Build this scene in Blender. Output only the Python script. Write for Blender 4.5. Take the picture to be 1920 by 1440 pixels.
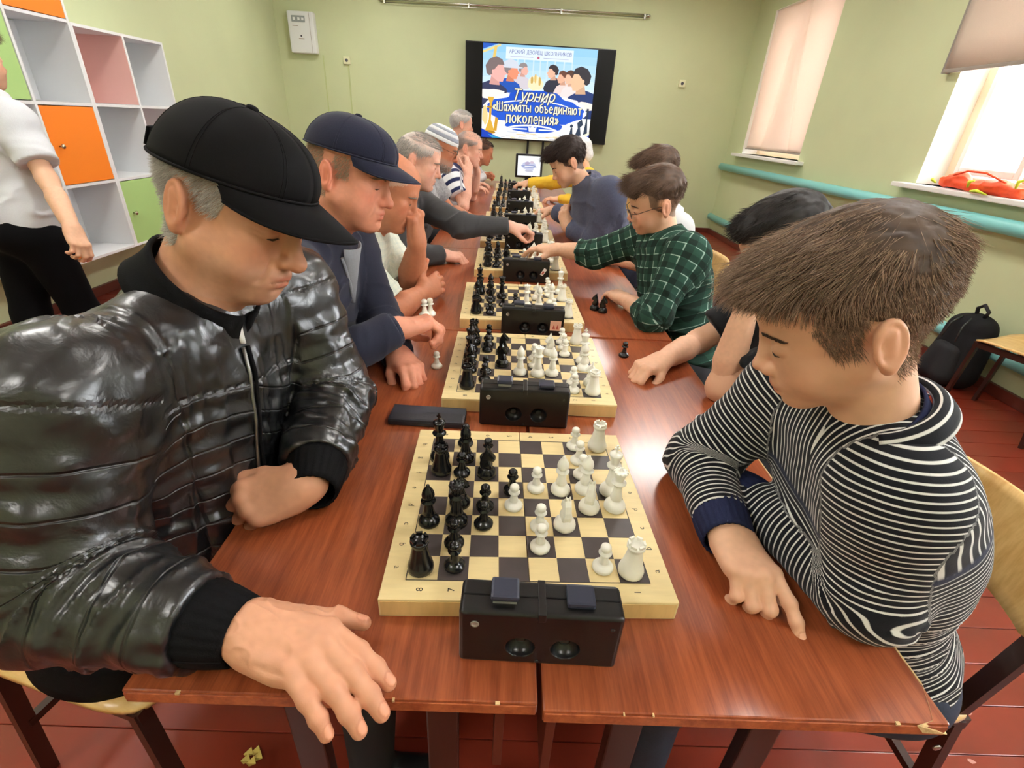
import bpy, bmesh, math, random
import numpy as np
from mathutils import Vector, Matrix
import openvdb as vdb

for o in list(bpy.data.objects):
    bpy.data.objects.remove(o)
scene = bpy.context.scene
COL = scene.collection
random.seed(7)
RNG = np.random.default_rng(11)
PI = math.pi

# ------------------------------------------------------------------ camera
CAM_F, CAM_YAW, CAM_PITCH, CAM_ROLL = 922.06, 0.0236872, 0.488578, 0.058232
CAM_POS = Vector((-0.0244687, 0.0, 1.378337))
def cam_axes():
    cy, sy = math.cos(CAM_YAW), math.sin(CAM_YAW)
    cp, sp = math.cos(CAM_PITCH), math.sin(CAM_PITCH)
    fwd = Vector((sy*cp, cy*cp, -sp)); right = Vector((cy, -sy, 0)); up = right.cross(fwd)
    cr, sr = math.cos(CAM_ROLL), math.sin(CAM_ROLL)
    return cr*right + sr*up, -sr*right + cr*up, fwd
_r, _u, _f = cam_axes()
cam_data = bpy.data.cameras.new('camera')
cam_data.sensor_fit = 'HORIZONTAL'; cam_data.sensor_width = 36.0
cam_data.lens = CAM_F/1920*36.0
cam_data.clip_start = 0.02
cam = bpy.data.objects.new('camera', cam_data)
cam.matrix_world = Matrix(((_r.x, _u.x, -_f.x, CAM_POS.x), (_r.y, _u.y, -_f.y, CAM_POS.y),
                           (_r.z, _u.z, -_f.z, CAM_POS.z), (0, 0, 0, 1)))
COL.objects.link(cam)
scene.camera = cam

# ------------------------------------------------------------------ view, world, light
scene.view_settings.view_transform = 'Standard'
scene.view_settings.look = 'None'
scene.view_settings.exposure = 0.3
scene.view_settings.gamma = 1.0
scene.view_settings.use_curve_mapping = False
world = bpy.data.worlds.new('World'); scene.world = world
world.use_nodes = True
bg = world.node_tree.nodes['Background']
bg.inputs[0].default_value = (0.86, 0.93, 1.0, 1); bg.inputs[1].default_value = 3.0
sun_d = bpy.data.lights.new('sun', 'SUN'); sun_d.energy = 1.5; sun_d.angle = 0.03; sun_d.color = (1, .93, .82)
sun = bpy.data.objects.new('sun', sun_d); COL.objects.link(sun)
sun.rotation_euler = (0, math.radians(58), math.radians(-12))

def area(name, loc, rot, sx, sy, power, col=(1, 1, 1)):
    d = bpy.data.lights.new(name, 'AREA'); d.shape = 'RECTANGLE'; d.size = sx; d.size_y = sy
    d.energy = power; d.color = col
    o = bpy.data.objects.new(name, d); o.location = loc; o.rotation_euler = rot
    COL.objects.link(o); return o
# daylight entering through the two windows of the right wall (portal-like, in the window openings)
area('window_daylight', (3.36, 6.7, 2.0), (0, math.radians(90), 0), 1.5, 1.4, 110, (.95, .98, 1))
area('window_daylight', (3.36, 3.55, 1.75), (0, math.radians(90), 0), 1.2, 1.4, 190, (.95, .98, 1))
area('window_daylight', (3.36, 0.3, 2.0), (0, math.radians(90), 0), 1.6, 1.4, 110, (.95, .98, 1))

# ------------------------------------------------------------------ materials
MATS = {}
def srgb(r, g, b):
    f = lambda c: (c/255/12.92) if c/255 <= .04045 else ((c/255+.055)/1.055)**2.4
    return (f(r), f(g), f(b), 1.0)
def mat(name, col, rough=.5, spec=.5, metal=0, noise=0, nscale=8, bump=0, bscale=60, coat=0, sub=0, sheen=0, col2=None, stretch=None, bdist=.002, trans=0, emit=None, emit_s=0):
    if name in MATS: return MATS[name]
    m = bpy.data.materials.new(name); m.use_nodes = True
    nt = m.node_tree; b = nt.nodes['Principled BSDF']
    b.inputs['Base Color'].default_value = col
    b.inputs['Roughness'].default_value = rough
    b.inputs['Specular IOR Level'].default_value = spec
    b.inputs['Metallic'].default_value = metal
    if coat: b.inputs['Coat Weight'].default_value = coat; b.inputs['Coat Roughness'].default_value = .1
    if sub:
        b.inputs['Subsurface Weight'].default_value = sub
        b.inputs['Subsurface Radius'].default_value = (.012, .005, .003); b.inputs['Subsurface Scale'].default_value = .6
    if sheen: b.inputs['Sheen Weight'].default_value = sheen; b.inputs['Sheen Roughness'].default_value = .5
    if trans: b.inputs['Transmission Weight'].default_value = trans
    if emit: b.inputs['Emission Color'].default_value = emit; b.inputs['Emission Strength'].default_value = emit_s
    tc = None
    if noise or bump or col2:
        tc = nt.nodes.new('ShaderNodeTexCoord'); src = tc.outputs['Object']
        if stretch:
            mp = nt.nodes.new('ShaderNodeMapping'); mp.inputs['Scale'].default_value = stretch
            nt.links.new(src, mp.inputs[0]); src = mp.outputs[0]
    if noise or col2:
        n = nt.nodes.new('ShaderNodeTexNoise'); n.inputs['Scale'].default_value = nscale; n.inputs['Detail'].default_value = 5
        nt.links.new(src, n.inputs['Vector'])
        r = nt.nodes.new('ShaderNodeValToRGB'); nt.links.new(n.outputs['Fac'], r.inputs[0])
        c2 = col2 if col2 else tuple(min(1, c*(1+noise)) for c in col[:3])+(1,)
        c1 = col if col2 else tuple(c*(1-noise) for c in col[:3])+(1,)
        r.color_ramp.elements[0].color = c1; r.color_ramp.elements[1].color = c2
        r.color_ramp.elements[0].position = .3; r.color_ramp.elements[1].position = .7
        nt.links.new(r.outputs[0], b.inputs['Base Color'])
    if bump:
        n2 = nt.nodes.new('ShaderNodeTexNoise'); n2.inputs['Scale'].default_value = bscale; n2.inputs['Detail'].default_value = 4
        nt.links.new(src, n2.inputs['Vector'])
        bp = nt.nodes.new('ShaderNodeBump'); bp.inputs['Strength'].default_value = bump; bp.inputs['Distance'].default_value = bdist
        nt.links.new(n2.outputs['Fac'], bp.inputs['Height']); nt.links.new(bp.outputs[0], b.inputs['Normal'])
    MATS[name] = m
    return m
def attr_mat(name, rough=.5, spec=.5, attr='tint', emit=0, bump=0, bscale=60, sub=0, noise=0, nscale=40, sheen=0, bdist=.001):
    """principled material whose base colour comes from a mesh colour attribute"""
    m = mat(name, (1, 1, 1, 1), rough, spec, bump=bump, bscale=bscale, sub=sub, sheen=sheen, bdist=bdist)
    nt = m.node_tree; b = nt.nodes['Principled BSDF']
    a = nt.nodes.new('ShaderNodeAttribute'); a.attribute_name = attr
    out = a.outputs['Color']
    if noise:
        tc = nt.nodes.new('ShaderNodeTexCoord'); n = nt.nodes.new('ShaderNodeTexNoise'); n.inputs['Scale'].default_value = nscale
        n.inputs['Detail'].default_value = 4
        nt.links.new(tc.outputs['Object'], n.inputs['Vector'])
        mr = nt.nodes.new('ShaderNodeMapRange'); mr.inputs[1].default_value = .3; mr.inputs[2].default_value = .7
        mr.inputs[3].default_value = 1-noise; mr.inputs[4].default_value = 1+noise
        nt.links.new(n.outputs['Fac'], mr.inputs[0])
        mx = nt.nodes.new('ShaderNodeVectorMath'); mx.operation = 'SCALE'
        nt.links.new(out, mx.inputs[0]); nt.links.new(mr.outputs[0], mx.inputs['Scale']); out = mx.outputs[0]
    nt.links.new(out, b.inputs['Base Color'])
    if emit:
        nt.links.new(out, b.inputs['Emission Color']); b.inputs['Emission Strength'].default_value = emit
        b.inputs['Base Color'].default_value = (0, 0, 0, 1)
        for l in list(b.inputs['Base Color'].links): nt.links.remove(l)
    return m

# ------------------------------------------------------------------ object helpers
def tag(o, label=None, cat=None, group=None, kind=None):
    if label: o['label'] = label
    if cat: o['category'] = cat
    if group: o['group'] = group
    if kind: o['kind'] = kind
    return o
def thing(name, label, cat, loc=(0, 0, 0), rz=0, group=None):
    o = bpy.data.objects.new(name, None); COL.objects.link(o); o.empty_display_size = .05
    o.location = loc; o.rotation_euler = (0, 0, rz)
    return tag(o, label, cat, group)
def link(name, me, parent=None, loc=None, rz=None, m=None):
    o = bpy.data.objects.new(name, me); COL.objects.link(o)
    if parent is not None: o.parent = parent
    if loc is not None: o.location = loc
    if rz is not None: o.rotation_euler = (0, 0, rz)
    if m is not None and not me.materials: me.materials.append(m)
    return o
class MB:
    """collects faces into one mesh"""
    def __init__(s): s.v = []; s.f = []; s.sm = []
    def add(s, vs, fs, smooth=False):
        n = len(s.v); s.v += [tuple(v) for v in vs]; s.f += [tuple(i+n for i in f) for f in fs]; s.sm += [smooth]*len(fs); return s
    def box(s, x0, x1, y0, y1, z0, z1, bev=0):
        if bev <= 0:
            vs = [(x, y, z) for z in (z0, z1) for y in (y0, y1) for x in (x0, x1)]
            fs = [(0, 2, 3, 1), (4, 5, 7, 6), (0, 1, 5, 4), (2, 6, 7, 3), (0, 4, 6, 2), (1, 3, 7, 5)]
            return s.add(vs, fs)
        bm = bmesh.new(); bmesh.ops.create_cube(bm, size=1)
        for v in bm.verts:
            v.co = Vector((x0+(v.co.x+.5)*(x1-x0), y0+(v.co.y+.5)*(y1-y0), z0+(v.co.z+.5)*(z1-z0)))
        bmesh.ops.bevel(bm, geom=bm.edges[:], offset=bev, segments=2, affect='EDGES', profile=.6)
        bm.verts.index_update()
        s.add([v.co[:] for v in bm.verts], [[v.index for v in f.verts] for f in bm.faces]); bm.free(); return s
    def lathe(s, prof, n=20, c=(0, 0, 0), M=None, smooth=True, cap=True):
        vs = []; fs = []; k = len(prof)
        for (r, z) in prof:
            for i in range(n):
                a = 2*PI*i/n; p = Vector((r*math.cos(a), r*math.sin(a), z))
                if M is not None: p = M @ p
                vs.append((p.x+c[0], p.y+c[1], p.z+c[2]))
        for j in range(k-1):
            for i in range(n):
                fs.append((j*n+i, j*n+(i+1) % n, (j+1)*n+(i+1) % n, (j+1)*n+i))
        s.add(vs, fs, smooth)
        if cap:
            n0 = len(s.v)-k*n
            s.f.append(tuple(n0+i for i in reversed(range(n)))); s.sm.append(False)
            s.f.append(tuple(n0+(k-1)*n+i for i in range(n))); s.sm.append(False)
        return s
    def tube(s, pts, r, n=8, smooth=True, closed=False):
        pts = [Vector(p) for p in pts]; k = len(pts)
        rs = r if isinstance(r, (list, tuple)) else [r]*k
        vs = []; prev = None
        for i, p in enumerate(pts):
            t = (pts[min(i+1, k-1)]-pts[max(i-1, 0)])
            if closed: t = pts[(i+1) % k]-pts[i-1]
            t.normalize()
            if prev is None:
                a = Vector((0, 0, 1)) if abs(t.z) < .9 else Vector((1, 0, 0))
                u = t.cross(a).normalized()
            else: u = (prev-t*prev.dot(t)).normalized()
            prev = u; w = t.cross(u)
            for j in range(n):
                an = 2*PI*j/n; vs.append(p+(u*math.cos(an)+w*math.sin(an))*rs[i])
        fs = []
        for i in range(k if closed else k-1):
            i2 = (i+1) % k
            for j in range(n): fs.append((i*n+j, i*n+(j+1) % n, i2*n+(j+1) % n, i2*n+j))
        n0 = len(s.v); s.add(vs, fs, smooth)
        if not closed:
            s.f.append(tuple(n0+i for i in reversed(range(n)))); s.sm.append(False)
            s.f.append(tuple(n0+(k-1)*n+i for i in range(n))); s.sm.append(False)
        return s
    def bar(s, a, b, w, h, up=(0, 0, 1)):
        """rectangular bar from a to b"""
        a = Vector(a); b = Vector(b); t = (b-a).normalized(); up = Vector(up)
        if abs(t.dot(up)) > .98: up = Vector((1, 0, 0))
        u = t.cross(up).normalized()*w/2; v = u.cross(t).normalized()*h/2
        vs = [a-u-v, a+u-v, a+u+v, a-u+v, b-u-v, b+u-v, b+u+v, b-u+v]
        return s.add(vs, [(0, 1, 2, 3), (7, 6, 5, 4), (0, 4, 5, 1), (1, 5, 6, 2), (2, 6, 7, 3), (3, 7, 4, 0)])
    def grid(s, fn, nu, nv, smooth=True, thick=None):
        """fn(u,v)->point, optional thickness vector fn"""
        vs = [fn(i/(nu-1), j/(nv-1)) for i in range(nu) for j in range(nv)]
        fs = [(i*nv+j, (i+1)*nv+j, (i+1)*nv+j+1, i*nv+j+1) for i in range(nu-1) for j in range(nv-1)]
        return s.add(vs, fs, smooth)
    def mesh(s, name, m=None):
        me = bpy.data.meshes.new(name); me.from_pydata(s.v, [], s.f); me.validate(); me.update()
        if len(me.polygons) == len(s.sm): me.polygons.foreach_set('use_smooth', s.sm)
        if m is not None: me.materials.append(m)
        return me
    def build(s, name, m, parent=None, loc=None, rz=None):
        return link(name, s.mesh(name, m), parent, loc, rz)
def solidify(o, t, off=0):
    md = o.modifiers.new('solid', 'SOLIDIFY'); md.thickness = t; md.offset = off; return o
def text_mesh(txt, size, m=None, extrude=0, shear=0, bold=0, align='CENTER', space=1.0):
    cu = bpy.data.curves.new('txt', 'FONT'); cu.body = txt; cu.size = size; cu.extrude = extrude; cu.shear = shear
    cu.align_x = align; cu.align_y = 'CENTER'; cu.offset = bold; cu.space_character = space; cu.resolution_u = 3
    o = bpy.data.objects.new('txt', cu); COL.objects.link(o)
    bpy.context.view_layer.update()
    dg = bpy.context.evaluated_depsgraph_get()
    me = bpy.data.meshes.new_from_object(o.evaluated_get(dg))
    bpy.data.objects.remove(o); bpy.data.curves.remove(cu)
    me.materials.clear()
    if m is not None: me.materials.append(m)
    return me
# ================================================================== the room
XL, XR, YB, YF, ZC = -3.25, 3.12, 8.0, -2.2, 3.1
M_wallgreen = mat('wall_paint_green', srgb(201, 208, 167), .6, .3, noise=.04, nscale=1.5, bump=.15, bscale=25, bdist=.004)
M_ceil = mat('ceiling_white', srgb(238, 238, 234), .8, .2)
M_floor = mat('floor_red_paint', srgb(132, 48, 32), .3, .5, noise=.22, nscale=3, bump=.2, bscale=12, bdist=.003, coat=.25)
M_skirt = mat('skirting_brown', srgb(98, 42, 30), .4)
M_white = mat('white_paint', srgb(235, 235, 232), .45)
M_pipe = mat('pipe_turquoise', srgb(132, 205, 205), .35)
def struct(o): o['kind'] = 'structure'; return o

# floor: painted boards running across the room, each its own piece
fl = thing('floor', None, None); fl['kind'] = 'structure'
sub = MB().box(XL-.1, XR+.1, YF, YB+.1, -.06, -.012); sub.build('subfloor', M_skirt, fl)
pw = .125; y = YF; k = 0
plank_me = {}
def plank_mesh(L):
    key = round(L, 3)
    if key not in plank_me: plank_me[key] = MB().box(-L/2, L/2, -pw/2+.0012, pw/2-.0012, -.013, 0, bev=.0015).mesh('plank', M_floor)
    return plank_me[key]
while y < YB:
    cut = [(-.7, 1.0), (.6, 2.2), (-1.6, .3)][k % 3]
    xs = [XL, cut[0], cut[1], XR]
    for a, b in zip(xs[:-1], xs[1:]):
        link('plank', plank_mesh(b-a-.003), fl, ((a+b)/2, y+pw/2, random.uniform(-.001, 0)))
    y += pw; k += 1
struct(MB().box(XL-.1, XR+.1, YF, YB+.1, ZC, ZC+.05).build('ceiling', M_ceil))
struct(MB().box(XL-.15, XL, YF, YB, 0, ZC).build('wall_left', M_wallgreen))
struct(MB().box(XL-.15, XR+.4, YB, YB+.15, 0, ZC).build('wall_back', M_wallgreen))
struct(MB().box(XL-.15, XR+.4, YF-.1, YF, 0, ZC).build('wall_front', M_wallgreen))
# right wall with three window openings (y0,y1,z0,z1)
WIN = [(5.95, 7.47, 1.16, 2.75), (2.75, 4.13, 1.12, 2.75), (-.5, 1.1, 1.12, 2.75)]
wb = MB(); WT = .32
ys = [YF]+[v for w in sorted(WIN) for v in w[:2]]+[YB]
for a, b in zip(ys[0::2], ys[1::2]): wb.box(XR, XR+WT, a, b, 0, ZC)
for (a, b, c, d) in WIN:
    wb.box(XR, XR+WT, a, b, 0, c); wb.box(XR, XR+WT, a, b, d, ZC)
struct(wb.build('wall_right', M_wallgreen))
M_reveal = mat('reveal_white', srgb(240, 238, 228), .6)
M_glass = mat('window_glass', (1, 1, 1, 1), .02, .5, trans=1.0)
M_framew = mat('window_wood', srgb(232, 214, 184), .4)
def window(n, w, blind):
    a, b, c, d = w
    r = thing('window_%d' % n, None, None); r['kind'] = 'structure'
    t = .004
    m = MB(); m.box(XR+.001, XR+WT-.05, a, a+t, c, d); m.box(XR+.001, XR+WT-.05, b-t, b, c, d); m.box(XR+.001, XR+WT-.05, a, b, d-t, d)
    m.build('reveal', M_reveal, r)
    fx0, fx1 = XR+.2, XR+.26; fw = .075
    for (y0, y1, z0, z1) in [(a, a+fw, c, d), (b-fw, b, c, d), (a+fw, b-fw, c, c+fw), (a+fw, b-fw, d-fw, d), ((a+b)/2-.05, (a+b)/2+.05, c+fw, d-fw)]:
        MB().box(fx0, fx1, y0, y1, z0, z1, bev=.008).build('window_frame', M_framew, r)
    for (y0, y1) in [(a+fw, (a+b)/2-.05), ((a+b)/2+.05, b-fw)]:
        sash = MB()
        for q in [(y0+.012, y0+.055, c+fw+.012, d-fw-.012), (y1-.055, y1-.012, c+fw+.012, d-fw-.012), (y0+.055, y1-.055, c+fw+.012, c+fw+.06), (y0+.055, y1-.055, d-fw-.06, d-fw-.012)]:
            sash.box(fx0-.015, fx1-.012, *q, bev=.006)
        so = sash.build('sash', M_white, r)
        MB().box(fx0+.01, fx0+.014, y0+.055, y1-.055, c+fw+.06, d-fw-.06).build('pane', M_glass, so)
    MB().box(XR-.09, XR+.2, a-.13 if n == 1 else a-.35, b+.14, c-.035, c, bev=.008).build('window_sill', M_white, r)
for i, w in enumerate(WIN): window(i+1, w, True)
# skirting boards
struct(MB().box(XL, XR, YB-.03, YB, 0, .07, bev=.004).build('baseboard_back', M_skirt))
struct(MB().box(XR-.03, XR, YF, YB-.03, 0, .07, bev=.004).build('baseboard_right', M_skirt))
struct(MB().box(XL, XL+.03, YF, YB-.03, 0, .07, bev=.004).build('baseboard_left', M_skirt))

# roller blinds
def fabric_two(name, col, tr):
    m = mat(name, col, .8, .1, noise=.03, nscale=200)
    nt = m.node_tree; b = nt.nodes['Principled BSDF']; out = nt.nodes['Material Output']
    t = nt.nodes.new('ShaderNodeBsdfTranslucent'); t.inputs[0].default_value = col
    mx = nt.nodes.new('ShaderNodeMixShader'); mx.inputs[0].default_value = tr
    nt.links.new(b.outputs[0], mx.inputs[1]); nt.links.new(t.outputs[0], mx.inputs[2]); nt.links.new(mx.outputs[0], out.inputs[0])
    return m
M_blind1 = fabric_two('blind_beige', srgb(242, 224, 212), .22)
M_blind2 = fabric_two('blind_grey_beige', srgb(214, 198, 184), .2)
M_rail = mat('blind_rail_grey', srgb(150, 138, 128), .5)
r = thing('roller_blind', 'creased beige roller blind covering the far window beside the back wall', 'blind', (XR+.0, 6.7, 1.2))
def blind1(u, v):
    yy = -.745+1.51*u; z = .035+1.62*v
    x = .02+.018*math.sin(9*u+2.0*v)*(1-.3*v)+.035*math.exp(-((u-.30-.25*v)/.035)**2)+.02*math.exp(-((u-.75+.1*v)/.04)**2)*(v < .7)
    x += .012*math.exp(-((v-.28-.25*(u-.8))/.03)**2)*(u > .6)
    return (x+.02, yy, z)
solidify(MB().grid(blind1, 70, 50).build('fabric', M_blind1, r), .001)
MB().box(.028, .048, -.745, .765, .02, .036, bev=.004).build('bottom_rail', M_rail, r)
MB().tube([(.01, -.745, .3), (.0, -.75, .9), (.01, -.75, 1.6)], .002, 5).build('pull_chain', M_white, r)
r = thing('roller_blind', 'grey beige roller blind half lowered over the window with the orange bag', 'blind', (XR-.05, 3.44, 1.85))
M_blindside = mat('blind_side_grey', srgb(140, 132, 124), .7)
solidify(MB().grid(lambda u, v: (.004*math.sin(5*u), -.8+1.58*u, .02+1.0*v), 30, 6).build('fabric', M_blind2, r), .001)
MB().box(-.012, .012, -.8, .78, 0, .024, bev=.005).build('bottom_rail', M_rail, r)
MB().box(-.004, .046, .78, .80, 0, 1.02).build('side_edge', M_blindside, r)
# pipes
def pipe(name, z, rad, label):
    m = MB().tube([(XR-.075, 7.86, z), (XR-.075, 5, z), (XR-.075, YF+.1, z)], rad, 14)
    o = thing(name, label, 'pipe', (0, 0, 0))
    m.build('pipe_run', M_pipe, o)
    mm = MB().tube([(XR-.075, 7.86, z), (XR-.06, 7.9, z), (XR-.05, 7.93, z)], rad, 14); mm.build('elbow', M_pipe, o)
    for yy in (7.3, 5.6, 3.9, 2.2):
        MB().bar((XR-.06, yy, z-rad-.005), (XR-.002, yy, z-rad-.005), .02, .01).build('bracket', M_pipe, o)
pipe('heating_pipe', .965, .045, 'turquoise painted heating pipe running just below the window sills')
pipe('heating_pipe', .262, .045, 'turquoise painted heating pipe running low along the wall near the floor')

# ceiling luminaires of the classroom
M_lampbody = mat('lamp_body', srgb(240, 240, 240), .4)
M_lamp = mat('lamp_diffuser', (1, 1, 1, 1), .5, emit=(1, .97, .92, 1), emit_s=26)
body_me = MB().box(-.32, .32, -.32, .32, -.03, 0, bev=.006).mesh('body', M_lampbody)
diff_me = MB().box(-.29, .29, -.29, .29, -.036, -.0305).mesh('diffuser', M_lamp)
for i, (x, yy) in enumerate([(x, yy) for yy in (-1.0, 1.5, 4.0, 6.5) for x in (-1.7, 1.5)]):
    t = thing('ceiling_light', 'white square ceiling luminaire %s, %s from the windowless front wall' % ('on the shelf side' if x < 0 else 'on the window side', ['first', 'second', 'third', 'fourth'][i//2]), 'ceiling light', (x, yy, ZC-.001), 0, 'ceiling luminaires')
    link('body', body_me, t); link('diffuser', diff_me, t)

# ================================================================== shelving on the left wall
M_shelfw = mat('shelf_white', srgb(226, 228, 230), .45, noise=.02, nscale=2)
M_orange = mat('door_orange', srgb(243, 130, 32), .4)
M_dgreen = mat('door_green', srgb(170, 205, 130), .4)
M_pinkback = mat('back_pink', srgb(234, 186, 178), .55)
M_knob = mat('knob_metal', srgb(190, 180, 160), .25, metal=1)
SX0, SX1 = XL+.005, -2.9
SYL = [2.44, 2.915, 3.39, 3.86, 4.337, 4.80]; SZL = [.38, .855, 1.335, 1.80, 2.28]
def shelf_unit(label, c0, c1, r0, r1, content):
    t = thing('shelf_unit', label, 'shelf', (SX0, (SYL[c0]+SYL[c1])/2, SZL[r0]), 0, 'wall shelving units')
    oy = (SYL[c0]+SYL[c1])/2; oz = SZL[r0]; D = SX1-SX0; w = .018
    def bx(x0, x1, y0, y1, z0, z1): return MB().box(x0, x1, y0-oy, y1-oy, z0-oz, z1-oz, bev=.001)
    for c in range(c0, c1+1):
        e = w/2 if c0 < c < c1 else w
        y0 = SYL[c]+(.0005 if c == c0 else -e/1 if c == c1 else -w/2); y1 = y0+(w if c in (c0, c1) else w)
        bx(0, D, y0, y1, SZL[r0]+.0005, SZL[r1]-.0005).build('upright', M_shelfw, t)
    for rr in range(r0, r1+1):
        z0 = SZL[rr]+(.0005 if rr == r0 else -w if rr == r1 else -w/2)
        bx(.001, D-.001, SYL[c0]+w+.0006, SYL[c1]-w, z0, z0+w).build('shelf_board', M_shelfw, t)
    for c in range(c0, c1):
        for rr in range(r0, r1):
            kind = content.get((c, rr), 'w')
            bx(.002, .008, SYL[c]+.012, SYL[c+1]-.012, SZL[rr]+.012, SZL[rr+1]-.012).build('back_panel', M_pinkback if kind == 'p' else M_shelfw, t)
            if kind == 'p': bx(.008, D-.003, SYL[c+1]-.0125, SYL[c+1]-.0095, SZL[rr]+.012, SZL[rr+1]-.012).build('side_pink_sheet', M_pinkback, t)  # added thin pink sheet over the white far side of the cubby
            if kind in 'og':
                dm = M_orange if kind == 'o' else M_dgreen
                dd = bx(D-.022, D-.004, SYL[c]+.014, SYL[c+1]-.014, SZL[rr]+.014, SZL[rr+1]-.014).build('door', dm, t)
                side = .07
                ky = SYL[c]+side-oy; kz = (SZL[rr]+SZL[rr+1])/2-oz
                prof = [(.004, 0), (.005, .012), (.013, .02), (.015, .028), (.009, .034), (.0005, .036)]
                MB().lathe(prof, 12, (D-.004, ky, kz), Matrix.Rotation(PI/2, 4, 'Y')).build('knob', M_knob, dd)
shelf_unit('tall white cube shelf with orange and green doors behind the person in white shirt', 1, 3, 0, 4,
           {(2, 3): 'o', (1, 2): 'g', (2, 2): 'w', (1, 1): 'w', (2, 1): 'o', (1, 0): 'o', (2, 0): 'w'})
shelf_unit('lower white cube shelf with pink backed cubbies, at the far end of the shelving', 3, 5, 0, 3,
           {(3, 2): 'p', (4, 2): 'w', (3, 1): 'w', (4, 1): 'p', (3, 0): 'g', (4, 0): 'w'})

# ================================================================== back wall: panel, rod, boxes
M_black = mat('black_plastic', (.008, .008, .009, 1), .35)
M_scr = mat('screen_black', (.004, .004, .005, 1), .35, .2)
M_chrome = mat('chrome', srgb(210, 210, 205), .2, metal=1)
def poly_picture(name, W, H, items, m, parent, loc):
    """flat print: coloured polygons (u right, v down, 0..1) layered on the XZ plane facing -Y"""
    vs = []; fs = []; cols = []
    for k, (pts, c) in enumerate(items):
        n = len(vs); dy = -.0004*(k+1)*min(1, 60/len(items))
        for (u, v) in pts: vs.append(((u-.5)*W, dy, (.5-v)*H))
        fs.append(tuple(range(n, n+len(pts)))); cols.append(c)
    me = bpy.data.meshes.new(name); me.from_pydata(vs, [], fs); me.update()
    at = me.color_attributes.new('tint', 'FLOAT_COLOR', 'CORNER')
    data = []
    for p, c in zip(me.polygons, cols): data += list(c)*p.loop_total
    at.data.foreach_set('color', data)
    me.materials.append(m)
    return link(name, me, parent, loc)
def blob(cu, cv, ru, rv, n=22, jag=0, seed=1, rot=0):
    rd = random.Random(seed); out = []
    for i in range(n):
        a = 2*PI*i/n; k = 1+rd.uniform(-jag, jag)
        x, y = ru*k*math.cos(a), rv*k*math.sin(a)
        out.append((min(1, max(0, cu+x*math.cos(rot)-y*math.sin(rot))), min(1, max(0, cv+x*math.sin(rot)+y*math.cos(rot)))))
    return out
def R4(u0, u1, v0, v1): return [(u0, v0), (u1, v0), (u1, v1), (u0, v1)]
C_ = srgb
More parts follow.
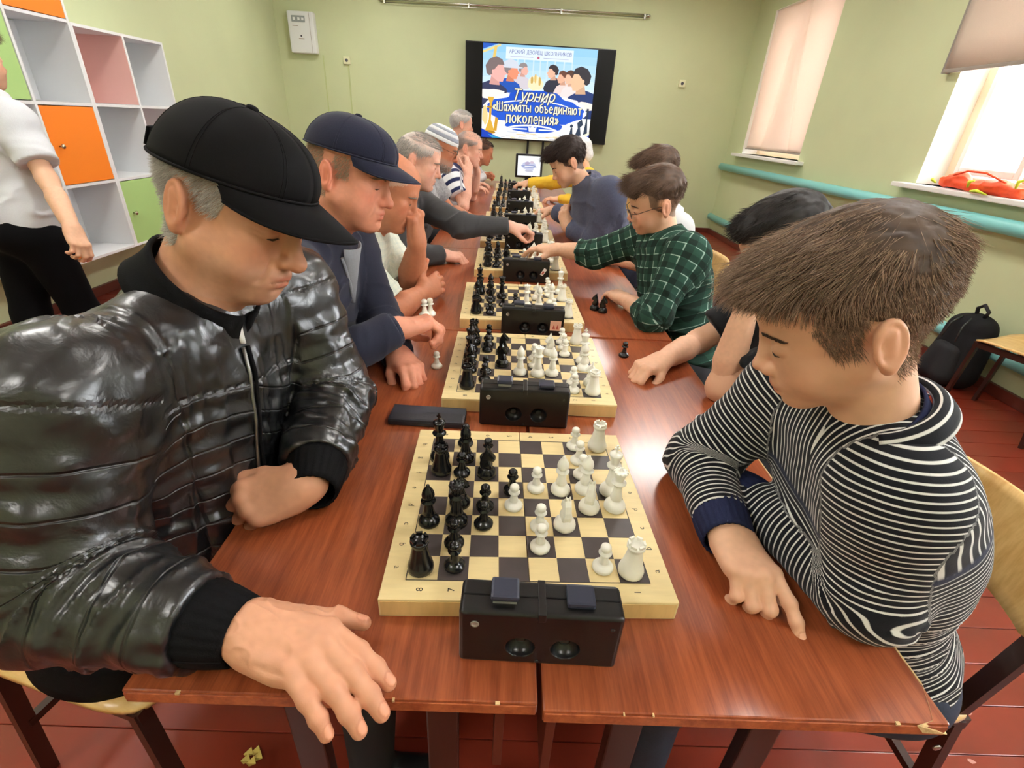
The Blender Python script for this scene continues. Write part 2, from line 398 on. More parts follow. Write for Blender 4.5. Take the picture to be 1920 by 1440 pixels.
def poster_items():
    it = []
    for k in range(12):
        t = k/11; top = (150, 205, 240); mid = (225, 240, 252); lo = (255, 250, 238)
        c = [top[i]*(1-2*t)+mid[i]*2*t if t < .5 else mid[i]*(2-2*t)+lo[i]*(2*t-1) for i in range(3)]
        it.append((R4(0, 1, k/12, (k+1)/12), C_(*c)))
    for u in (.3, .36, .44, .5, .56, .63, .71, .78): it.append((R4(u, u+.012, .14, .36), C_(205, 228, 246)))
    it += [([(0, 0), (.13, 0), (0, .06)], C_(40, 95, 200)), ([(0, .075), (.155, .0), (.155, .02), (0, .1)], C_(240, 215, 140)),
           ([(.1, .02), (.125, .02), (.11, .14), (.085, .14)], C_(235, 200, 110)),
           (R4(.2, .79, .025, .145), C_(224, 236, 250)),
           (R4(.24, .44, .117, .121), C_(150, 150, 190)), (R4(.53, .75, .117, .121), C_(150, 150, 190)), (blob(.485, .12, .012, .014, 6), C_(190, 90, 120))]
    # people around the table in the printed photograph
    def bust(cu, cv, k, fc, skin, hair, cl, cap=None):
        """head in profile with shoulders; fc = +1 looks right"""
        X = lambda a, b: (min(1, max(0, cu+fc*a*k)), min(1, cv+b*k*1.35))
        it.append(([X(-.9, .55), X(-.35, .42), X(.1, .5), X(.55, .75), X(.8, 1.3), X(.6, 1.75), X(-1.3, 1.75), X(-1.3, .9)], C_(*cl)))
        it.append(([X(-.25, .2), X(.15, .3), X(.2, .62), X(-.35, .6)], C_(*[c*.88 for c in skin])))
        it.append(([X(-.42, -.3), X(-.1, -.5), X(.25, -.45), X(.4, -.2), X(.43, -.06), X(.58, .1), X(.44, .16), X(.46, .26), X(.4, .32), X(.36, .45), X(.1, .45), X(-.2, .25), X(-.4, .1)], C_(*skin)))
        it.append(([X(-.5, .1), X(-.56, -.25), X(-.35, -.55), X(0, -.66), X(.3, -.55), X(.42, -.3), X(.1, -.3), X(-.08, -.1), X(-.2, .12), X(-.36, .2)], C_(*hair)))
        it.append((blob(*X(-.16, .02), .07*k, .13*k, 8), C_(*[min(255, c*1.02) for c in skin])))
        if cap: it.append(([X(-.55, -.2), X(-.5, -.55), X(-.1, -.74), X(.32, -.6), X(.5, -.3), X(.85, -.22), X(.45, -.18)], C_(*cap)))
    bust(.36, .25, .085, 1, (240, 180, 165), (150, 140, 140), (214, 206, 214))
    bust(.62, .26, .095, -1, (240, 186, 158), (58, 48, 52), (48, 50, 66)); bust(.71, .31, .09, -1, (240, 180, 150), (110, 70, 56), (238, 214, 208)); bust(.78, .31, .1, -1, (244, 190, 160), (90, 60, 50), (236, 224, 222))
    bust(.255, .27, .13, 1, (240, 150, 116), (140, 130, 132), (36, 88, 186), (212, 218, 230)); bust(.12, .28, .17, 1, (246, 180, 172), (128, 112, 112), (56, 62, 96)); bust(.87, .33, .17, -1, (244, 194, 156), (52, 48, 56), (38, 60, 116))
    it += [(blob(.47, .38, .07, .08, 14, .12, 23), C_(250, 232, 190)), (blob(.44, .35, .012, .04, 8, .1, 24), C_(206, 170, 90)), (blob(.47, .33, .01, .05, 8, .1, 25), C_(226, 190, 110)), (blob(.51, .36, .012, .05, 8, .1, 26), C_(214, 176, 96)),
           (blob(.08, .52, .14, .05, 18, .12, 26), C_(250, 240, 232)), (blob(.92, .6, .12, .05, 18, .12, 27), C_(250, 235, 225))]
    # blue brush banner
    it += [(blob(.49, .68, .47, .21, 44, .06, 30), C_(250, 250, 255)), (blob(.49, .675, .455, .165, 48, .05, 31), C_(36, 92, 214)), (blob(.47, .54, .24, .085, 30, .05, 32), C_(30, 84, 205)),
           (blob(.48, .84, .26, .08, 30, .05, 33), C_(34, 88, 208)), (blob(.62, .52, .1, .05, 18, .1, 34), C_(38, 90, 200))]
    def arc(cu, cv, ru, rv, a0, a1, w, n=16):
        o = [(cu+ru*math.cos(a0+(a1-a0)*i/n), cv+rv*math.sin(a0+(a1-a0)*i/n)) for i in range(n+1)]
        i_ = [(cu+ru*math.cos(a0+(a1-a0)*i/n), cv+(rv-w)*math.sin(a0+(a1-a0)*i/n)) for i in range(n+1)]
        return [(min(1, max(0, a)), b) for a, b in o+i_[::-1]]
    it += [(arc(.47, .68, .38, .12, PI*1.05, PI*1.95, .015), C_(255, 255, 255)), (arc(.46, .95, .3, .12, PI*1.08, PI*1.92, .02), C_(255, 255, 255)),
           (R4(.26, .42, .875, .89), C_(240, 246, 255)), (R4(.53, .68, .875, .89), C_(240, 246, 255)), ([(.43, .85), (.45, .865), (.47, .845), (.49, .865), (.51, .85), (.5, .91), (.44, .91)], C_(250, 252, 255))]
    # gold pieces left, dark pieces right
    g = C_(226, 176, 64); d = C_(46, 62, 84)
    it += [([(.05, .55), (.11, .55), (.09, .62), (.085, .8), (.12, .93), (.03, .93), (.065, .8), (.07, .62)], g), (blob(.08, .66, .04, .012, 10), C_(190, 140, 40)), (blob(.07, .94, .06, .02, 12), C_(180, 130, 30)),
           (blob(.03, .75, .025, .1, 12, .2, 35), C_(240, 214, 150)), ([(.125, .76), (.15, .78), (.14, .92), (.11, .92)], C_(214, 160, 50)),
           ([(.955, .62), (.975, .62), (.97, .75), (.985, .95), (.94, .95), (.958, .75)], d), (R4(.945, .985, .64, .652), d), ([(.88, .78), (.92, .74), (.935, .8), (.91, .83), (.93, .96), (.86, .96), (.89, .84)], d),
           (blob(.83, .82, .014, .02, 10), d), ([(.825, .84), (.84, .84), (.85, .96), (.81, .96)], d)]
    rd = random.Random(5)
    for k in range(26):
        u = rd.uniform(.16, .78); v = rd.uniform(.92, .985); it.append((R4(u, u+rd.uniform(.03, .1), v, v+.006), rd.choice([C_(228, 196, 140), C_(180, 196, 226), C_(205, 205, 215), C_(250, 220, 160)])))
    it += [([(0, .9), (.17, 1), (0, 1)], C_(30, 70, 190)), ([(.06, .96), (.2, 1), (.1, 1)], C_(60, 160, 210)), ([(1, .9), (.86, 1), (1, 1)], C_(40, 84, 200)), ([(.82, .985), (1, .88), (1, .91), (.86, 1)], C_(250, 244, 215))]
    return it
M_pic = attr_mat('screen_picture', .3, .3, emit=.95)
M_tgold = mat('letters_gold', (0, 0, 0, 1), .5, emit=C_(252, 238, 170), emit_s=.95)
M_twhite = mat('letters_white', (0, 0, 0, 1), .5, emit=C_(255, 252, 235), emit_s=.95)
M_tblue = mat('letters_blue', (0, 0, 0, 1), .5, emit=C_(96, 112, 176), emit_s=.8)
M_tdark = mat('letters_dark', (0, 0, 0, 1), .5, emit=C_(30, 52, 120), emit_s=.8)
TVW, TVH = 2.02, 1.15; TVX, TVZ = .29, 1.73; TVY = YB-.1
tv = thing('interactive_panel', 'large wall-mounted black screen showing a chess tournament poster', 'screen', (TVX, TVY, TVZ))
MB().box(-TVW/2, TVW/2, 0, .07, -TVH/2, TVH/2, bev=.008).build('housing', M_black, tv)
scr = MB().box(-TVW/2+.012, TVW/2-.012, -.002, .0, -TVH/2+.014, TVH/2-.014).build('screen', M_scr, tv)
PW, PH = 1.535, 1.12; PX = -.005
poly_picture('poster_picture', PW, PH, poster_items(), M_pic, scr, (PX, -.003, 0))
def arc2(cx, cy, rx, ry, a0, a1, n=10): return [(cx+rx*math.cos(math.radians(a0+(a1-a0)*i/n)), cy+ry*math.sin(math.radians(a0+(a1-a0)*i/n))) for i in range(n+1)]
X_ = .7
GLY = {   # stroke letters: (advance, strokes), capitals 1 high, small letters .7 high
 'А': (.8, [[(0, 0), (.35, 1), (.7, 0)], [(.13, .33), (.57, .33)]]), 'Р': (.68, [[(0, 0), (0, 1), (.3, 1)]+arc2(.3, .73, .27, .27, 90, -90)+[(0, .46)]]),
 'С': (.78, [arc2(.38, .5, .36, .5, 50, 310, 16)]), 'К': (.7, [[(0, 0), (0, 1)], [(.58, 1), (.05, .5), (.6, 0)]]), 'И': (.8, [[(0, 1), (0, 0), (.6, 1), (.6, 0)]]),
 'Й': (.8, [[(0, 1), (0, 0), (.6, 1), (.6, 0)], [(.15, 1.25), (.3, 1.15), (.45, 1.25)]]), 'Д': (.86, [[(0, -.18), (0, 0), (.72, 0), (.72, -.18)], [(.1, 0), (.24, 1), (.6, 1), (.6, 0)]]),
 'В': (.72, [[(0, 0), (0, 1), (.3, 1)]+arc2(.3, .77, .24, .23, 90, -90)+[(0, .54), (.32, .54)]+arc2(.32, .27, .27, .27, 90, -90)+[(0, 0)]]), 'О': (.9, [arc2(.39, .5, .39, .5, 0, 360, 18)]),
 'Е': (.68, [[(.52, 1), (0, 1), (0, 0), (.54, 0)], [(0, .52), (.46, .52)]]), 'Ц': (.82, [[(0, 1), (0, 0), (.66, 0), (.66, -.18)], [(.56, 1), (.56, 0)]]),
 'Ш': (1.02, [[(0, 1), (0, 0), (.84, 0), (.84, 1)], [(.42, 1), (.42, 0)]]), 'Л': (.8, [[(0, 0), (.1, .05), (.18, 1), (.6, 1), (.6, 0)]]), 'Ь': (.66, [[(0, 1), (0, 0), (.26, 0)]+arc2(.26, .27, .27, .27, -90, 90)+[(0, .54)]]),
 'Н': (.8, [[(0, 0), (0, 1)], [(.6, 0), (.6, 1)], [(0, .5), (.6, .5)]]), 'Т': (.78, [[(0, 1), (.7, 1)], [(.35, 1), (.35, 0)]]),
 'у': (.62, [[(0, X_), (.24, .05)], [(.5, X_), (.2, -.2), (.02, -.24)]]), 'р': (.64, [[(0, -.28), (0, X_)], arc2(.24, .35, .26, .35, 150, -150, 12)]), 'н': (.64, [[(0, 0), (0, X_)], [(.46, 0), (.46, X_)], [(0, .36), (.46, .36)]]),
 'и': (.64, [[(0, X_), (0, 0), (.46, X_), (.46, 0)]]), 'а': (.62, [arc2(.22, .34, .22, .34, 0, 360, 14), [(.46, X_), (.46, 0)]]), 'х': (.58, [[(0, X_), (.46, 0)], [(.46, X_), (0, 0)]]),
 'м': (.76, [[(0, 0), (0, X_), (.3, .12), (.6, X_), (.6, 0)]]), 'т': (.58, [[(0, X_), (.5, X_)], [(.25, X_), (.25, 0)]]), 'ы': (.82, [[(0, X_), (0, 0), (.2, 0)]+arc2(.2, .2, .2, .2, -90, 90)+[(0, .4)], [(.64, X_), (.64, 0)]]),
 'о': (.66, [arc2(.25, .35, .25, .35, 0, 360, 14)]), 'б': (.66, [arc2(.25, .33, .25, .33, 0, 360, 14), [(.0, .38), (.03, .8), (.2, .95), (.46, 1.02)]]), 'ъ': (.68, [[(-.06, X_), (.1, X_), (.1, 0), (.3, 0)]+arc2(.3, .2, .2, .2, -90, 90)+[(.1, .4)]]),
 'е': (.64, [[(.02, .38), (.48, .38)]+arc2(.25, .35, .25, .35, 8, 310, 14)]), 'д': (.7, [[(0, -.16), (0, 0), (.56, 0), (.56, -.16)], [(.08, 0), (.18, X_), (.46, X_), (.46, 0)]]), 'я': (.62, [[(.44, 0), (.44, X_), (.2, X_)]+arc2(.2, .5, .18, .2, 90, 270)+[(.44, .3)], [(.22, .3), (.0, 0)]]),
 'ю': (.86, [[(0, 0), (0, X_)], [(0, .36), (.2, .36)], arc2(.44, .35, .24, .35, 0, 360, 14)]), 'п': (.64, [[(0, 0), (0, X_), (.46, X_), (.46, 0)]]), 'к': (.6, [[(0, 0), (0, X_)], [(.46, X_), (.04, .35), (.48, 0)]]),
 'л': (.64, [[(-.03, 0), (.06, .04), (.13, X_), (.46, X_), (.46, 0)]]), '«': (.56, [[(.2, .6), (.02, .35), (.2, .1)], [(.42, .6), (.24, .35), (.42, .1)]]), '»': (.56, [[(.0, .6), (.18, .35), (.0, .1)], [(.22, .6), (.4, .35), (.22, .1)]]), ' ': (.42, [])}
def scr_text(txt, u, v, width, m, h, t, shear=0, dy=-.032, copies=((0, 0),), name='lettering', serif=0):
    """flat stroke lettering centred at (u, v); width in picture widths, h = capital height and t = stroke in metres"""
    adv = sum(GLY[c][0]+.1 for c in txt)-.3; kx = width*PW/(adv*h); vs = []; fs = []
    def seg(p, q):
        d = math.hypot(q[0]-p[0], q[1]-p[1]) or 1e-6; nx, ny = -(q[1]-p[1])/d*t/2, (q[0]-p[0])/d*t/2; n = len(vs)
        vs.extend([(p[0]+nx, p[1]+ny), (p[0]-nx, p[1]-ny), (q[0]-nx, q[1]-ny), (q[0]+nx, q[1]+ny)]); fs.append((n, n+1, n+2, n+3))
    def dot(p):
        n = len(vs); vs.extend([(p[0]+t/2*math.cos(PI*i/4), p[1]+t/2*math.sin(PI*i/4)) for i in range(8)]); fs.append(tuple(range(n, n+8)))
    starts = [-adv/2+sum(GLY[c][0]+.1 for c in txt[:i]) for i in range(len(txt))]
    spans = []; i0 = 0
    for wd in txt.split(' '): spans.append((i0, i0+len(wd))); i0 += len(wd)+1
    for (s0, s1) in spans:
      vs.clear(); fs.clear()
      for (du, dv) in copies:
        for x, c in zip(starts[s0:s1], txt[s0:s1]):
            w, st = GLY[c]
            for pl in st:
                P_ = [((x+a+shear*b)*h*kx+PX+(u+du-.5)*PW, (b-.38)*h+(.5-v-dv)*PH) for a, b in pl]
                for p, q in zip(P_[:-1], P_[1:]):
                    seg(p, q)
                    if serif and abs(p[0]-q[0]) < 1e-4:
                        for e in (p, q): seg((e[0]-serif*h, e[1]), (e[0]+serif*h, e[1]))
                for p in P_: dot(p)
      me = bpy.data.meshes.new(name); me.from_pydata([(a, -.003+dy-.00002*(i % 7), b) for i, (a, b) in enumerate(vs)], [], fs); me.update(); me.materials.append(m); link(name, me, scr)
scr_text('АРСКИЙ ДВОРЕЦ ШКОЛЬНИКОВ', .5, .075, .54, M_tblue, .040, .0048, dy=-.03)
for txt, u, v, w_, h_, t_, sh_, sf in (('Турнир', .455, .525, .37, .13, .017, .28, 0), ('«Шахматы объединяют»'[:-1], .5, .655, .80, .105, .014, 0, .06), ('поколения»', .465, .775, .47, .125, .0165, 0, .06)):
    scr_text(txt, u, v, w_, M_tdark, h_, t_*1.25, sh_, dy=-.0285, copies=((.005, .006), (-.004, -.003)), name='lettering_shadow', serif=sf)
    scr_text(txt, u, v, w_, M_tgold, h_, t_, sh_, dy=-.030, serif=sf)
    scr_text(txt, u, v, w_, M_twhite, h_, t_*.45, sh_, dy=-.031, name='lettering_highlight')
# stand posts under the panel
for x in (-.1, .12): MB().bar((x, .05, -TVH/2+.02), (x, .05, -TVZ+.06), .035, .03).build('stand_post', M_black, tv)
MB().box(-.42, .44, -.2, .07, -TVZ+.0, -TVZ+.06, bev=.01).build('stand_base', M_black, tv)

# curtain rod on the back wall
rod = thing('curtain_rod', 'thin chrome curtain rod mounted high on the green back wall', 'rod', (-.08, YB-.05, 2.695))
MB().tube([(-1.75, 0, 0), (0, 0, .0), (1.75, 0, .01)], .011, 10).build('pole', M_chrome, rod)
MB().tube([(-1.75, 0, -.03), (0, 0, -.03), (1.75, 0, -.02)], .005, 8).build('lower_rail', M_chrome, rod)
for x in (-1.7, -.6, .6, 1.7): MB().box(x-.012, x+.012, -.012, .05, -.04, .02, bev=.003).build('bracket', M_chrome, rod)
for x in (-1.75, 1.75): MB().lathe([(.003, -.03), (.018, -.015), (.02, 0), (.018, .015), (.003, .03)], 12, (x, 0, .0), Matrix.Rotation(PI/2, 4, 'Y')).build('finial', M_chrome, rod)
# white wall unit
M_unit = mat('unit_white', srgb(228, 230, 232), .4)
wu = thing('wall_unit', 'white plastic control unit with a small grey display hung high on the back wall', 'wall unit', (-2.875, YB-.11, 2.05))
MB().box(-.17, .17, 0, .108, 0, .46, bev=.018).build('casing', M_unit, wu)
MB().box(.115, .118, -.003, 0, .01, .45).build('side_groove', M_rail, wu)
M_disp = mat('display_grey', srgb(150, 156, 158), .3)
dsp = MB().box(-.115, .06, -.004, 0, .34, .41, bev=.001).build('display', M_disp, wu)
for x in (-.08, -.02, .03): MB().box(x-.014, x+.014, -.006, -.004, .36, .39).build('display_icon', M_unit, dsp)
MB().box(-.11, -.04, -.003, 0, .296, .303).build('print_line', M_rail, wu)
M_darkp = mat('print_dark', srgb(70, 72, 80), .5)
MB().lathe([(.012, 0), (.012, .002)], 12, (-.01, -.001, .19), Matrix.Rotation(PI/2, 4, 'X')).build('emblem', M_darkp, wu)
MB().box(-.045, .025, -.003, 0, .155, .165).build('print_line', M_rail, wu)
# cable ducts and sockets
M_duct = mat('duct_green', srgb(190, 200, 145), .5)
tag(MB().box(-.008, .008, 0, .012, -1.98, 0).build('cable_duct', M_duct, None, (-2.66, YB-.013, 2.05)), 'thin painted cable duct running down below the white control unit', 'cable duct')
tag(MB().box(-.01, .01, 0, .012, -1.88, 0).build('cable_duct', M_duct, None, (-2.33, YB-.013, 1.955)), 'thin painted cable duct running down below the left wall socket', 'cable duct')
M_sock = mat('socket_cream', srgb(226, 226, 190), .4)
for (x, z, lab) in ((-2.34, 2.005, 'small cream wall socket on the back wall left of the screen'), (2.275, 1.97, 'small cream wall socket on the back wall right of the screen')):
    s = thing('wall_socket', lab, 'socket', (x, YB-.035, z), 0, 'back wall sockets')
    MB().box(-.045, .045, .0, .034, -.045, .045, bev=.006).build('plate', M_sock, s)
    MB().lathe([(.02, 0), (.02, .004)], 14, (0, .001, 0), Matrix.Rotation(PI/2, 4, 'X')).build('socket_hole', M_darkp, s)
tag(MB().tube([(-.42, 7.985, 1.15), (-.44, 7.985, .98), (-.5, 7.985, .8), (-.52, 7.985, .3), (-.54, 7.96, .08)], .006, 6).build('power_cable', M_black), 'thin black power cable hanging down the wall from the big screen', 'cable')

# ================================================================== tables
def wood_mat(name, c1, c2, rough, scale=(16, 1.1, 16), coat=.0, spec=.5):
    m = bpy.data.materials.new(name); m.use_nodes = True; nt = m.node_tree; b = nt.nodes['Principled BSDF']
    tc = nt.nodes.new('ShaderNodeTexCoord'); mp = nt.nodes.new('ShaderNodeMapping'); mp.inputs['Scale'].default_value = scale
    oi = nt.nodes.new('ShaderNodeObjectInfo')
    ad = nt.nodes.new('ShaderNodeVectorMath'); ad.operation = 'ADD'
    ml = nt.nodes.new('ShaderNodeMath'); ml.operation = 'MULTIPLY'; ml.inputs[1].default_value = 2.3
    nt.links.new(oi.outputs['Random'], ml.inputs[0]); nt.links.new(tc.outputs['Object'], ad.inputs[0]); nt.links.new(ml.outputs[0], ad.inputs[1])
    nt.links.new(ad.outputs[0], mp.inputs[0])
    n = nt.nodes.new('ShaderNodeTexNoise'); n.inputs['Scale'].default_value = 3.2; n.inputs['Detail'].default_value = 8; n.inputs['Roughness'].default_value = .62
    nt.links.new(mp.outputs[0], n.inputs['Vector'])
    n2 = nt.nodes.new('ShaderNodeTexNoise'); n2.inputs['Scale'].default_value = 14; n2.inputs['Detail'].default_value = 3
    nt.links.new(mp.outputs[0], n2.inputs['Vector'])
    mx = nt.nodes.new('ShaderNodeMath'); mx.operation = 'MULTIPLY_ADD'; mx.inputs[1].default_value = .35
    nt.links.new(n2.outputs['Fac'], mx.inputs[0]); nt.links.new(n.outputs['Fac'], mx.inputs[2])
    r = nt.nodes.new('ShaderNodeValToRGB'); r.color_ramp.elements[0].position = .5; r.color_ramp.elements[1].position = .82
    r.color_ramp.elements[0].color = c1; r.color_ramp.elements[1].color = c2
    nt.links.new(mx.outputs[0], r.inputs[0]); nt.links.new(r.outputs[0], b.inputs['Base Color'])
    b.inputs['Roughness'].default_value = rough; b.inputs['Specular IOR Level'].default_value = spec
    if coat: b.inputs['Coat Weight'].default_value = coat; b.inputs['Coat Roughness'].default_value = .16
    MATS[name] = m; return m
M_table = wood_mat('table_laminate', srgb(128, 60, 33), srgb(164, 86, 50), .28, (26, 1.6, 26), coat=.5)
M_edge = wood_mat('table_edge', srgb(140, 66, 36), srgb(182, 100, 60), .4)
M_chip = mat('chipped_board', srgb(212, 178, 128), .85, noise=.2, nscale=90, bump=.6, bscale=200)
M_frame = mat('frame_brown_metal', srgb(52, 26, 20), .35, metal=0, spec=.6)
M_bolt = mat('bolt_steel', srgb(190, 188, 184), .3, metal=1)
TZ = .75; TY0 = .347; DL = 1.2; SEAM = .0415; DWL = .5045; DWR = .505; TT = .022
top_me = {}
def desk(side, i):
    y0 = TY0+i*DL+(.002 if i else 0)+(-.008 if (side > 0 and i == 0) else 0)
    x0, x1 = (SEAM-.003-DWL, SEAM-.003) if side < 0 else (SEAM+.003, SEAM+.003+DWR)
    nth = ['nearest', 'second', 'third', 'fourth', 'fifth'][i]
    sd = 'left' if side < 0 else 'right'
    who = {(-1, 0): 'under the hands of the man in the leather jacket', (1, 0): 'under the arms of the boy in the striped sweater'}.get((side, i), '%s from the camera in the %s row' % (nth, sd))
    t = thing('school_desk', 'red-brown laminate school desk %s' % who, 'desk', ((x0+x1)/2, y0+DL/2, 0), 0, 'desks pushed into one long table')
    w = (x1-x0)/2; l = DL/2-.0015
    MB().box(-w, w, -l, l, TZ-TT, TZ, bev=.0025).build('tabletop', M_table, t)
    e = MB()
    e.box(-w+.002, w-.002, -l-.0016, -l+.001, TZ-TT+.001, TZ-.004, bev=.0006); e.build('edge_band', M_edge, t)
    if i == 0:
        rd = random.Random(3+side)
        for k in range(3):
            xx = rd.uniform(-w+.03, w-.03); s = rd.uniform(.0008, .003)
            MB().box(xx-s, xx+s, -l-.0022, -l+.002, TZ-rd.uniform(.0015, .003), TZ+.0003).build('chip', M_chip, t)
        if side > 0:
            cx = w
            MB().add([(cx-.045, -l-.0025, TZ+.0004), (cx-.012, -l-.0025, TZ-.012), (cx-.03, -l-.0025, TZ-.016), (cx+.0022, -l-.0022, TZ-.018), (cx+.0024, -l+.03, TZ-.01), (cx+.0024, -l+.055, TZ+.0005), (cx-.012, -l+.02, TZ+.0008), (cx-.02, -l+.004, TZ+.0006)],
                     [(0, 1, 7), (0, 2, 1), (1, 2, 3), (1, 3, 4, 6), (6, 4, 5), (7, 1, 6)]).build('chipped_corner', M_chip, t)
            MB().box(cx-.001, cx+.0018, -l+.05, l-.5, TZ-.006, TZ+.0002, bev=.0006).build('worn_edge', M_chip, t)
    # steel end frames: top bar, two posts, floor bar, and the modesty panel at the seam side
    for yy in (-l+.1, l-.1):
        f = MB(); f.box(-w+.05, w-.05, yy-.015, yy+.015, TZ-TT-.03, TZ-TT-.0005, bev=.003)
        f.box(-w+.03, w-.03, yy-.02, yy+.02, .0, .03, bev=.004)
        for xx in (-.1, .12): f.box(xx-.025, xx+.025, yy-.0125, yy+.0125, .028, TZ-TT-.028, bev=.003)
        fo = f.build('end_frame', M_frame, t)
        for xx in (-.1, .12): MB().lathe([(.008, -.004), (.008, 0), (.005, .003)], 10, (xx, yy-.013, TZ-TT-.06), Matrix.Rotation(PI/2, 4, 'X')).build('bolt', M_bolt, fo)
    px = w-.04 if side < 0 else -w+.04
    MB().box(px-.008, px+.008, -l+.118, l-.118, .34, TZ-TT-.001, bev=.001).build('modesty_panel', M_skirt, t)
    return t
for i in range(5):
    desk(-1, i); desk(1, i)

# ================================================================== chairs
M_ply = wood_mat('chair_plywood', srgb(206, 160, 92), srgb(230, 192, 126), .35, (3, 12, 3), coat=.2)
def make_chair():
    """seat front towards +X, origin on the floor under the seat centre"""
    parts = []
    def seat(u, v):
        a = (u-.5)*2; b = (v-.5)*2
        k = (abs(a)**6+abs(b)**6)**(1/6); k2 = max(abs(a), abs(b), 1e-6)
        s = k2/max(k, 1e-6)
        x = .2*a*s; yy = .2*b*s
        return (x, yy, .452-.012*math.cos(b*1.2)+.012*abs(b)**2-.015*max(0, a-.5)**2*4)
    m = MB().grid(seat, 17, 17); parts.append(('seat', m.mesh('seat', M_ply), .011))
    def back(u, v):
        a = (u-.5)*2; b = v
        hw = .205*(1-.10*(2*b-1)**4)
        k = 1 if abs(2*b-1) < .55 else math.sqrt(max(.0, 1-((abs(2*b-1)-.55)/.45)**2*.22))
        return (-.215-.03*b+.035*a*a, a*hw*k, .66+.17*b)
    m = MB().grid(back, 17, 9); parts.append(('backrest', m.mesh('backrest', M_ply), .011))
    for s in (-1, 1):
        f = MB().bar((.17, s*.17, .435), (.2, s*.18, .0), .03, .018, (1, 0, 0)); parts.append(('leg', f.mesh('leg', M_frame), 0))
        f = MB().bar((-.17, s*.17, .435), (-.23, s*.18, .0), .03, .018, (1, 0, 0)); parts.append(('leg', f.mesh('leg', M_frame), 0))
        f = MB().bar((-.15, s*.172, .43), (-.245, s*.172, .83), .03, .018, (1, 0, 0)); parts.append(('back_post', f.mesh('back_post', M_frame), 0))
        f = MB().bar((-.19, s*.172, .425), (.185, s*.172, .425), .02, .03); parts.append(('seat_rail', f.mesh('seat_rail', M_frame), 0))
    f = MB().bar((.0, -.17, .42), (.0, .17, .42), .02, .02); parts.append(('cross_bar', f.mesh('cross_bar', M_frame), 0))
    f = MB().bar((-.2, -.175, .2), (-.2, .175, .2), .018, .018); parts.append(('cross_bar', f.mesh('cross_bar', M_frame), 0))
    return parts
CHAIR = make_chair()
def chair(x, y, rz, label):
    t = thing('school_chair', label, 'chair', (x, y, 0), rz, 'plywood school chairs')
    for n, me, th in CHAIR:
        o = link(n, me, t)
        if th: solidify(o, th)
    return t
# ================================================================== chess boards, clocks, pieces
M_bwood = mat('board_light_wood', srgb(226, 204, 150), .4, noise=.05, nscale=6, stretch=(3, 20, 3), coat=.1)
M_bside = mat('board_side_wood', srgb(222, 186, 124), .45, noise=.06, nscale=6, stretch=(20, 20, 3))
M_dark = mat('square_dark', srgb(72, 64, 64), .35, noise=.1, nscale=30)
M_ink = mat('board_ink', srgb(40, 34, 30), .5)
M_pw = mat('piece_white', srgb(238, 236, 224), .28, sub=.0)
M_pb = mat('piece_black', (.006, .006, .007, 1), .22)
BW, BH = .427, .035; SQ = .045; FH = SQ*4
sq_me = MB().box(-SQ/2+.0002, SQ/2-.0002, -SQ/2+.0002, SQ/2-.0002, 0, .0006).mesh('square', M_dark)
half_me = MB().box(-BW/2, -.0006, -BW/2, BW/2, 0, BH, bev=.0015).mesh('board_half', M_bwood)
half2_me = MB().box(.0006, BW/2, -BW/2, BW/2, 0, BH, bev=.0015).mesh('board_half', M_bwood)
side_me = MB().box(-BW/2+.003, BW/2-.003, -BW/2-.0008, -BW/2+.001, .003, BH-.004).mesh('side_face', M_bside)
ln = MB()
for a in (-FH, FH):
    ln.box(a-.0006, a+.0006, -FH, FH, 0, .0005); ln.box(-FH, FH, a-.0006, a+.0006, 0, .0005)
line_me = ln.mesh('border_line', M_ink)
def letters_mesh():
    bm = bmesh.new()
    def put(ch, x, y, rot):
        me = text_mesh(ch, .014, None); me.transform(Matrix.Translation((x, y, 0)) @ Matrix.Rotation(rot, 4, 'Z')); bm.from_mesh(me); bpy.data.meshes.remove(me)
    for i in range(8):
        c = -FH+SQ*(i+.5)
        put('87654321'[i], c, -FH-.0165, PI/2); put('87654321'[i], c, FH+.0165, -PI/2)
        put('abcdefgh'[i], -FH-.0165, c, -PI/2); put('abcdefgh'[i], FH+.0165, c, PI/2)
    me = bpy.data.meshes.new('lettering'); bm.to_mesh(me); bm.free(); me.materials.append(M_ink); return me
let_me = letters_mesh()
ORD = ['nearest', 'second', 'third', 'fourth', 'fifth', 'sixth', 'seventh', 'eighth', 'ninth']
BOARDS = [(.0245, .681, .029), (.044, 1.243, .006), (.03, 1.79, .03), (.036, 2.42, .02), (.03, 3.02, .0), (.02, 3.62, .02), (.03, 4.25, .0), (.03, 4.9, -.02), (.03, 5.55, .01)]
def to_world(bi, x, y):
    bx, by, a = BOARDS[bi]; c, s = math.cos(a), math.sin(a)
    return bx+c*x-s*y, by+s*x+c*y
for bi, (bx, by, a) in enumerate(BOARDS):
    lab = 'light wood folding chessboard with dark squares, nearest to the camera' if bi == 0 else 'light wood folding chessboard with dark squares, %s along the table' % ORD[bi]
    t = thing('chessboard', lab, 'chessboard', (bx, by, TZ), a, 'folding chessboards')
    link('board_half', half_me, t); link('board_half', half2_me, t); link('side_face', side_me, t)
    link('border_line', line_me, t, (0, 0, BH)); 
    if bi < 4: tag(link('lettering', let_me, t, (0, 0, BH+.0004)), kind='stuff')
    for r in range(8):
        for c in range(8):
            if (r+c) % 2 == 1: link('square', sq_me, t, (-FH+SQ*(c+.5), -FH+SQ*(r+.5), BH))
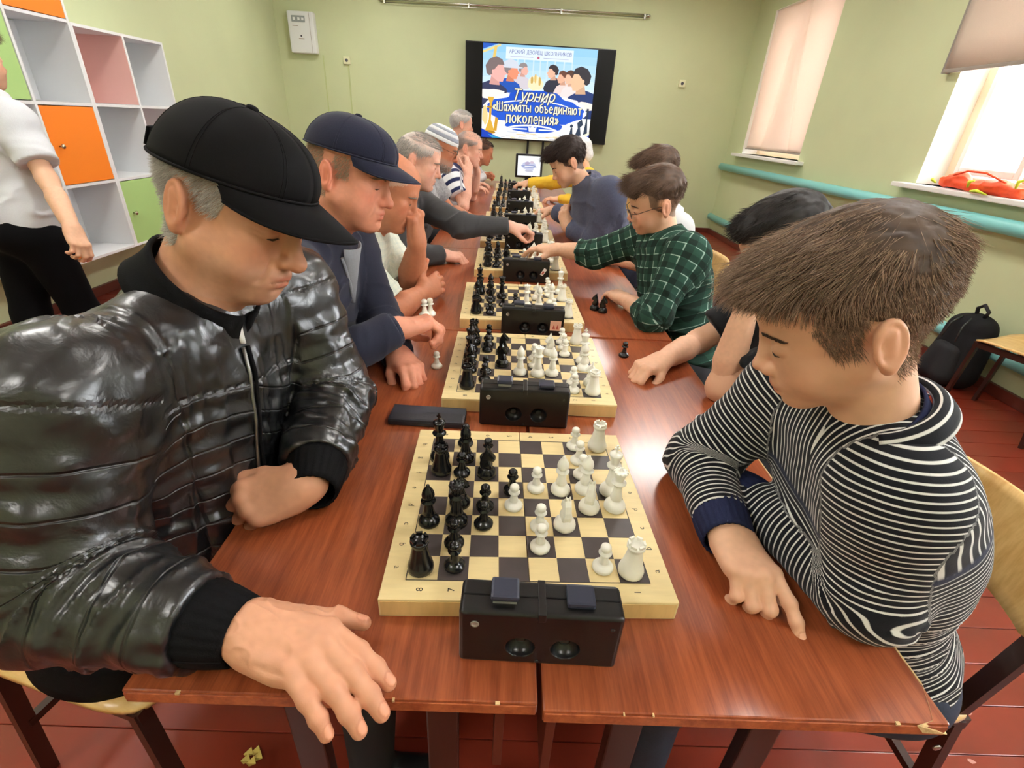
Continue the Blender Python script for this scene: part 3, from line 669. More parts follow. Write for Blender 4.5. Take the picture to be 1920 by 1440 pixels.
# --- piece meshes
def piece_meshes(m, sfx):
    out = {}
    base = lambda R, h: [(R*.9, 0), (R, .002), (R*1.02, .006), (R*.96, h*.55), (R*.72, h*.85), (R*.5, h), (R*.5, h+.001)]
    def lath(name, prof, extra=None):
        b = MB().lathe(prof, 20)
        if extra: extra(b)
        out[name] = b.mesh(name+sfx, m)
    lath('pawn', base(.0158, .014)+[(.0068, .02), (.0052, .028), (.0052, .031), (.0098, .0325), (.0102, .034), (.005, .0355), (.0055, .037), (.0078, .0395), (.0083, .043), (.0075, .0465), (.005, .0488), (.0005, .0496)])
    def crenel(b):
        for k in range(6):
            a = k*PI/3; r0, r1 = .0098, .0136
            vs = []; da = .36
            for z in (.0575, .0625):
                for (r, aa) in ((r0, a-da), (r1, a-da), (r1, a+da), (r0, a+da)): vs.append((r*math.cos(aa), r*math.sin(aa), z))
            b.add(vs, [(3, 2, 1, 0), (4, 5, 6, 7), (0, 1, 5, 4), (1, 2, 6, 5), (2, 3, 7, 6), (3, 0, 4, 7)])
    lath('rook', [(.0175, 0), (.0192, .002), (.0196, .008), (.018, .014), (.0165, .017), (.0135, .03), (.0108, .046), (.0106, .05), (.0138, .053), (.0138, .058), (.0098, .058), (.0095, .0545), (.0005, .0545)], crenel)
    lath('bishop', base(.0178, .018)+[(.0105, .022), (.008, .03), (.0066, .042), (.0066, .044), (.0118, .046), (.0122, .048), (.0062, .0498), (.0075, .052), (.0102, .056), (.0106, .06), (.009, .067), (.0055, .073), (.003, .0765), (.0028, .079), (.0005, .0805)])
    def qcrown(b):
        for k in range(9):
            a = k*2*PI/9; b.lathe([(.0005, -.002), (.0019, -.001), (.0019, .001), (.0005, .0022)], 6, (.0112*math.cos(a), .0112*math.sin(a), .0805))
    lath('queen', base(.0188, .02)+[(.011, .024), (.0082, .036), (.0068, .052), (.0068, .054), (.0126, .056), (.013, .058), (.0075, .06), (.0078, .064), (.0096, .073), (.0128, .0795), (.0112, .081), (.008, .0805), (.003, .0835), (.0022, .0865), (.0005, .0875)], qcrown)
    def cross(b):
        b.box(-.0016, .0016, -.0016, .0016, .0895, .1045); b.box(-.0045, .0045, -.0014, .0014, .0965, .0995)
    lath('king', base(.0192, .02)+[(.0112, .025), (.0085, .038), (.0072, .056), (.0072, .058), (.013, .06), (.0134, .062), (.0078, .064), (.008, .068), (.0098, .079), (.0122, .0845), (.0118, .0865), (.007, .089), (.002, .0905), (.0005, .0908)], cross)
    # knight: turned base plus a horse head with a tapered body, facing +X
    b = MB().lathe([(.0165, 0), (.0182, .002), (.0184, .008), (.0165, .014), (.0125, .018), (.0118, .02), (.0005, .0205)], 20)
    outl = [(-.0115, .019), (-.0128, .028), (-.0118, .038), (-.008, .049), (-.003, .057), (-.0005, .0625), (.0025, .058), (.006, .0555), (.0105, .05), (.0155, .0445), (.0165, .041), (.0145, .0385), (.0105, .0395), (.006, .0405), (.0045, .038), (.008, .032), (.0105, .025), (.0105, .019)]
    n = len(outl); vs = []; fs = []
    cx, cz = -.001, .038
    for (yy, k) in ((-.0066, .72), (-.0045, .97), (0, 1.0), (.0045, .97), (.0066, .72)):
        for (x, z) in outl:
            w = 1.25 if z < .03 else 1.0
            vs.append((cx+(x-cx)*k, yy*w, cz+(z-cz)*k if z > .02 else z))
    for j in range(4):
        for i in range(n): fs.append((j*n+i, j*n+(i+1) % n, (j+1)*n+(i+1) % n, (j+1)*n+i))
    fs.append(tuple(range(n-1, -1, -1))); fs.append(tuple(range(4*n, 5*n)))
    b.add(vs, fs, False)
    for s in (-1, 1): b.lathe([(.0022, 0), (.0016, .004), (.0003, .008)], 6, (-.001, s*.003, .058))
    out['knight'] = b.mesh('knight'+sfx, m)
    return out
PCS = {'white': piece_meshes(M_pw, '_white'), 'black': piece_meshes(M_pb, '_black')}
KIND = dict(P='pawn', R='rook', N='knight', B='bishop', Q='queen', K='king')
def place_piece(colr, kind, x, y, z, rz, label, group=None, rot=None):
    o = link('chess_'+kind, PCS[colr][kind], None, (x, y, z), rz)
    if rot: o.rotation_euler = rot
    return tag(o, label, 'chess piece', group or '%s chess pieces' % colr)
def setup(bi, wh, bl):
    for colr, lst in (('white', wh), ('black', bl)):
        for s in lst.split():
            k, f, r = s[0], s[1], int(s[2]); kind = KIND[k]
            c = 8-r; row = 'abcdefgh'.index(f)
            x, y = to_world(bi, -FH+SQ*(c+.5)+random.uniform(-.004, .004), -FH+SQ*(row+.5)+random.uniform(-.004, .004))
            rz = random.uniform(-.4, .4)+(PI if colr == 'white' else 0)
            if bi == 0 and s == 'Nc3': rz = PI/2+.15
            if bi == 0 and s == 'Nd2': rz = PI/2-.3
            if bi == 0 and s == 'Nf6': rz = -.2
            nm = 'nearest chessboard' if bi == 0 else '%s chessboard from the camera' % ORD[bi]
            place_piece(colr, kind, x, y, TZ+BH+.0006, rz, '%s plastic %s on square %s%d of the %s' % (colr, kind, f, r, nm))
setup(0, 'Pe4 Pd5 Pc4 Pb4 Nc3 Be3 Be2 Nd2 Ke1 Qd1 Pf2 Pg2 Ph2 Rh1 Pa2 Ra1', 'Ra8 Pa7 Pb7 Bc8 Qc7 Nd7 Pc6 Pd6 Pe5 Nf6 Pg6 Rf8 Kg8 Bg7 Ph7 Pf7')
setup(1, 'Bc5 Pd4 Pe4 Qc4 Bc3 Nf3 Pf2 Pg2 Ph2 Rh1 Ke1 Bd1 Pb2 Pa2 Ra1 Nb1', 'Ra8 Bc8 Qd8 Ke8 Bf8 Ng8 Rh8 Pc7 Pf7 Pg7 Ph7 Nf6 Nd6 Pb7')
setup(2, 'Qc4 Bc3 Bd2 Re1 Kg1 Pf2 Pg2 Ph2 Pa2 Ra1 Pb2 Ne3', 'Ra8 Pa7 Pb7 Bd7 Pc6 Qe6 Kg8 Rf8 Bf7 Pc5 Bd8 Ph7 Nb8')
full_w = 'Ra1 Bc1 Qd1 Ke1 Bf1 Rh1 Pa2 Pb2 Pc2 Pf2 Pg2 Ph2 Nc3 Nf3 Pd4 Pe4'
full_b = 'Ra8 Bc8 Qd8 Ke8 Bf8 Rh8 Pa7 Pb7 Pc7 Pf7 Pg7 Ph7 Nc6 Nf6 Pd6 Pe5'
setup(3, 'Ra1 Qd1 Ke1 Bf1 Rh1 Pa2 Pb2 Pf2 Pg2 Ph2 Nc3 Nf3 Pe4 Be3', 'Ra8 Bc8 Qd8 Ke8 Rh8 Pa7 Pb7 Pf7 Pg7 Ph7 Nc6 Nf6 Pd6 Be7')
setup(4, full_w, full_b)
setup(5, 'Ra1 Bc1 Qd1 Kg1 Rf1 Pa2 Pb2 Pc2 Pf2 Pg2 Ph2 Nc3 Nf3 Pe4', 'Ra8 Bc8 Qd8 Kg8 Rf8 Pa7 Pb7 Pc7 Pf7 Pg7 Ph7 Nf6 Pd6')
setup(6, full_w, full_b)
setup(7, 'Ra1 Qd1 Kg1 Rf1 Pa2 Pb2 Pf2 Pg2 Ph2 Nf3 Pe4', 'Ra8 Qd8 Kg8 Rf8 Pa7 Pb7 Pf7 Pg7 Ph7 Nf6 Pd6')
setup(8, full_w, full_b)
# captured pieces lying beside the boards
place_piece('white', 'pawn', -.212, 1.262, TZ, 0, 'white pawn standing on the table beside the hand of the man in navy', 'captured pieces')
place_piece('black', 'pawn', .352, 1.40, TZ, 0, 'black pawn standing alone on the table right of the second chessboard', 'captured pieces')
place_piece('black', 'knight', .322, 1.83, TZ, 2.2, 'black knight on the table right of the third chessboard, farther of two', 'captured pieces')
place_piece('black', 'knight', .35, 1.805, TZ, -.6, 'black knight on the table right of the third chessboard, nearer of two', 'captured pieces')

# --- clocks
M_clock = mat('clock_black', (.006, .006, .007, 1), .3, bump=.05, bscale=300)
M_btn = mat('clock_button', srgb(46, 50, 66), .3)
M_seal = mat('clock_seal', srgb(170, 168, 160), .4, metal=.6)
M_knobd = mat('clock_winder', srgb(62, 66, 66), .25, metal=.3)
CW, CD, CH = .206, .052, .098
def clock_meshes():
    ob = []
    # rounded casing with two dished winding wells in its back
    n_ = (np.array([CW, CD, CH])/.0017).astype(int)+7
    ax = [np.arange(n_[0])*.0017-CW/2-.005, np.arange(n_[1])*.0017-CD/2-.005, np.arange(n_[2])*.0017-.005]
    X, Y, Z = np.meshgrid(*ax, indexing='ij'); r_ = .006
    qx, qy, qz = np.abs(X)-CW/2+r_, np.abs(Y)-CD/2+r_, np.abs(Z-CH/2)-CH/2+r_
    D = np.sqrt(np.maximum(qx, 0)**2+np.maximum(qy, 0)**2+np.maximum(qz, 0)**2)+np.minimum(np.maximum(np.maximum(qx, qy), qz), 0)-r_
    for x in (-.024, .034): D = np.maximum(D, -(np.sqrt(((X-x)/.0185)**2+((Y+CD/2)/.016)**2+((Z-.034)/.0185)**2)-1)*.016)
    g_ = vdb.FloatGrid(.05); g_.copyFromArray(D.astype(np.float32)); p_, q_ = g_.convertToQuads(0.0)
    p_ = np.asarray(p_, float)*.0017+np.array([ax[0][0], ax[1][0], ax[2][0]]); q_ = np.asarray(q_)
    nn = np.cross(p_[q_[:, 2]]-p_[q_[:, 0]], p_[q_[:, 3]]-p_[q_[:, 1]])
    if ((p_[q_].mean(1)-np.array([0, 0, CH/2]))*nn).sum() < 0: q_ = q_[:, ::-1]
    me = bpy.data.meshes.new('casing'); me.from_pydata(p_.tolist(), [], q_.tolist()); me.update(); me.polygons.foreach_set('use_smooth', [True]*len(me.polygons)); me.materials.append(M_clock)
    ob.append(('casing', me, None))
    for x in (-.024, .034):
        ob.append(('winder', MB().lathe([(.0075, 0), (.0072, .003), (.005, .0042), (.0003, .0044)], 16, (x, -CD/2+.0145, .034), Matrix.Rotation(PI/2, 4, 'X')).mesh('winder', M_knobd), None))
    for x, h in ((-.047, .013), (.049, .007)):
        b = MB().box(x-.018, x+.018, -.015, .017, CH+h-.007, CH+h+.002, bev=.0035)
        ob.append(('button', b.mesh('button', M_btn), None))
        ob.append(('button_stem', MB().box(x-.015, x+.015, -.012, .014, CH-.004, CH+h-.006).mesh('button_stem', M_seal if h > .01 else M_clock), None))
    ob.append(('centre_ridge', MB().box(-.005, .005, -CD/2-.0012, CD/2, CH-.012, CH+.0015, bev=.0012).mesh('centre_ridge', M_clock), None))
    ob.append(('top_joint', MB().box(-CW/2+.004, CW/2-.004, -.001, .001, CH-.0002, CH+.0006).mesh('top_joint', M_scr), None))
    ob.append(('seal', MB().lathe([(.0055, 0), (.0055, .001), (.004, .0012), (.0036, .0004), (.0003, .0006)], 16, (-CW/2+.02, -CD/2, CH-.022), Matrix.Rotation(PI/2, 4, 'X')).mesh('seal', M_seal), None))
    for x, z in ((CW/2-.014, CH-.02), (-.001, .008)):
        ob.append(('screw', MB().lathe([(.0028, 0), (.0028, .0008), (.0015, .0006), (.0003, .0004)], 10, (x, -CD/2, z), Matrix.Rotation(PI/2, 4, 'X')).mesh('screw', M_knobd), None))
    return ob
CLK = clock_meshes()
M_stick = mat('sticker_peach', srgb(236, 186, 160), .5); M_stickw = mat('sticker_white', srgb(232, 226, 220), .5); M_stickr = mat('sticker_red', srgb(196, 90, 74), .5)
CLOCKS = [(.0395, .424), (.030, .995), (.068, 1.545), (.06, 2.178), (.06, 2.775), (.05, 3.375), (.05, 4.0), (.05, 4.65), (.05, 5.3)]
for i, (x, y) in enumerate(CLOCKS):
    lab = {0: 'black mechanical chess clock in the foreground, in front of the nearest chessboard', 2: 'black chess clock with a square peach sticker on its back',
           3: 'black chess clock with a tilted white and red sticker on its back'}.get(i, 'black chess clock standing before the %s chessboard from the camera' % ORD[i])
    t = thing('chess_clock', lab, 'chess clock', (x, y, TZ), {0: -.02, 1: -.01}.get(i, -.02), 'chess clocks')
    for n, me, _ in CLK: link(n, me, t)
    if i == 2:
        s = MB().box(.058, .094, -CD/2-.001, -CD/2, .028, .062).build('sticker', M_stick, t)
        for xx in (.07, .082):
            MB().add([(xx-.005, -CD/2-.0014, .034), (xx+.005, -CD/2-.0014, .034), (xx, -CD/2-.0014, .05)], [(0, 1, 2)]).build('sticker_figure', M_stickr, s)
    if i == 3:
        s = MB().add([(.062, -CD/2-.001, .04), (.074, -CD/2-.001, .034), (.092, -CD/2-.001, .062), (.08, -CD/2-.001, .07)], [(0, 1, 2, 3)]).build('sticker', M_stickw, t)
        MB().add([(.068, -CD/2-.0014, .044), (.074, -CD/2-.0014, .04), (.082, -CD/2-.0014, .052), (.076, -CD/2-.0014, .056)], [(0, 1, 2, 3)]).build('sticker_figure', M_stickr, s)
# ================================================================== sculpting toolkit (distance fields -> meshes)
F32 = np.float32
def V(*a): return np.array(a, float)
def unit(v): v = np.asarray(v, float); return v/np.linalg.norm(v)
class RC:
    """tapered round limb; flat=(unit axis, factor) squashes the section along an axis"""
    def __init__(s, a, b, ra, rb, flat=None):
        s.a = np.asarray(a, float); s.b = np.asarray(b, float); s.ra = ra; s.rb = rb; s.flat = flat
        s.ba = s.b-s.a; s.L2 = max(float(s.ba@s.ba), 1e-9)
    def box(s, m):
        r = max(s.ra, s.rb)*(max(1, s.flat[1]) if s.flat else 1)+m
        return np.minimum(s.a, s.b)-r, np.maximum(s.a, s.b)+r
    def h(s, X, Y, Z):
        return np.clip(((X-s.a[0])*s.ba[0]+(Y-s.a[1])*s.ba[1]+(Z-s.a[2])*s.ba[2])/s.L2, 0, 1)
    def d(s, X, Y, Z):
        h = s.h(X, Y, Z)
        qx = X-s.a[0]-h*s.ba[0]; qy = Y-s.a[1]-h*s.ba[1]; qz = Z-s.a[2]-h*s.ba[2]
        r = s.ra+(s.rb-s.ra)*h
        if s.flat:
            u, k = s.flat; t = (qx*u[0]+qy*u[1]+qz*u[2])*(1/k-1)
            return (np.sqrt((qx+t*u[0])**2+(qy+t*u[1])**2+(qz+t*u[2])**2)-r)*min(1, k)
        return np.sqrt(qx*qx+qy*qy+qz*qz)-r
class EL:
    """ellipsoid, A = 3x3 columns are its axes"""
    def __init__(s, c, r, A=None):
        s.c = np.asarray(c, float); s.r = np.asarray(r, float); s.A = np.eye(3) if A is None else np.asarray(A, float)
    def box(s, m):
        e = np.sqrt(((s.A*s.r[None, :])**2).sum(1))+m
        return s.c-e, s.c+e
    def d(s, X, Y, Z):
        x = X-s.c[0]; y = Y-s.c[1]; z = Z-s.c[2]; k0 = 0; k1 = 0
        for i in range(3):
            q = (x*s.A[0, i]+y*s.A[1, i]+z*s.A[2, i])/s.r[i]; k0 = k0+q*q; k1 = k1+(q/s.r[i])**2
        k0 = np.sqrt(k0); k1 = np.sqrt(k1)+1e-6
        return k0*(k0-1)/k1
class TORE:
    """elliptical ring in the plane of axes A[:,0], A[:,1]"""
    def __init__(s, c, rx, ry, t, A=None):
        s.c = np.asarray(c, float); s.rx, s.ry, s.t = rx, ry, t; s.A = np.eye(3) if A is None else np.asarray(A, float)
    def box(s, m):
        R = max(s.rx, s.ry)+s.t+m; return s.c-R, s.c+R
    def d(s, X, Y, Z):
        x = X-s.c[0]; y = Y-s.c[1]; z = Z-s.c[2]
        a = x*s.A[0, 0]+y*s.A[1, 0]+z*s.A[2, 0]; b = x*s.A[0, 1]+y*s.A[1, 1]+z*s.A[2, 1]; c = x*s.A[0, 2]+y*s.A[1, 2]+z*s.A[2, 2]
        k0 = np.sqrt((a/s.rx)**2+(b/s.ry)**2); k1 = np.sqrt((a/s.rx**2)**2+(b/s.ry**2)**2)+1e-6
        e = k0*(k0-1)/k1
        return np.sqrt(e*e+c*c)-s.t
def smin(a, b, k):
    h = np.maximum(k-np.abs(a-b), 0)/k
    return np.minimum(a, b)-h*h*k*.25
def smax(a, b, k): return -smin(-a, -b, k)
class Vol:
    BIG = .09
    def __init__(s, lo, hi, res):
        s.lo = np.asarray(lo, float); s.res = res
        s.n = np.ceil((np.asarray(hi)-s.lo)/res).astype(int)+1
        s.D = np.full(s.n, s.BIG, F32)
        s.ax = [(s.lo[i]+np.arange(s.n[i])*res).astype(F32) for i in range(3)]
    def blk(s, lo, hi):
        i0 = np.clip(np.floor((lo-s.lo)/s.res).astype(int), 0, s.n); i1 = np.clip(np.ceil((hi-s.lo)/s.res).astype(int)+1, 0, s.n)
        if (i1 <= i0).any(): return None, None
        sl = tuple(slice(a, b) for a, b in zip(i0, i1))
        return sl, (s.ax[0][sl[0]][:, None, None], s.ax[1][sl[1]][None, :, None], s.ax[2][sl[2]][None, None, :])
    def add(s, p, k=.01):
        sl, g = s.blk(*p.box(k+3*s.res))
        if sl is None: return s
        s.D[sl] = smin(s.D[sl], p.d(*g).astype(F32), k); return s
    def cut(s, p, k=.006):
        sl, g = s.blk(*p.box(k+3*s.res))
        if sl is None: return s
        s.D[sl] = smax(s.D[sl], -p.d(*g).astype(F32), k); return s
    def half(s, p0, n, k=.003, keep_below=True):
        """keep the half space below the plane (n points to the removed side)"""
        n = unit(n); g = (s.ax[0][:, None, None], s.ax[1][None, :, None], s.ax[2][None, None, :])
        d = ((g[0]-p0[0])*n[0]+(g[1]-p0[1])*n[1]+(g[2]-p0[2])*n[2]).astype(F32)
        s.D = smax(s.D, d, k); return s
    def merge(s, o, kfn):
        """union with a field on the same lattice spacing (o.lo on the lattice)"""
        i0 = np.round((o.lo-s.lo)/s.res).astype(int)
        sl = tuple(slice(i0[i], i0[i]+o.n[i]) for i in range(3))
        g = (o.ax[0][:, None, None], o.ax[1][None, :, None], o.ax[2][None, None, :])
        s.D[sl] = smin(s.D[sl], o.D, kfn(*g).astype(F32)); return s
    def surf(s):
        g = vdb.FloatGrid(s.BIG); g.copyFromArray(s.D)
        p, q = g.convertToQuads(0.0)
        p = np.asarray(p, float)*s.res+s.lo; q = np.asarray(q)
        # orient outward
        if len(q):
            a, b, c, d = (p[q[:, i]] for i in range(4))
            n = np.cross(c-a, d-b); f = (a+c)/2
            vol = (f*n).sum()
            if vol < 0: q = q[:, ::-1]
        return p, q
def lattice(lo, hi, base, res):
    lo = base+np.floor((np.asarray(lo)-base)/res)*res; return lo, hi
def vnormals(p, q):
    n = np.cross(p[q[:, 2]]-p[q[:, 0]], p[q[:, 3]]-p[q[:, 1]]); vn = np.zeros_like(p)
    for i in range(4): np.add.at(vn, q[:, i], n)
    return vn/(np.linalg.norm(vn, axis=1, keepdims=True)+1e-12)
def vsmooth(p, q, it=1, w=.5):
    """Laplacian smoothing of a quad mesh"""
    e = np.concatenate([q[:, [0, 1]], q[:, [1, 2]], q[:, [2, 3]], q[:, [3, 0]]])
    cnt = np.bincount(e.ravel(), minlength=len(p))[:, None]
    for _ in range(it):
        s = np.zeros_like(p); np.add.at(s, e[:, 0], p[e[:, 1]]); np.add.at(s, e[:, 1], p[e[:, 0]])
        p = p*(1-w)+w*s/np.maximum(cnt, 1)
    return p
def hash3(i, j, k):
    h = (i*374761393+j*668265263+k*2147483647) & 0xffffffff
    h = ((h ^ (h >> 13))*1274126177) & 0xffffffff
    return ((h ^ (h >> 16)) & 0xffff)/65535.0
def vnoise(p, sc, seed=0):
    """value noise -1..1 at points p (n,3)"""
    q = p*np.asarray(sc)+seed*17.31+100.0
    i = np.floor(q).astype(np.int64); f = q-i; f = f*f*(3-2*f); r = 0
    for a in (0, 1):
        for b in (0, 1):
            for c in (0, 1):
                w = (f[:, 0] if a else 1-f[:, 0])*(f[:, 1] if b else 1-f[:, 1])*(f[:, 2] if c else 1-f[:, 2])
                r = r+w*hash3(i[:, 0]+a, i[:, 1]+b, i[:, 2]+c)
    return 2*r-1
def sstep(a, b, x): t = np.clip((x-a)/(b-a), 0, 1); return t*t*(3-2*t)
def npmesh(name, p, q, m=None, tint=None, attrs=None):
    me = bpy.data.meshes.new(name); nq = len(q); k = q.shape[1]
    me.vertices.add(len(p)); me.vertices.foreach_set('co', np.ascontiguousarray(p, F32).ravel())
    me.loops.add(nq*k); me.loops.foreach_set('vertex_index', np.ascontiguousarray(q, np.int32).ravel())
    me.polygons.add(nq); me.polygons.foreach_set('loop_start', np.arange(0, nq*k, k, dtype=np.int32))
    me.update(calc_edges=True)
    me.polygons.foreach_set('use_smooth', np.ones(nq, bool))
    if tint is not None:
        a = me.color_attributes.new('tint', 'FLOAT_COLOR', 'POINT')
        t = np.ones((len(p), 4), F32); t[:, :3] = tint[:, :3]; a.data.foreach_set('color', t.ravel())
    for n, arr in (attrs or {}).items():
        a = me.attributes.new(n, 'FLOAT', 'POINT'); a.data.foreach_set('value', np.ascontiguousarray(arr, F32))
    if m is not None: me.materials.append(m)
    return me
def join(parts):
    """[(p,q,tint)] -> one"""
    P = []; Q = []; T = []; n = 0
    for p, q, t in parts: P.append(p); Q.append(q+n); T.append(t); n += len(p)
    return np.concatenate(P), np.concatenate(Q), np.concatenate(T)
def frame_from(f, up):
    f = unit(f); l = unit(np.cross(up, f)); u = np.cross(f, l); return np.stack([f, l, u], 1)
def lerp3(a, b, t): return a[None, :]*(1-t[:, None])+b[None, :]*t[:, None]

# ------------------------------------------------------------------ heads
def gauss(p, c, s): return np.exp(-(((p-np.asarray(c))/np.asarray(s))**2).sum(1))
def build_head(P, res):
    """P: dict c (world centre between the ears), f (face direction), up, s, kid, skin, neck (world point), options. Returns p,q,tint in world"""
    H = frame_from(P['f'], P.get('up', (0, 0, 1))); s = P.get('s', 1.0); kid = P.get('kid', 0)
    nk = (np.asarray(P['neck'])-np.asarray(P['c']))@H/s
    lo = np.minimum(V(-.13, -.12, -.15), nk-.085); hi = np.maximum(V(.145, .12, .15), nk+.085)
    v = Vol(lo, hi, res/s)
    cb_ = P.get('chin_back', 0.0); fat = P.get('fat', 0); nose = P.get('nose', 1.0); jaw = P.get('jaw', 1.0)
    v.add(EL((-.014, 0, .034), (.099, .077, .087)), .02)
    v.add(EL((.034, 0, .046), (.056, .064, .056)), .03)
    if kid:
        v.add(EL((.036, 0, -.028), (.056, .058, .074)), .03)
        for sg in (-1, 1):
            v.add(RC((.0, sg*.046, -.045), (.066, sg*.012, -.088), .022, .018), .028)
            v.add(EL((.056, sg*.036, -.042), (.028, .026, .03)), .022)
        v.add(EL((.078, 0, -.092), (.017, .019, .015)), .018)
        v.add(EL((.074, 0, -.062), (.026, .032, .026)), .02)
    else:
        v.add(EL((.034, 0, -.03), (.058, .06+fat*.3, .08)), .03)
        for sg in (-1, 1):
            v.add(RC((.002, sg*(.05+fat*.4), -.052), (.07-cb_, sg*.014, -.1*jaw), .022+fat*.4, .018), .026)
            v.add(EL((.058, sg*.043, -.018), (.024, .019, .018)), .018)
            v.add(EL((.05, sg*(.04+fat*.5), -.052), (.028, .022+fat*.4, .03)), .022)
        v.add(EL((.083-cb_, 0, -.1*jaw), (.018, .021, .016)), .016)
        v.add(EL((.074, 0, -.066), (.028, .034, .028)), .02)
        v.add(RC((.082, -.034, .024), (.082, .034, .024), .0125, .0125), .014)
    # nose
    tip = .112+.006*(nose-1)
    if kid: v.add(RC((.089, 0, .006), (.103, 0, -.026), .0085, .0095), .012); v.add(EL((.107, 0, -.031), (.0115, .0115, .0095)), .008)
    else: v.add(RC((.09, 0, .012), (tip-.004, 0, -.03), .0088, .0115*nose), .012); v.add(EL((tip, 0, -.034), (.0125*nose, .0125*nose, .0115*nose)), .008)
    for sg in (-1, 1): v.add(EL((.098, sg*.0125, -.038), (.011, .0078, .0085)), .007)
    for sg in (-1, 1): v.cut(EL((.104, sg*.0062, -.0465), (.0062, .0034, .004)), .004)
    # eyes: sockets and lids
    for sg in (-1, 1):
        v.cut(EL((.099, sg*.031, .004), (.013, .019, .0125)), .014)
        v.add(EL((.0755, sg*.0315, .001), (.0140, .0155, .0118)), .005)
        if not kid: v.add(RC((.083, sg*.02, -.013), (.079, sg*.04, -.012), .004, .004), .006)
    # mouth
    v.add(EL((.0935, 0, -.0635), (.0105, .021, .0058)), .006); v.add(EL((.0915, 0, -.0758), (.0105, .018, .0066)), .006)
    mz = -.0695
    for sg in (-1, 1): v.cut(RC((.1045, 0, mz), (.0935, sg*.022, mz-.002), .0024, .0016), .003)
    v.cut(EL((.1, 0, -.086), (.008, .016, .005)), .008)
    # ears
    for sg in (-1, 1):
        c0, s0 = math.cos(.22), math.sin(.22)
        A = np.array([[c0, -s0, 0], [0, 0, sg], [s0, c0, 0]])   # cols: ear fwd, ear up, outward
        A = np.stack([V(c0, sg*.28, s0), V(-s0, 0, c0), V(-.28, sg*.95, 0)], 1)
        for i in range(3): A[:, i] = unit(A[:, i])
        e = V(-.024, sg*.0775, -.006)
        v.add(EL(e+V(0, sg*.004, 0), (.0175, .031, .0055), A), .006)
        v.add(TORE(e+V(0, sg*.0075, 0), .0155, .0275, .0037, A), .0035)
        v.cut(EL(e+V(.002, sg*.0112, -.001), (.0098, .0190, .0108), A), .003); v.add(RC(e+V(-.006, sg*.0065, .014), e+V(.0, sg*.0062, -.012), .0028, .0026), .003)
        v.add(EL(e+V(.013, sg*.006, -.006), (.0045, .006, .005)), .005)
        v.add(EL(e+V(.007, sg*.006, -.03), (.0085, .0055, .0095)), .007)
        v.add(RC(e+V(.002, sg*.001, .012), e+V(.004, sg*.001, -.02), .01, .008), .008)
    # neck
    v.add(RC((-.018, 0, -.045), tuple(nk), .052+fat*.5-(.006 if kid else 0), .062+fat*.5-(.008 if kid else 0)), .03)
    if not kid: v.add(RC((.045, 0, -.082), tuple(nk*.75+V(.02, 0, 0)), .03, .026), .035)
    for fn in P.get('sculpt', []): fn(v)
    p, q = v.surf()
    sk = np.asarray(P['skin'][:3]); t = np.repeat(sk[None, :], len(p), 0)
    red = np.asarray(P.get('red', (sk[0]*.95, sk[1]*.55, sk[2]*.5)))
    w = .5*gauss(p, (.065, .045, -.03), (.03, .025, .022))+.5*gauss(p, (.065, -.045, -.03), (.03, .025, .022))+.55*gauss(p, (.112, 0, -.034), (.018, .02, .014))
    w += .45*sstep(.072, .088, np.abs(p[:, 1]))*np.exp(-((p[:, 2]+.005)/.04)**4-((p[:, 0]+.024)/.03)**4)
    w = np.clip(w*P.get('blush', 1.0), 0, .9); t = t*(1-w[:, None])+red[None, :]*w[:, None]
    lip = np.maximum(gauss(p, (.1, 0, -.0635), (.02, .019, .0048)), gauss(p, (.1, 0, -.0758), (.02, .016, .0055)))
    lipc = np.asarray(P.get('lip', (sk[0]*.72, sk[1]*.38, sk[2]*.36))); lw = np.clip(lip*1.2, 0, .8)*(p[:, 0] > .075)
    t = t*(1-lw[:, None])+lipc[None, :]*lw[:, None]
    if 'stubble' in P:
        wb = P['stubble']*sstep(-.04, -.06, p[:, 2])*sstep(.0, .03, p[:, 0])*(1-lw)*(p[:, 2] > -.125); sc_ = np.asarray((.42, .4, .38))
        t = t*(1-wb[:, None])+sc_*wb[:, None]
    if 'scalp' in P:       # colour of close-cropped hair on the scalp
        wh = P['scalp_mask'](p)*(1-np.exp(-(((p[:, 0]+.022)/.026)**2+((p[:, 2]+.004)/.042)**2)**3)*(np.abs(p[:, 1]) > .068)); t = t*(1-wh[:, None])+np.asarray(P['scalp'][:3])[None, :]*wh[:, None]
    # fine skin unevenness
    t = t*(1+.05*vnoise(p, (70, 70, 70), 3)+(.0 if kid else .07)*vnoise(p, (28, 28, 28), 9)+(.02 if kid else .05)*vnoise(p, (190, 190, 190), 6))[:, None]
    n = vnormals(p, q)
    if not kid:
        wr = P.get('wrinkle', .5)
        fore = gauss(p, (.085, 0, .05), (.03, .05, .03)); d = fore*.00018*np.sin(p[:, 2]*620+1.2*np.cos(p[:, 1]*40))
        for sg in (-1, 1):
            # nose-to-mouth fold and crow's feet
            x = p[:, 2]+.055+(np.abs(p[:, 1])-.027)*1.2
            d -= .0016*np.exp(-((np.abs(p[:, 1])-.0285-(-.045-p[:, 2])*.28)/.0032)**2)*sstep(-.08, -.07, p[:, 2])*sstep(-.03, -.045, p[:, 2])*(p[:, 0] > .06)*(p[:, 1]*sg > 0)
            d -= .0007*gauss(p, (.066, sg*.052, .002), (.02, .012, .016))*np.maximum(0, np.sin((p[:, 2]-.3*np.abs(p[:, 1]))*900))
        p = p+n*(d*wr*2)[:, None]
    return (p*s)@H.T+np.asarray(P['c']), q, np.clip(t, 0, 1)
def head_pt(P, l):
    H = frame_from(P['f'], P.get('up', (0, 0, 1))); return H@(np.asarray(l, float)*P.get('s', 1.0))+np.asarray(P['c'])
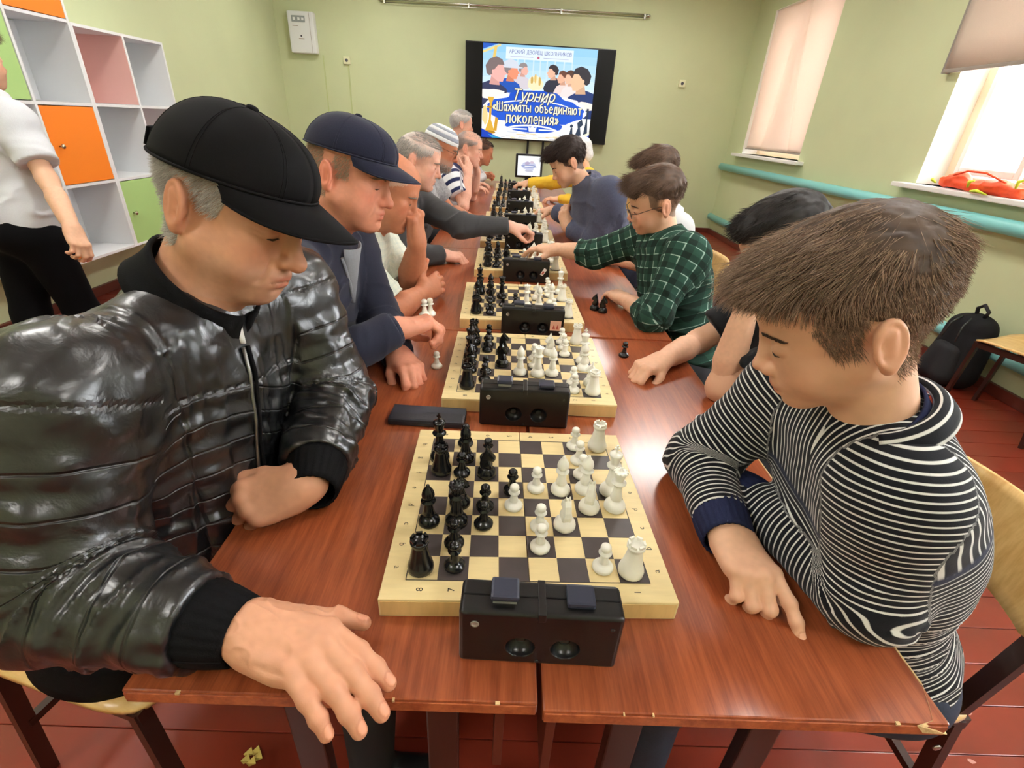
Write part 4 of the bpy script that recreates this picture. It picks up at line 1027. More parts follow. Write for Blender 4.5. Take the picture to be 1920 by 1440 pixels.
def head_details(P, parent, brow_col, pq, eye=(.05, .035, .025), off=(0, 0, 0), brow_w=1.0):
    """brows, eye slits and lash lines for near faces; laid on the sculpted surface"""
    H = frame_from(P['f'], P.get('up', (0, 0, 1))); s = P.get('s', 1.0); c = np.asarray(P['c']); kid = P.get('kid', 0)
    lv = (pq-c)@H/s; lv = lv[lv[:, 0] > .04]
    def W(x, y, z): return tuple(H@(V(x, y, z)*s)+c-np.asarray(off))
    def onface(y, z, r=.003):
        d2 = (lv[:, 1]-y)**2+(lv[:, 2]-z)**2; i = np.argsort(d2)[:6]
        return float(lv[i, 0].max())
    for sg in (-1, 1):
        b = MB(); rd = random.Random(4); n = 110
        for i in range(n):
            u = i/(n-1); y = sg*(.0125+.036*u); z = (.0185 if kid else .02)+.006*math.sin(u*2.5)-.006*u+rd.uniform(-.0024, .0024)*(1-.5*u)*brow_w
            L = .007; a = rd.uniform(-.4, .8); y2 = y+sg*L; z2 = z+.0025*a
            b.tube([W(onface(y, z)+.0002, y, z), W(onface((y+y2)/2, z)+.0016, (y+y2)/2, (z+z2)/2), W(onface(y2, z2)+.0006, y2, z2)], [.0007*s, .0006*s, .0001*s], 3)
        b.build('eyebrow', mat('brow_%.3f_%.3f' % (brow_col[0], brow_col[1]), brow_col, .7), parent)
        zl = -.0045
        e = MB(); up_ = []; lo_ = []
        for i in range(11):
            u = i/10; y = sg*(.0205+.023*u); k = math.sin(u*PI)
            up_.append((y, zl+.0008*k-.001*u)); lo_.append((y, zl-.0026*k-.001*u))
        vs = [W(onface(y, z)+.0003, y, z) for y, z in up_]+[W(onface(y, z)+.0003, y, z) for y, z in lo_]
        e.add(vs, [(i, i+1, 12+i, 11+i) for i in range(10)], True); e.build('eye', mat('eye_%.2f' % eye[0], eye+(1,), .15), parent)
        lb = MB(); lb.tube([W(onface(y, z)+.0006, y, z) for y, z in up_], [.0004*s]+[.0009*s]*9+[.0005*s], 5)
        lb.build('eyelashes', mat('lash_dark', (.03, .02, .015, 1), .6), parent)

# ------------------------------------------------------------------ hands
FING = [((.088, .0275, .001), (.043, .026, .022), .0098), ((.092, .008, .003), (.047, .030, .023), .0100), ((.087, -.0115, .001), (.044, .028, .022), .0094), ((.077, -.0295, -.002), (.035, .021, .019), .0084)]
def build_hand(W, d, n, side, flex, skin, res, spread=(6, 1, -4, -9), thumb=((40, -15), (25, -15), (20, -10)), s=1.0, elbow=None, arm_r=.042, sleeve=None, red=None, thin=1.0, veins=0):
    """W wrist, d to knuckles, n back of the hand; flex = 4 x (mcp,pip,dip) degrees; thumb = three (out, down) angles. returns p,q,tint (world)"""
    sg = 1 if side == 'R' else -1
    d = unit(d); n = np.asarray(n, float); n = unit(n-d*(n@d)); yv = np.cross(n, d)*sg
    M = np.stack([d, yv, n], 1)        # local -> world (thumb on +y for both hands)
    prims = []; nails = []; knuck = []
    for (b, L, r), fl, sp in zip(FING, flex, spread):
        r = r*thin
        p0 = np.asarray(b); a = 0; yw = math.radians(sp)
        prims.append((RC((.008, b[1]*.5, 0), p0-V(.004, 0, .002), .0155, r*1.28), .014))
        prims.append((EL(p0+V(0, 0, .0035), (.0105, .0088*thin, .0085)), .008)); knuck.append(p0)
        rr = [r*1.12, r*1.04, r*.97, r*.84]
        for k in range(3):
            a += math.radians(fl[k])
            dv = V(math.cos(a)*math.cos(yw), math.sin(yw)*max(.2, math.cos(a)), -math.sin(a)); dv = unit(dv)
            p1 = p0+dv*L[k]
            prims.append((RC(p0, p1, rr[k], rr[k+1]), .006 if k == 0 else .0035))
            if k < 2: prims.append((EL(p1, (rr[k+1]*1.0,)*3), .006)); knuck.append(p1)
            if k == 2:
                up = V(math.sin(a), 0, math.cos(a)); nails.append((p1+up*rr[3]*.75-dv*.001, dv, up))
            p0 = p1
    prims.append((EL((.052, 0, -.006), (.046, .038, .0145)), .014))
    prims.append((RC((.018, -.022, -.008), (.062, -.026, -.008), .015, .0125), .014))
    m0 = V(.016, .02, -.008); m1 = V(.05, .043, -.013)
    t_out, t_dn = thumb[0]
    m1 = m0+.044*unit(V(math.cos(math.radians(t_out)), math.sin(math.radians(t_out)), math.sin(math.radians(t_dn))))
    prims.append((RC(m0, m1, .0185, .0125), .016)); p0 = m1; L = (.033, .028); rr = (.0122, .0112, .0088)
    for k in range(2):
        o_, dn = thumb[k+1]; dv = unit(V(math.cos(math.radians(o_)), math.sin(math.radians(o_)), math.sin(math.radians(dn))))
        p1 = p0+dv*L[k]; prims.append((RC(p0, p1, rr[k], rr[k+1]), .006))
        if k == 0: knuck.append(p1)
        else: nails.append((p1+V(0, .3, .9)*rr[2]*.7, dv, unit(V(0, .3, 1))))
        p0 = p1
    prims.append((RC((-.010, 0, 0), (.016, 0, 0), .0275, .029, (V(0, 0, 1), .74)), .018))
    if elbow is not None:
        e = (np.asarray(elbow)-np.asarray(W))@M/s; e0 = unit(e)
        prims.append((RC(e, e0*.004, arm_r, .0262, None), .02)); prims.append((RC(e*.62, e0*.06, arm_r*1.02, .029), .03))
    lo = np.min([p.box(.012)[0] for p, k in prims], 0); hi = np.max([p.box(.012)[1] for p, k in prims], 0)
    v = Vol(lo, hi, res/s)
    for p, k in prims: v.add(p, k)
    p, q = v.surf()
    sk = np.asarray(skin[:3]); t = np.repeat(sk[None], len(p), 0)
    rc = np.asarray(red if red is not None else (sk[0]*.93, sk[1]*.62, sk[2]*.56))
    w = np.zeros(len(p))
    for k_ in knuck: w = np.maximum(w, .5*np.exp(-((p-k_)**2).sum(1)/.011**2))
    for (np_, dv, up) in nails:
        tip = np.exp(-((p-np_)**2).sum(1)/.012**2); w = np.maximum(w, .4*tip)
    t = t*(1-w[:, None])+rc*w[:, None]
    nrm = vnormals(p, q); dd = np.zeros(len(p))
    for (np_, dv, up) in nails:
        x = (p-np_)@dv; y2 = np.abs((p-np_)@np.cross(dv, up)); z = (p-np_)@up
        el2 = ((x+.0015)/.0085)**2+(y2/.0066)**2; rim = (el2 > .62) & (el2 < 1.25) & (z > -.005) & (nrm@up > .2); t[rim] *= np.array([.90, .83, .81])
        on = (el2 < .7) & ((x > -.009) & (x < .0055) & (y2 < .0058) & (z > -.0045) & (nrm@up > .35))
        t[on] = np.asarray((min(1, sk[0]*1.10), sk[1]*1.02, sk[2]*1.04)); dd[on] += .0003
    if veins:      # raised veins and loose skin on the back of the hand
        dors = sstep(.35, .7, nrm[:, 2])*sstep(-.06, .0, p[:, 0])*sstep(.092, .07, p[:, 0])
        rv = 1-np.abs(vnoise(p, (34, 62, 20), 7)); dd += dors*(.0017*rv**7+.0008*(vnoise(p, (120, 160, 60), 8)))
        kn = sstep(.04, .06, p[:, 0])*sstep(.092, .08, p[:, 0])*dors; dd += kn*.0012*np.cos((p[:, 1]-.008)*2*PI/.0195)
    # creases over the finger joints
    for k_ in knuck[0:]:
        dk = p-k_; near = np.exp(-(dk**2).sum(1)/.008**2)*(nrm[:, 2] > -.2)
        dd -= .00035*near*np.maximum(0, np.sin(dk[:, 0]*2600))
    p = p+nrm*dd[:, None]
    t = t*(1+.06*vnoise(p, (140, 140, 140), 5)[:, None])
    return (p*s)@M.T+np.asarray(W), q, np.clip(t, 0, 1)

# ------------------------------------------------------------------ hair
def strands(roots, dirs, lens, rad, seg=3, sag=0.0, seed=0, curl=0.0, sides=3, lift=None):
    """tapered three-sided strands; roots,dirs (n,3), lens (n)"""
    rg = np.random.default_rng(seed); n = len(roots)
    d = dirs/np.linalg.norm(dirs, axis=1, keepdims=True)
    side = np.cross(d, rg.normal(size=(n, 3))); side /= np.linalg.norm(side, axis=1, keepdims=True)+1e-9
    P = []; cur = roots.copy(); dd = d.copy(); step = (lens/seg)[:, None]
    bend = side*rg.uniform(-1, 1, (n, 1))*curl
    pts = [cur]
    for k in range(seg):
        cur = cur+dd*step; pts.append(cur)
        dd = dd+bend+V(0, 0, -sag)[None, :]
        if lift is not None: dd = dd+lift*(1.0/seg)
        dd /= np.linalg.norm(dd, axis=1, keepdims=True)
    verts = []; b2 = np.cross(d, side)
    for k in range(seg+1):
        r = rad*(1-.85*(k/seg)**1.5)
        for j in range(sides):
            a = 2*PI*j/sides; verts.append(pts[k]+(side*math.cos(a)+b2*math.sin(a))*r)
    Vv = np.stack(verts, 1).reshape(-1, 3); m = (seg+1)*sides
    f = []
    for k in range(seg):
        for j in range(sides): f.append((k*sides+j, k*sides+(j+1) % sides, (k+1)*sides+(j+1) % sides, (k+1)*sides+j))
    f = np.array(f); Q = (f[None]+(np.arange(n)*m)[:, None, None]).reshape(-1, 4)
    return Vv, Q, m
def sample_surf(p, q, n, mask, seed=0):
    rg = np.random.default_rng(seed); vn = vnormals(p, q)
    cen = p[q].mean(1); w = mask(cen); a = np.linalg.norm(np.cross(p[q[:, 2]]-p[q[:, 0]], p[q[:, 3]]-p[q[:, 1]]), axis=1)*w
    idx = rg.choice(len(q), n, p=a/a.sum()); b = rg.dirichlet((1, 1, 1, 1), n)
    return (p[q[idx]]*b[:, :, None]).sum(1), (vn[q[idx]]*b[:, :, None]).sum(1)
# ================================================================== people
M_skin = attr_mat('skin', .52, .4, sub=.06, bump=.22, bscale=420, bdist=.0006)
M_hairm = attr_mat('hair', .55, .35)
def torso_prims(P, t=0.0):
    N = np.asarray(P['neck']); B = np.asarray(P['pelvis']); up = unit(N-B); SL, SR = np.asarray(P['shL']), np.asarray(P['shR'])
    lat = SL-SR; lat = unit(lat-up*(lat@up)); fw = np.cross(lat, up)
    A = np.stack([fw, lat, up], 1); L = np.linalg.norm(N-B); k = P.get('bulk', 1.0); bl = P.get('belly', 0.0)
    pr = [(EL(B+up*L*.70-fw*.005, (.108*k+t, .158*k+t, .175+t), A), .05),
          (EL(B+up*L*.36+fw*(.012+bl*.6), (.112*k+bl+t, .150*k+bl*.5+t, .19+t), A), .07),
          (EL(B+up*.02, (.125*k+t, .168*k+t, .13+t), A), .06)]
    for S in (SL, SR):
        pr.append((RC(N-up*.025, S, .050+t*.5, .058*k+t, None), .05))
        pr.append((RC(B+up*L*.62+(S-(SL+SR)/2)*.45, S-up*.03, .085*k+t, .055*k+t), .05))
    return pr, A
def arm_prims(P, sd, t=0.0, cuff=1.0):
    S, E, W = (np.asarray(P[k+sd], float) for k in ('sh', 'el', 'wr')); k = P.get('bulk', 1.0)
    end = E+(W-E)*cuff
    ra = P.get('arm_r', (.062, .049, .045, .033))
    return [(RC(S, E, ra[0]*k+t, ra[1]*k+t), .03), (RC(E, end, ra[2]*k+t*1.05, (ra[2]+(ra[3]-ra[2])*cuff)*k+t*.9), .035)]
def sleeve_half(P, sd, frac):
    """short sleeve: ends on the upper arm"""
    S, E = np.asarray(P['sh'+sd], float), np.asarray(P['el'+sd], float); return S+(E-S)*frac
def garment_vol(P, res, t, cuffs=('long', 'long'), cuff_at=1.0, short=.62, hem=-.04, extra=None):
    tp, A = torso_prims(P, t)
    boxes = [p.box(.03) for p, k in tp]
    arms = []
    for sd, mode in zip('LR', cuffs):
        S, E, W = (np.asarray(P[k+sd], float) for k in ('sh', 'el', 'wr'))
        if mode == 'short':
            e2 = S+(E-S)*short; ra = P.get('arm_r', (.062, .049)); k = P.get('bulk', 1)
            ap = [(RC(S, e2+unit(E-S)*.03, ra[0]*k+t, ra[1]*k+t+.014), .03)]; cp, cn = e2, unit(E-S)
        else:
            ap = arm_prims(P, sd, t, cuff_at+.1); cp, cn = E+(W-E)*cuff_at, unit(W-E)
        boxes += [p.box(.03) for p, k in ap]; arms.append((ap, cp, cn, S))
    lo = np.min([b[0] for b in boxes], 0); hi = np.max([b[1] for b in boxes], 0)
    v = Vol(lo, hi, res)
    for p, k in tp: v.add(p, k)
    if extra:
        for p, k in extra: v.add(p, k)
    up = A[:, 2]
    v.half(np.asarray(P['pelvis'])+up*hem, -up, .004)
    for ap, cp, cn, S in arms:
        bl = np.min([p.box(.03)[0] for p, k in ap], 0); bh = np.max([p.box(.03)[1] for p, k in ap], 0)
        i0 = np.clip(np.floor((bl-v.lo)/res), 0, None); l2 = v.lo+i0*res
        a = Vol(l2, np.minimum(bh, v.lo+(v.n-2)*res), res)
        for p, k in ap: a.add(p, k)
        a.half(cp, cn, .003)
        v.merge(a, lambda X, Y, Z: .008+.055*np.clip(1-np.sqrt((X-S[0])**2+(Y-S[1])**2+(Z-S[2])**2)/.2, 0, 1))
    for p, k in P.get('cutaway', []): v.cut(p, k)
    return v, A
def garment_coords(P, p, A):
    """per-vertex: region (0 torso,1 L arm,2 R arm), length along arm, angle around arm, torso height and side"""
    B = np.asarray(P['pelvis'])
    X, Y, Z = p[:, 0], p[:, 1], p[:, 2]
    tp, _ = torso_prims(P, 0); td = np.min([q.d(X, Y, Z) for q, k in tp[:3]], 0)
    reg = np.zeros(len(p), int); al = np.zeros(len(p)); ang = np.zeros(len(p)); best = td.copy(); ad = {}
    for i, sd in enumerate('LR'):
        S, E, W = (np.asarray(P[k+sd], float) for k in ('sh', 'el', 'wr'))
        r1, r2 = RC(S, E, .055, .045), RC(E, W, .045, .033)
        d1, d2 = r1.d(X, Y, Z), r2.d(X, Y, Z); d = np.minimum(d1, d2); ad[sd] = d
        Lu, Lf = np.linalg.norm(E-S), np.linalg.norm(W-E)
        h1 = ((p-S)@unit(E-S)); h2 = Lu+((p-E)@unit(W-E))
        # smooth blend of the two lengths around the elbow
        w = sstep(-.009, .009, d1-d2); a_ = h1*(1-w)+h2*w
        ax1 = unit(E-S); ref = unit(np.cross(ax1, V(0, 0, 1)+.01)); b_ = np.cross(ax1, ref)
        ax2 = unit(W-E); ref2 = unit(ref-ax2*(ref@ax2)); b2 = np.cross(ax2, ref2)
        an = np.where(w < .5, np.arctan2((p-S)@b_, (p-S)@ref), np.arctan2((p-E)@b2, (p-E)@ref2))
        m = d < best-.012
        reg[m] = i+1; al[m] = a_[m]; ang[m] = an[m]; best = np.minimum(best, d+.0)
    loc = (p-B)@A
    return dict(reg=reg, al=al, ang=ang, fx=loc[:, 0], fy=loc[:, 1], fz=loc[:, 2], td=td)
def legs(P, root, off, mt, ms, res=.012, shoes=True):
    hp = np.asarray(P['pelvis']); s = P['side']; fx = -s; fz = P.get('leg_fwd', .44)
    y0 = hp[1]; pr = []; sh = []
    posts = [TY0+i*DL+e for i in range(5) for e in (.1, DL-.1)]
    for dy in sorted([k*.01 for k in range(-16, 17)], key=abs):     # keep the knees clear of the desk posts
        if all(abs(y0+dy+g*.11-pp) > .085 for g in (-1, 1) for pp in posts): y0 += dy; break
    for sg in (-1, 1):
        h = hp+V(fx*.02, sg*.09, -.005); k = V(hp[0]+fx*fz, y0+sg*.11, .50); a = V(hp[0]+fx*(fz-.02), y0+sg*.11, .09)
        pr += [(RC(h, k, .088, .066), .04), (RC(k, a, .064, .05), .03)]; sh.append((a, sg))
    pr.append((EL(hp+V(0, 0, -.01), (.14, .175, .095)), .05))
    lo = np.min([p.box(.02)[0] for p, k in pr], 0); hi = np.max([p.box(.02)[1] for p, k in pr], 0); v = Vol(lo, hi, res)
    for p, k in pr: v.add(p, k)
    p, q = v.surf(); link('trousers', npmesh('trousers', p-off, q, mt), root)
    if shoes:
        for a, sg in sh:
            v = Vol(a+V(-.2, -.08, -.1), a+V(.2, .08, .06), .008)
            v.add(RC(a+V(-fx*.02, 0, -.055), a+V(fx*.14, 0, -.06), .036, .034, (V(0, 0, 1), .8)), .02); v.add(EL(a+V(0, 0, -.02), (.05, .042, .05)), .02)
            v.half(a+V(0, 0, -.0895), V(0, 0, -1), .002)
            p, q = v.surf(); link('shoe', npmesh('shoe', p-off, q, ms), root)
def child(root, name, p, q, m, tint=None, attrs=None):
    off = np.asarray(root.location)
    return link(name, npmesh(name, p-off, q, m, tint, attrs), root)
def body_core(P, k=.72):
    """torso and upper arms of the body under the clothes, so that the figure is whole"""
    tp, A = torso_prims(P, -.03)
    pr = tp+[(RC(P['sh'+s], P['el'+s], .042, .036), .03) for s in 'LR']+[(RC(P['el'+s], np.asarray(P['el'+s])+(np.asarray(P['wr'+s])-np.asarray(P['el'+s]))*.6, .036, .03), .02) for s in 'LR']
    lo = np.min([p.box(.02)[0] for p, k in pr], 0); hi = np.max([p.box(.02)[1] for p, k in pr], 0); v = Vol(lo, hi, .014)
    for p, k in pr: v.add(p, k)
    p, q = v.surf(); return p, q, np.repeat(np.asarray(P['skin'][:3])[None], len(p), 0)
def collar(P, root, m, r=.066, h=.045, tilt=.0, gap=.25, name='collar', flare=.012, th=.006, n=40, drop=0.0, at=.0):
    """band around the neck; opening faces forward"""
    N = np.asarray(P['neck']); c = np.asarray(P['c']); axis = unit(c-V(0, 0, .02)-N)
    axis = unit(axis*(1-tilt)+V(0, 0, 1)*tilt)
    lat = np.asarray(P['shL'])-np.asarray(P['shR']); lat = unit(lat-axis*(lat@axis)); fw = np.cross(lat, axis); off = np.asarray(root.location)
    def fn(u, v):
        a = gap+(2*PI-2*gap)*u
        rr = r+flare*(1-v)**2; fr = (1+math.cos(a))/2
        z = at+h*v-drop*fr-.01
        return tuple(N+axis*z+(fw*math.cos(a)+lat*math.sin(a)*1.02)*rr-off)
    o = MB().grid(fn, n, 6).build(name, m, root); solidify(o, th, 1); return o
def make_cap(P, root, m_crown, m_visor, size=1.0, visor=.075, front=None, base=(.034, .042), seams=True, back_strap=True, h=.1, droop=.008):
    H = frame_from(P['f'], P.get('up', (0, 0, 1))); s = P.get('s', 1.0); c = np.asarray(P['c']); off = np.asarray(root.location)
    W = lambda l: tuple(H@(np.asarray(l, float)*s)+c-off)
    a, b, xc = .1125*size, .0895*size, -.01
    def dome(th, ph):
        k = math.cos(ph)**.82; z0 = base[0]+(base[1]-base[0])*(math.cos(th)+1)/2
        return (xc+a*k*math.cos(th)+.012*math.sin(ph)*math.cos(ph)*max(0, math.cos(th)), b*k*math.sin(th), z0+(h*size+.034-z0+.034*0)*math.sin(ph)**1.05)
    crown = MB().grid(lambda u, v: W(dome(2*PI*u, v*PI/2*.995)), 49, 18).build('cap', m_crown, root); solidify(crown, .003, -1)
    if seams:
        for k in range(6):
            th = PI/6+k*PI/3 if seams == 1 else k*PI/3
            for d in (-.025, .025):
                pts = [W(tuple(np.array(dome(th+d*math.cos(ph*.9), ph))*1.0)) for ph in [i/14*PI/2*.97 for i in range(15)]]
                MB().tube(pts, .0007*s, 5).build('seam', m_crown, crown)
    top = dome(0, PI/2*.999)
    MB().lathe([(.0085, -.002), (.0085, .002), (.006, .0045), (.0005, .0055)], 14, W(top), Matrix(H.tolist())).build('button', m_crown, crown)
    # sweatband rim
    MB().tube([W(np.array(dome(2*PI*i/48, 0))*V(1.004, 1.004, 1)) for i in range(48)], .0022*s, 6, closed=True).build('rim', m_crown, crown)
    def vis(u, v, dz=0):
        uu = 2*u-1; th = uu*1.22; x0, y0, z0 = dome(th, 0)
        L = visor*(1-abs(uu)**3.0*.80); x = x0+L*v*(.55+.45*math.cos(th)); y = y0*(1-.06*v)+.004*uu*v
        return (x, y, z0-.002-droop*v*(L/visor)-.12*visor*v*v-.030*(abs(uu)**2)*v*(L/visor)+dz)
    nu, nv = 33, 9; vs = [W(vis(i/(nu-1), j/(nv-1))) for i in range(nu) for j in range(nv)]+[W(vis(i/(nu-1), j/(nv-1), -.003)) for i in range(nu) for j in range(nv)]
    N = nu*nv; fs = []
    for i in range(nu-1):
        for j in range(nv-1):
            q = (i*nv+j, (i+1)*nv+j, (i+1)*nv+j+1, i*nv+j+1); fs.append(q); fs.append(tuple(N+k for k in q[::-1]))
        j = nv-1; fs.append((i*nv+j, (i+1)*nv+j, N+(i+1)*nv+j, N+i*nv+j))
    MB().add(vs, fs, True).build('visor', m_visor, crown)
    MB().tube([W(np.array(vis(i/40, 1))+V(.0003, 0, -.0015)) for i in range(41)], .0022*s, 6).build('visor_piping', m_visor, crown)
    if back_strap:
        x0, y0, z0 = dome(PI, .0)
        st = MB()
        st.grid(lambda u, v: W((xc+(a+.004)*math.cos(PI+(u-.5)*.9), (b+.004)*math.sin(PI+(u-.5)*.9), base[0]+.002+.024*v)), 12, 3)
        so = st.build('back_strap', m_crown, crown); solidify(so, .003)
    return crown
def hair_tint(n, m, c1, c2, seed=0):
    rg = np.random.default_rng(seed); k = rg.beta(2, 2, n)[:, None]
    t = np.asarray(c1[:3])[None]*(1-k)+np.asarray(c2[:3])[None]*k; return np.repeat(t, m, 0)
def fuzz(P, root, pq, mask, n, length, c1, c2, rad=.0005, name='hair', flow=(-.3, 0, -.7), lift=.6, seed=0, seg=2, curl=.25, lenvar=.4):
    """short hair growing out of the head surface; mask and flow in head coordinates"""
    H = frame_from(P['f'], P.get('up', (0, 0, 1))); s = P.get('s', 1.0); c = np.asarray(P['c'])
    p, q = pq; loc = (p-c)@H/s
    ear = lambda l: 1-(((l[:, 0]+.024)/.024)**2+((l[:, 2]+.006)/.037)**2 < 1)*(np.abs(l[:, 1]) > .064)
    roots, nr = sample_surf(loc, q, n, lambda l: mask(l)*ear(l), seed)
    rg = np.random.default_rng(seed)
    fl = flow(roots) if callable(flow) else np.repeat(np.asarray(flow, float)[None], n, 0)
    d = nr*lift+fl+rg.normal(size=(n, 3))*.18
    ln = length*(1+lenvar*rg.uniform(-1, 1, n)); ln = ln*(len_f(roots) if (len_f := P.get('len_f')) else 1)
    vv, qq, m = strands(roots-nr*.0008, d, ln, rad, seg, 0, seed, curl)
    return child(root, name, (vv*s)@H.T+c, qq, M_hairm, hair_tint(n, m, c1, c2, seed))
def hair_volume(P, root, prims, cuts, tintc, res=.004, name='hair_mass', bump=.002, seed=0, nsc=(60, 200, 60)):
    """solid hair mass in head coordinates; returns (p,q) in world"""
    H = frame_from(P['f'], P.get('up', (0, 0, 1))); s = P.get('s', 1.0); c = np.asarray(P['c'])
    lo = np.min([p.box(.015)[0] for p, k in prims], 0); hi = np.max([p.box(.015)[1] for p, k in prims], 0); v = Vol(lo, hi, res/s)
    for p, k in prims: v.add(p, k)
    for p, k in cuts:
        if isinstance(p, tuple): v.half(p[0], p[1], k)
        else: v.cut(p, k)
    p, q = v.surf(); n = vnormals(p, q)
    p = p+n*(bump*vnoise(p, nsc, seed)+bump*.6*vnoise(p, np.asarray(nsc)*2.1, seed+1))[:, None]
    k = (.5+.5*vnoise(p, np.asarray(nsc)*1.2, seed+2))[:, None]
    t = np.asarray(tintc[0][:3])*(1-k)+np.asarray(tintc[1][:3])*k
    w = (p*s)@H.T+c
    child(root, name, w, q, M_hairm, t); return w, q
def default_pose(c, side, neck=None, z_sh=None, w=.19, pel=None, turn=0.0):
    """seated skeleton from the head centre. side -1: left of the table facing +X, +1: right facing -X"""
    c = np.asarray(c, float); fx = -side
    N = np.asarray(neck) if neck is not None else c+V(-fx*.085, 0, -.165)
    cs, sn = math.cos(turn), math.sin(turn)
    lat = V(0, 1, 0)*fx          # towards the person's left
    lat = V(-sn*fx, cs*fx, 0)
    d = dict(c=c, neck=N, side=side, shL=N+lat*w+V(-fx*.02, 0, -.055), shR=N-lat*w+V(-fx*.02, 0, -.055))
    d['pelvis'] = np.asarray(pel) if pel is not None else V(side*.70, N[1], .55)
    return d
def shirt_front(P, root, m, w=.035, h=.12, name='undershirt', t=.0):
    """small V of an undershirt at the neck opening"""
    N = np.asarray(P['neck']); lat = unit(np.asarray(P['shL'])-np.asarray(P['shR'])); up = unit(N-np.asarray(P['pelvis'])); fw = np.cross(lat, up); off = np.asarray(root.location)
    o = MB().grid(lambda u, v: tuple(N+fw*(.072+t+.03*v-.02*(2*u-1)**2)+lat*(2*u-1)*w*(1-.85*v)+up*(-.0-h*v+.01)-off), 9, 6).build(name, m, root)
    solidify(o, .004); return o
M_trd = mat('trousers_dark', srgb(34, 34, 40), .8); M_trblue = mat('trousers_blue', srgb(38, 46, 66), .8, noise=.15, nscale=200); M_shoe = mat('shoe_black', (.012, .012, .013, 1), .4)
# ------------------------------------------------------------------ man in the black leather jacket (left foreground)
def leather_mat():
    m = bpy.data.materials.new('black_leather'); m.use_nodes = True; nt = m.node_tree; b = nt.nodes['Principled BSDF']
    b.inputs['Base Color'].default_value = (.007, .0075, .009, 1); b.inputs['Roughness'].default_value = .34; b.inputs['Specular IOR Level'].default_value = .75
    b.inputs['Coat Weight'].default_value = .25; b.inputs['Coat Roughness'].default_value = .22
    tc = nt.nodes.new('ShaderNodeTexCoord')
    n = nt.nodes.new('ShaderNodeTexNoise'); n.inputs['Scale'].default_value = 240; n.inputs['Detail'].default_value = 3
    n2 = nt.nodes.new('ShaderNodeTexNoise'); n2.inputs['Scale'].default_value = 24; n2.inputs['Detail'].default_value = 4; n2.inputs['Distortion'].default_value = .6
    nt.links.new(tc.outputs['Object'], n.inputs['Vector']); nt.links.new(tc.outputs['Object'], n2.inputs['Vector'])
    a0 = nt.nodes.new('ShaderNodeAttribute'); a0.attribute_name = 'row'
    fr = nt.nodes.new('ShaderNodeMath'); fr.operation = 'FRACT'; nt.links.new(a0.outputs['Fac'], fr.inputs[0])
    sb = nt.nodes.new('ShaderNodeMath'); sb.operation = 'SUBTRACT'; sb.inputs[1].default_value = .5; nt.links.new(fr.outputs[0], sb.inputs[0])
    ab = nt.nodes.new('ShaderNodeMath'); ab.operation = 'ABSOLUTE'; nt.links.new(sb.outputs[0], ab.inputs[0])
    mr = nt.nodes.new('ShaderNodeMapRange'); mr.interpolation_type = 'SMOOTHSTEP'; mr.inputs[1].default_value = .44; mr.inputs[2].default_value = .5; nt.links.new(ab.outputs[0], mr.inputs[0])
    am = nt.nodes.new('ShaderNodeAttribute'); am.attribute_name = 'rowmask'
    mu = nt.nodes.new('ShaderNodeMath'); mu.operation = 'MULTIPLY'; nt.links.new(mr.outputs[0], mu.inputs[0]); nt.links.new(am.outputs['Fac'], mu.inputs[1])
    as_ = nt.nodes.new('ShaderNodeAttribute'); as_.attribute_name = 'seam'
    a = nt.nodes.new('ShaderNodeMath'); a.operation = 'MAXIMUM'; nt.links.new(mu.outputs[0], a.inputs[0]); nt.links.new(as_.outputs['Fac'], a.inputs[1])
    b1 = nt.nodes.new('ShaderNodeBump'); b1.inputs['Strength'].default_value = .12; b1.inputs['Distance'].default_value = .0006; nt.links.new(n.outputs['Fac'], b1.inputs['Height'])
    b2 = nt.nodes.new('ShaderNodeBump'); b2.inputs['Strength'].default_value = .5; b2.inputs['Distance'].default_value = .006; nt.links.new(n2.outputs['Fac'], b2.inputs['Height']); nt.links.new(b1.outputs[0], b2.inputs['Normal'])
    b3 = nt.nodes.new('ShaderNodeBump'); b3.invert = True; b3.inputs['Strength'].default_value = 1.0; b3.inputs['Distance'].default_value = .003; nt.links.new(a.outputs[0], b3.inputs['Height']); nt.links.new(b2.outputs[0], b3.inputs['Normal'])
    nt.links.new(b3.outputs[0], b.inputs['Normal'])
    r = nt.nodes.new('ShaderNodeMapRange'); r.inputs[3].default_value = .25; r.inputs[4].default_value = .43; nt.links.new(n2.outputs['Fac'], r.inputs[0]); nt.links.new(r.outputs[0], b.inputs['Roughness'])
    return m
M_leather = leather_mat()
M_knit = mat('black_rib_knit', (.005, .005, .006, 1), .85, .12, bump=.5, bscale=500, bdist=.001)
M_capcloth = mat('cap_black', (.006, .0055, .0065, 1), .8, .12, bump=.2, bscale=700, bdist=.0005)
M_zip = mat('zip_metal', srgb(150, 150, 150), .35, metal=1)
SK1 = srgb(204, 148, 116)
P1 = dict(c=V(-.440, .783, 1.242), f=(.905, -.225, -.36), up=(.38, .069, .922), s=1.03, chin_back=.012, skin=SK1, neck=V(-.525, .765, 1.10), side=-1,
          shR=V(-.575, .545, 1.04), shL=V(-.47, .965, 1.05), elR=V(-.585, .44, .815), elL=V(-.395, .93, .83), wrR=V(-.335, .394, .805), wrL=V(-.345, .672, .80),
          pelvis=V(-.70, .70, .53), bulk=1.12, belly=.02, fat=.01, nose=1.12, wrinkle=1.2, blush=.7, stubble=.12, arm_r=(.068, .058, .054, .036))
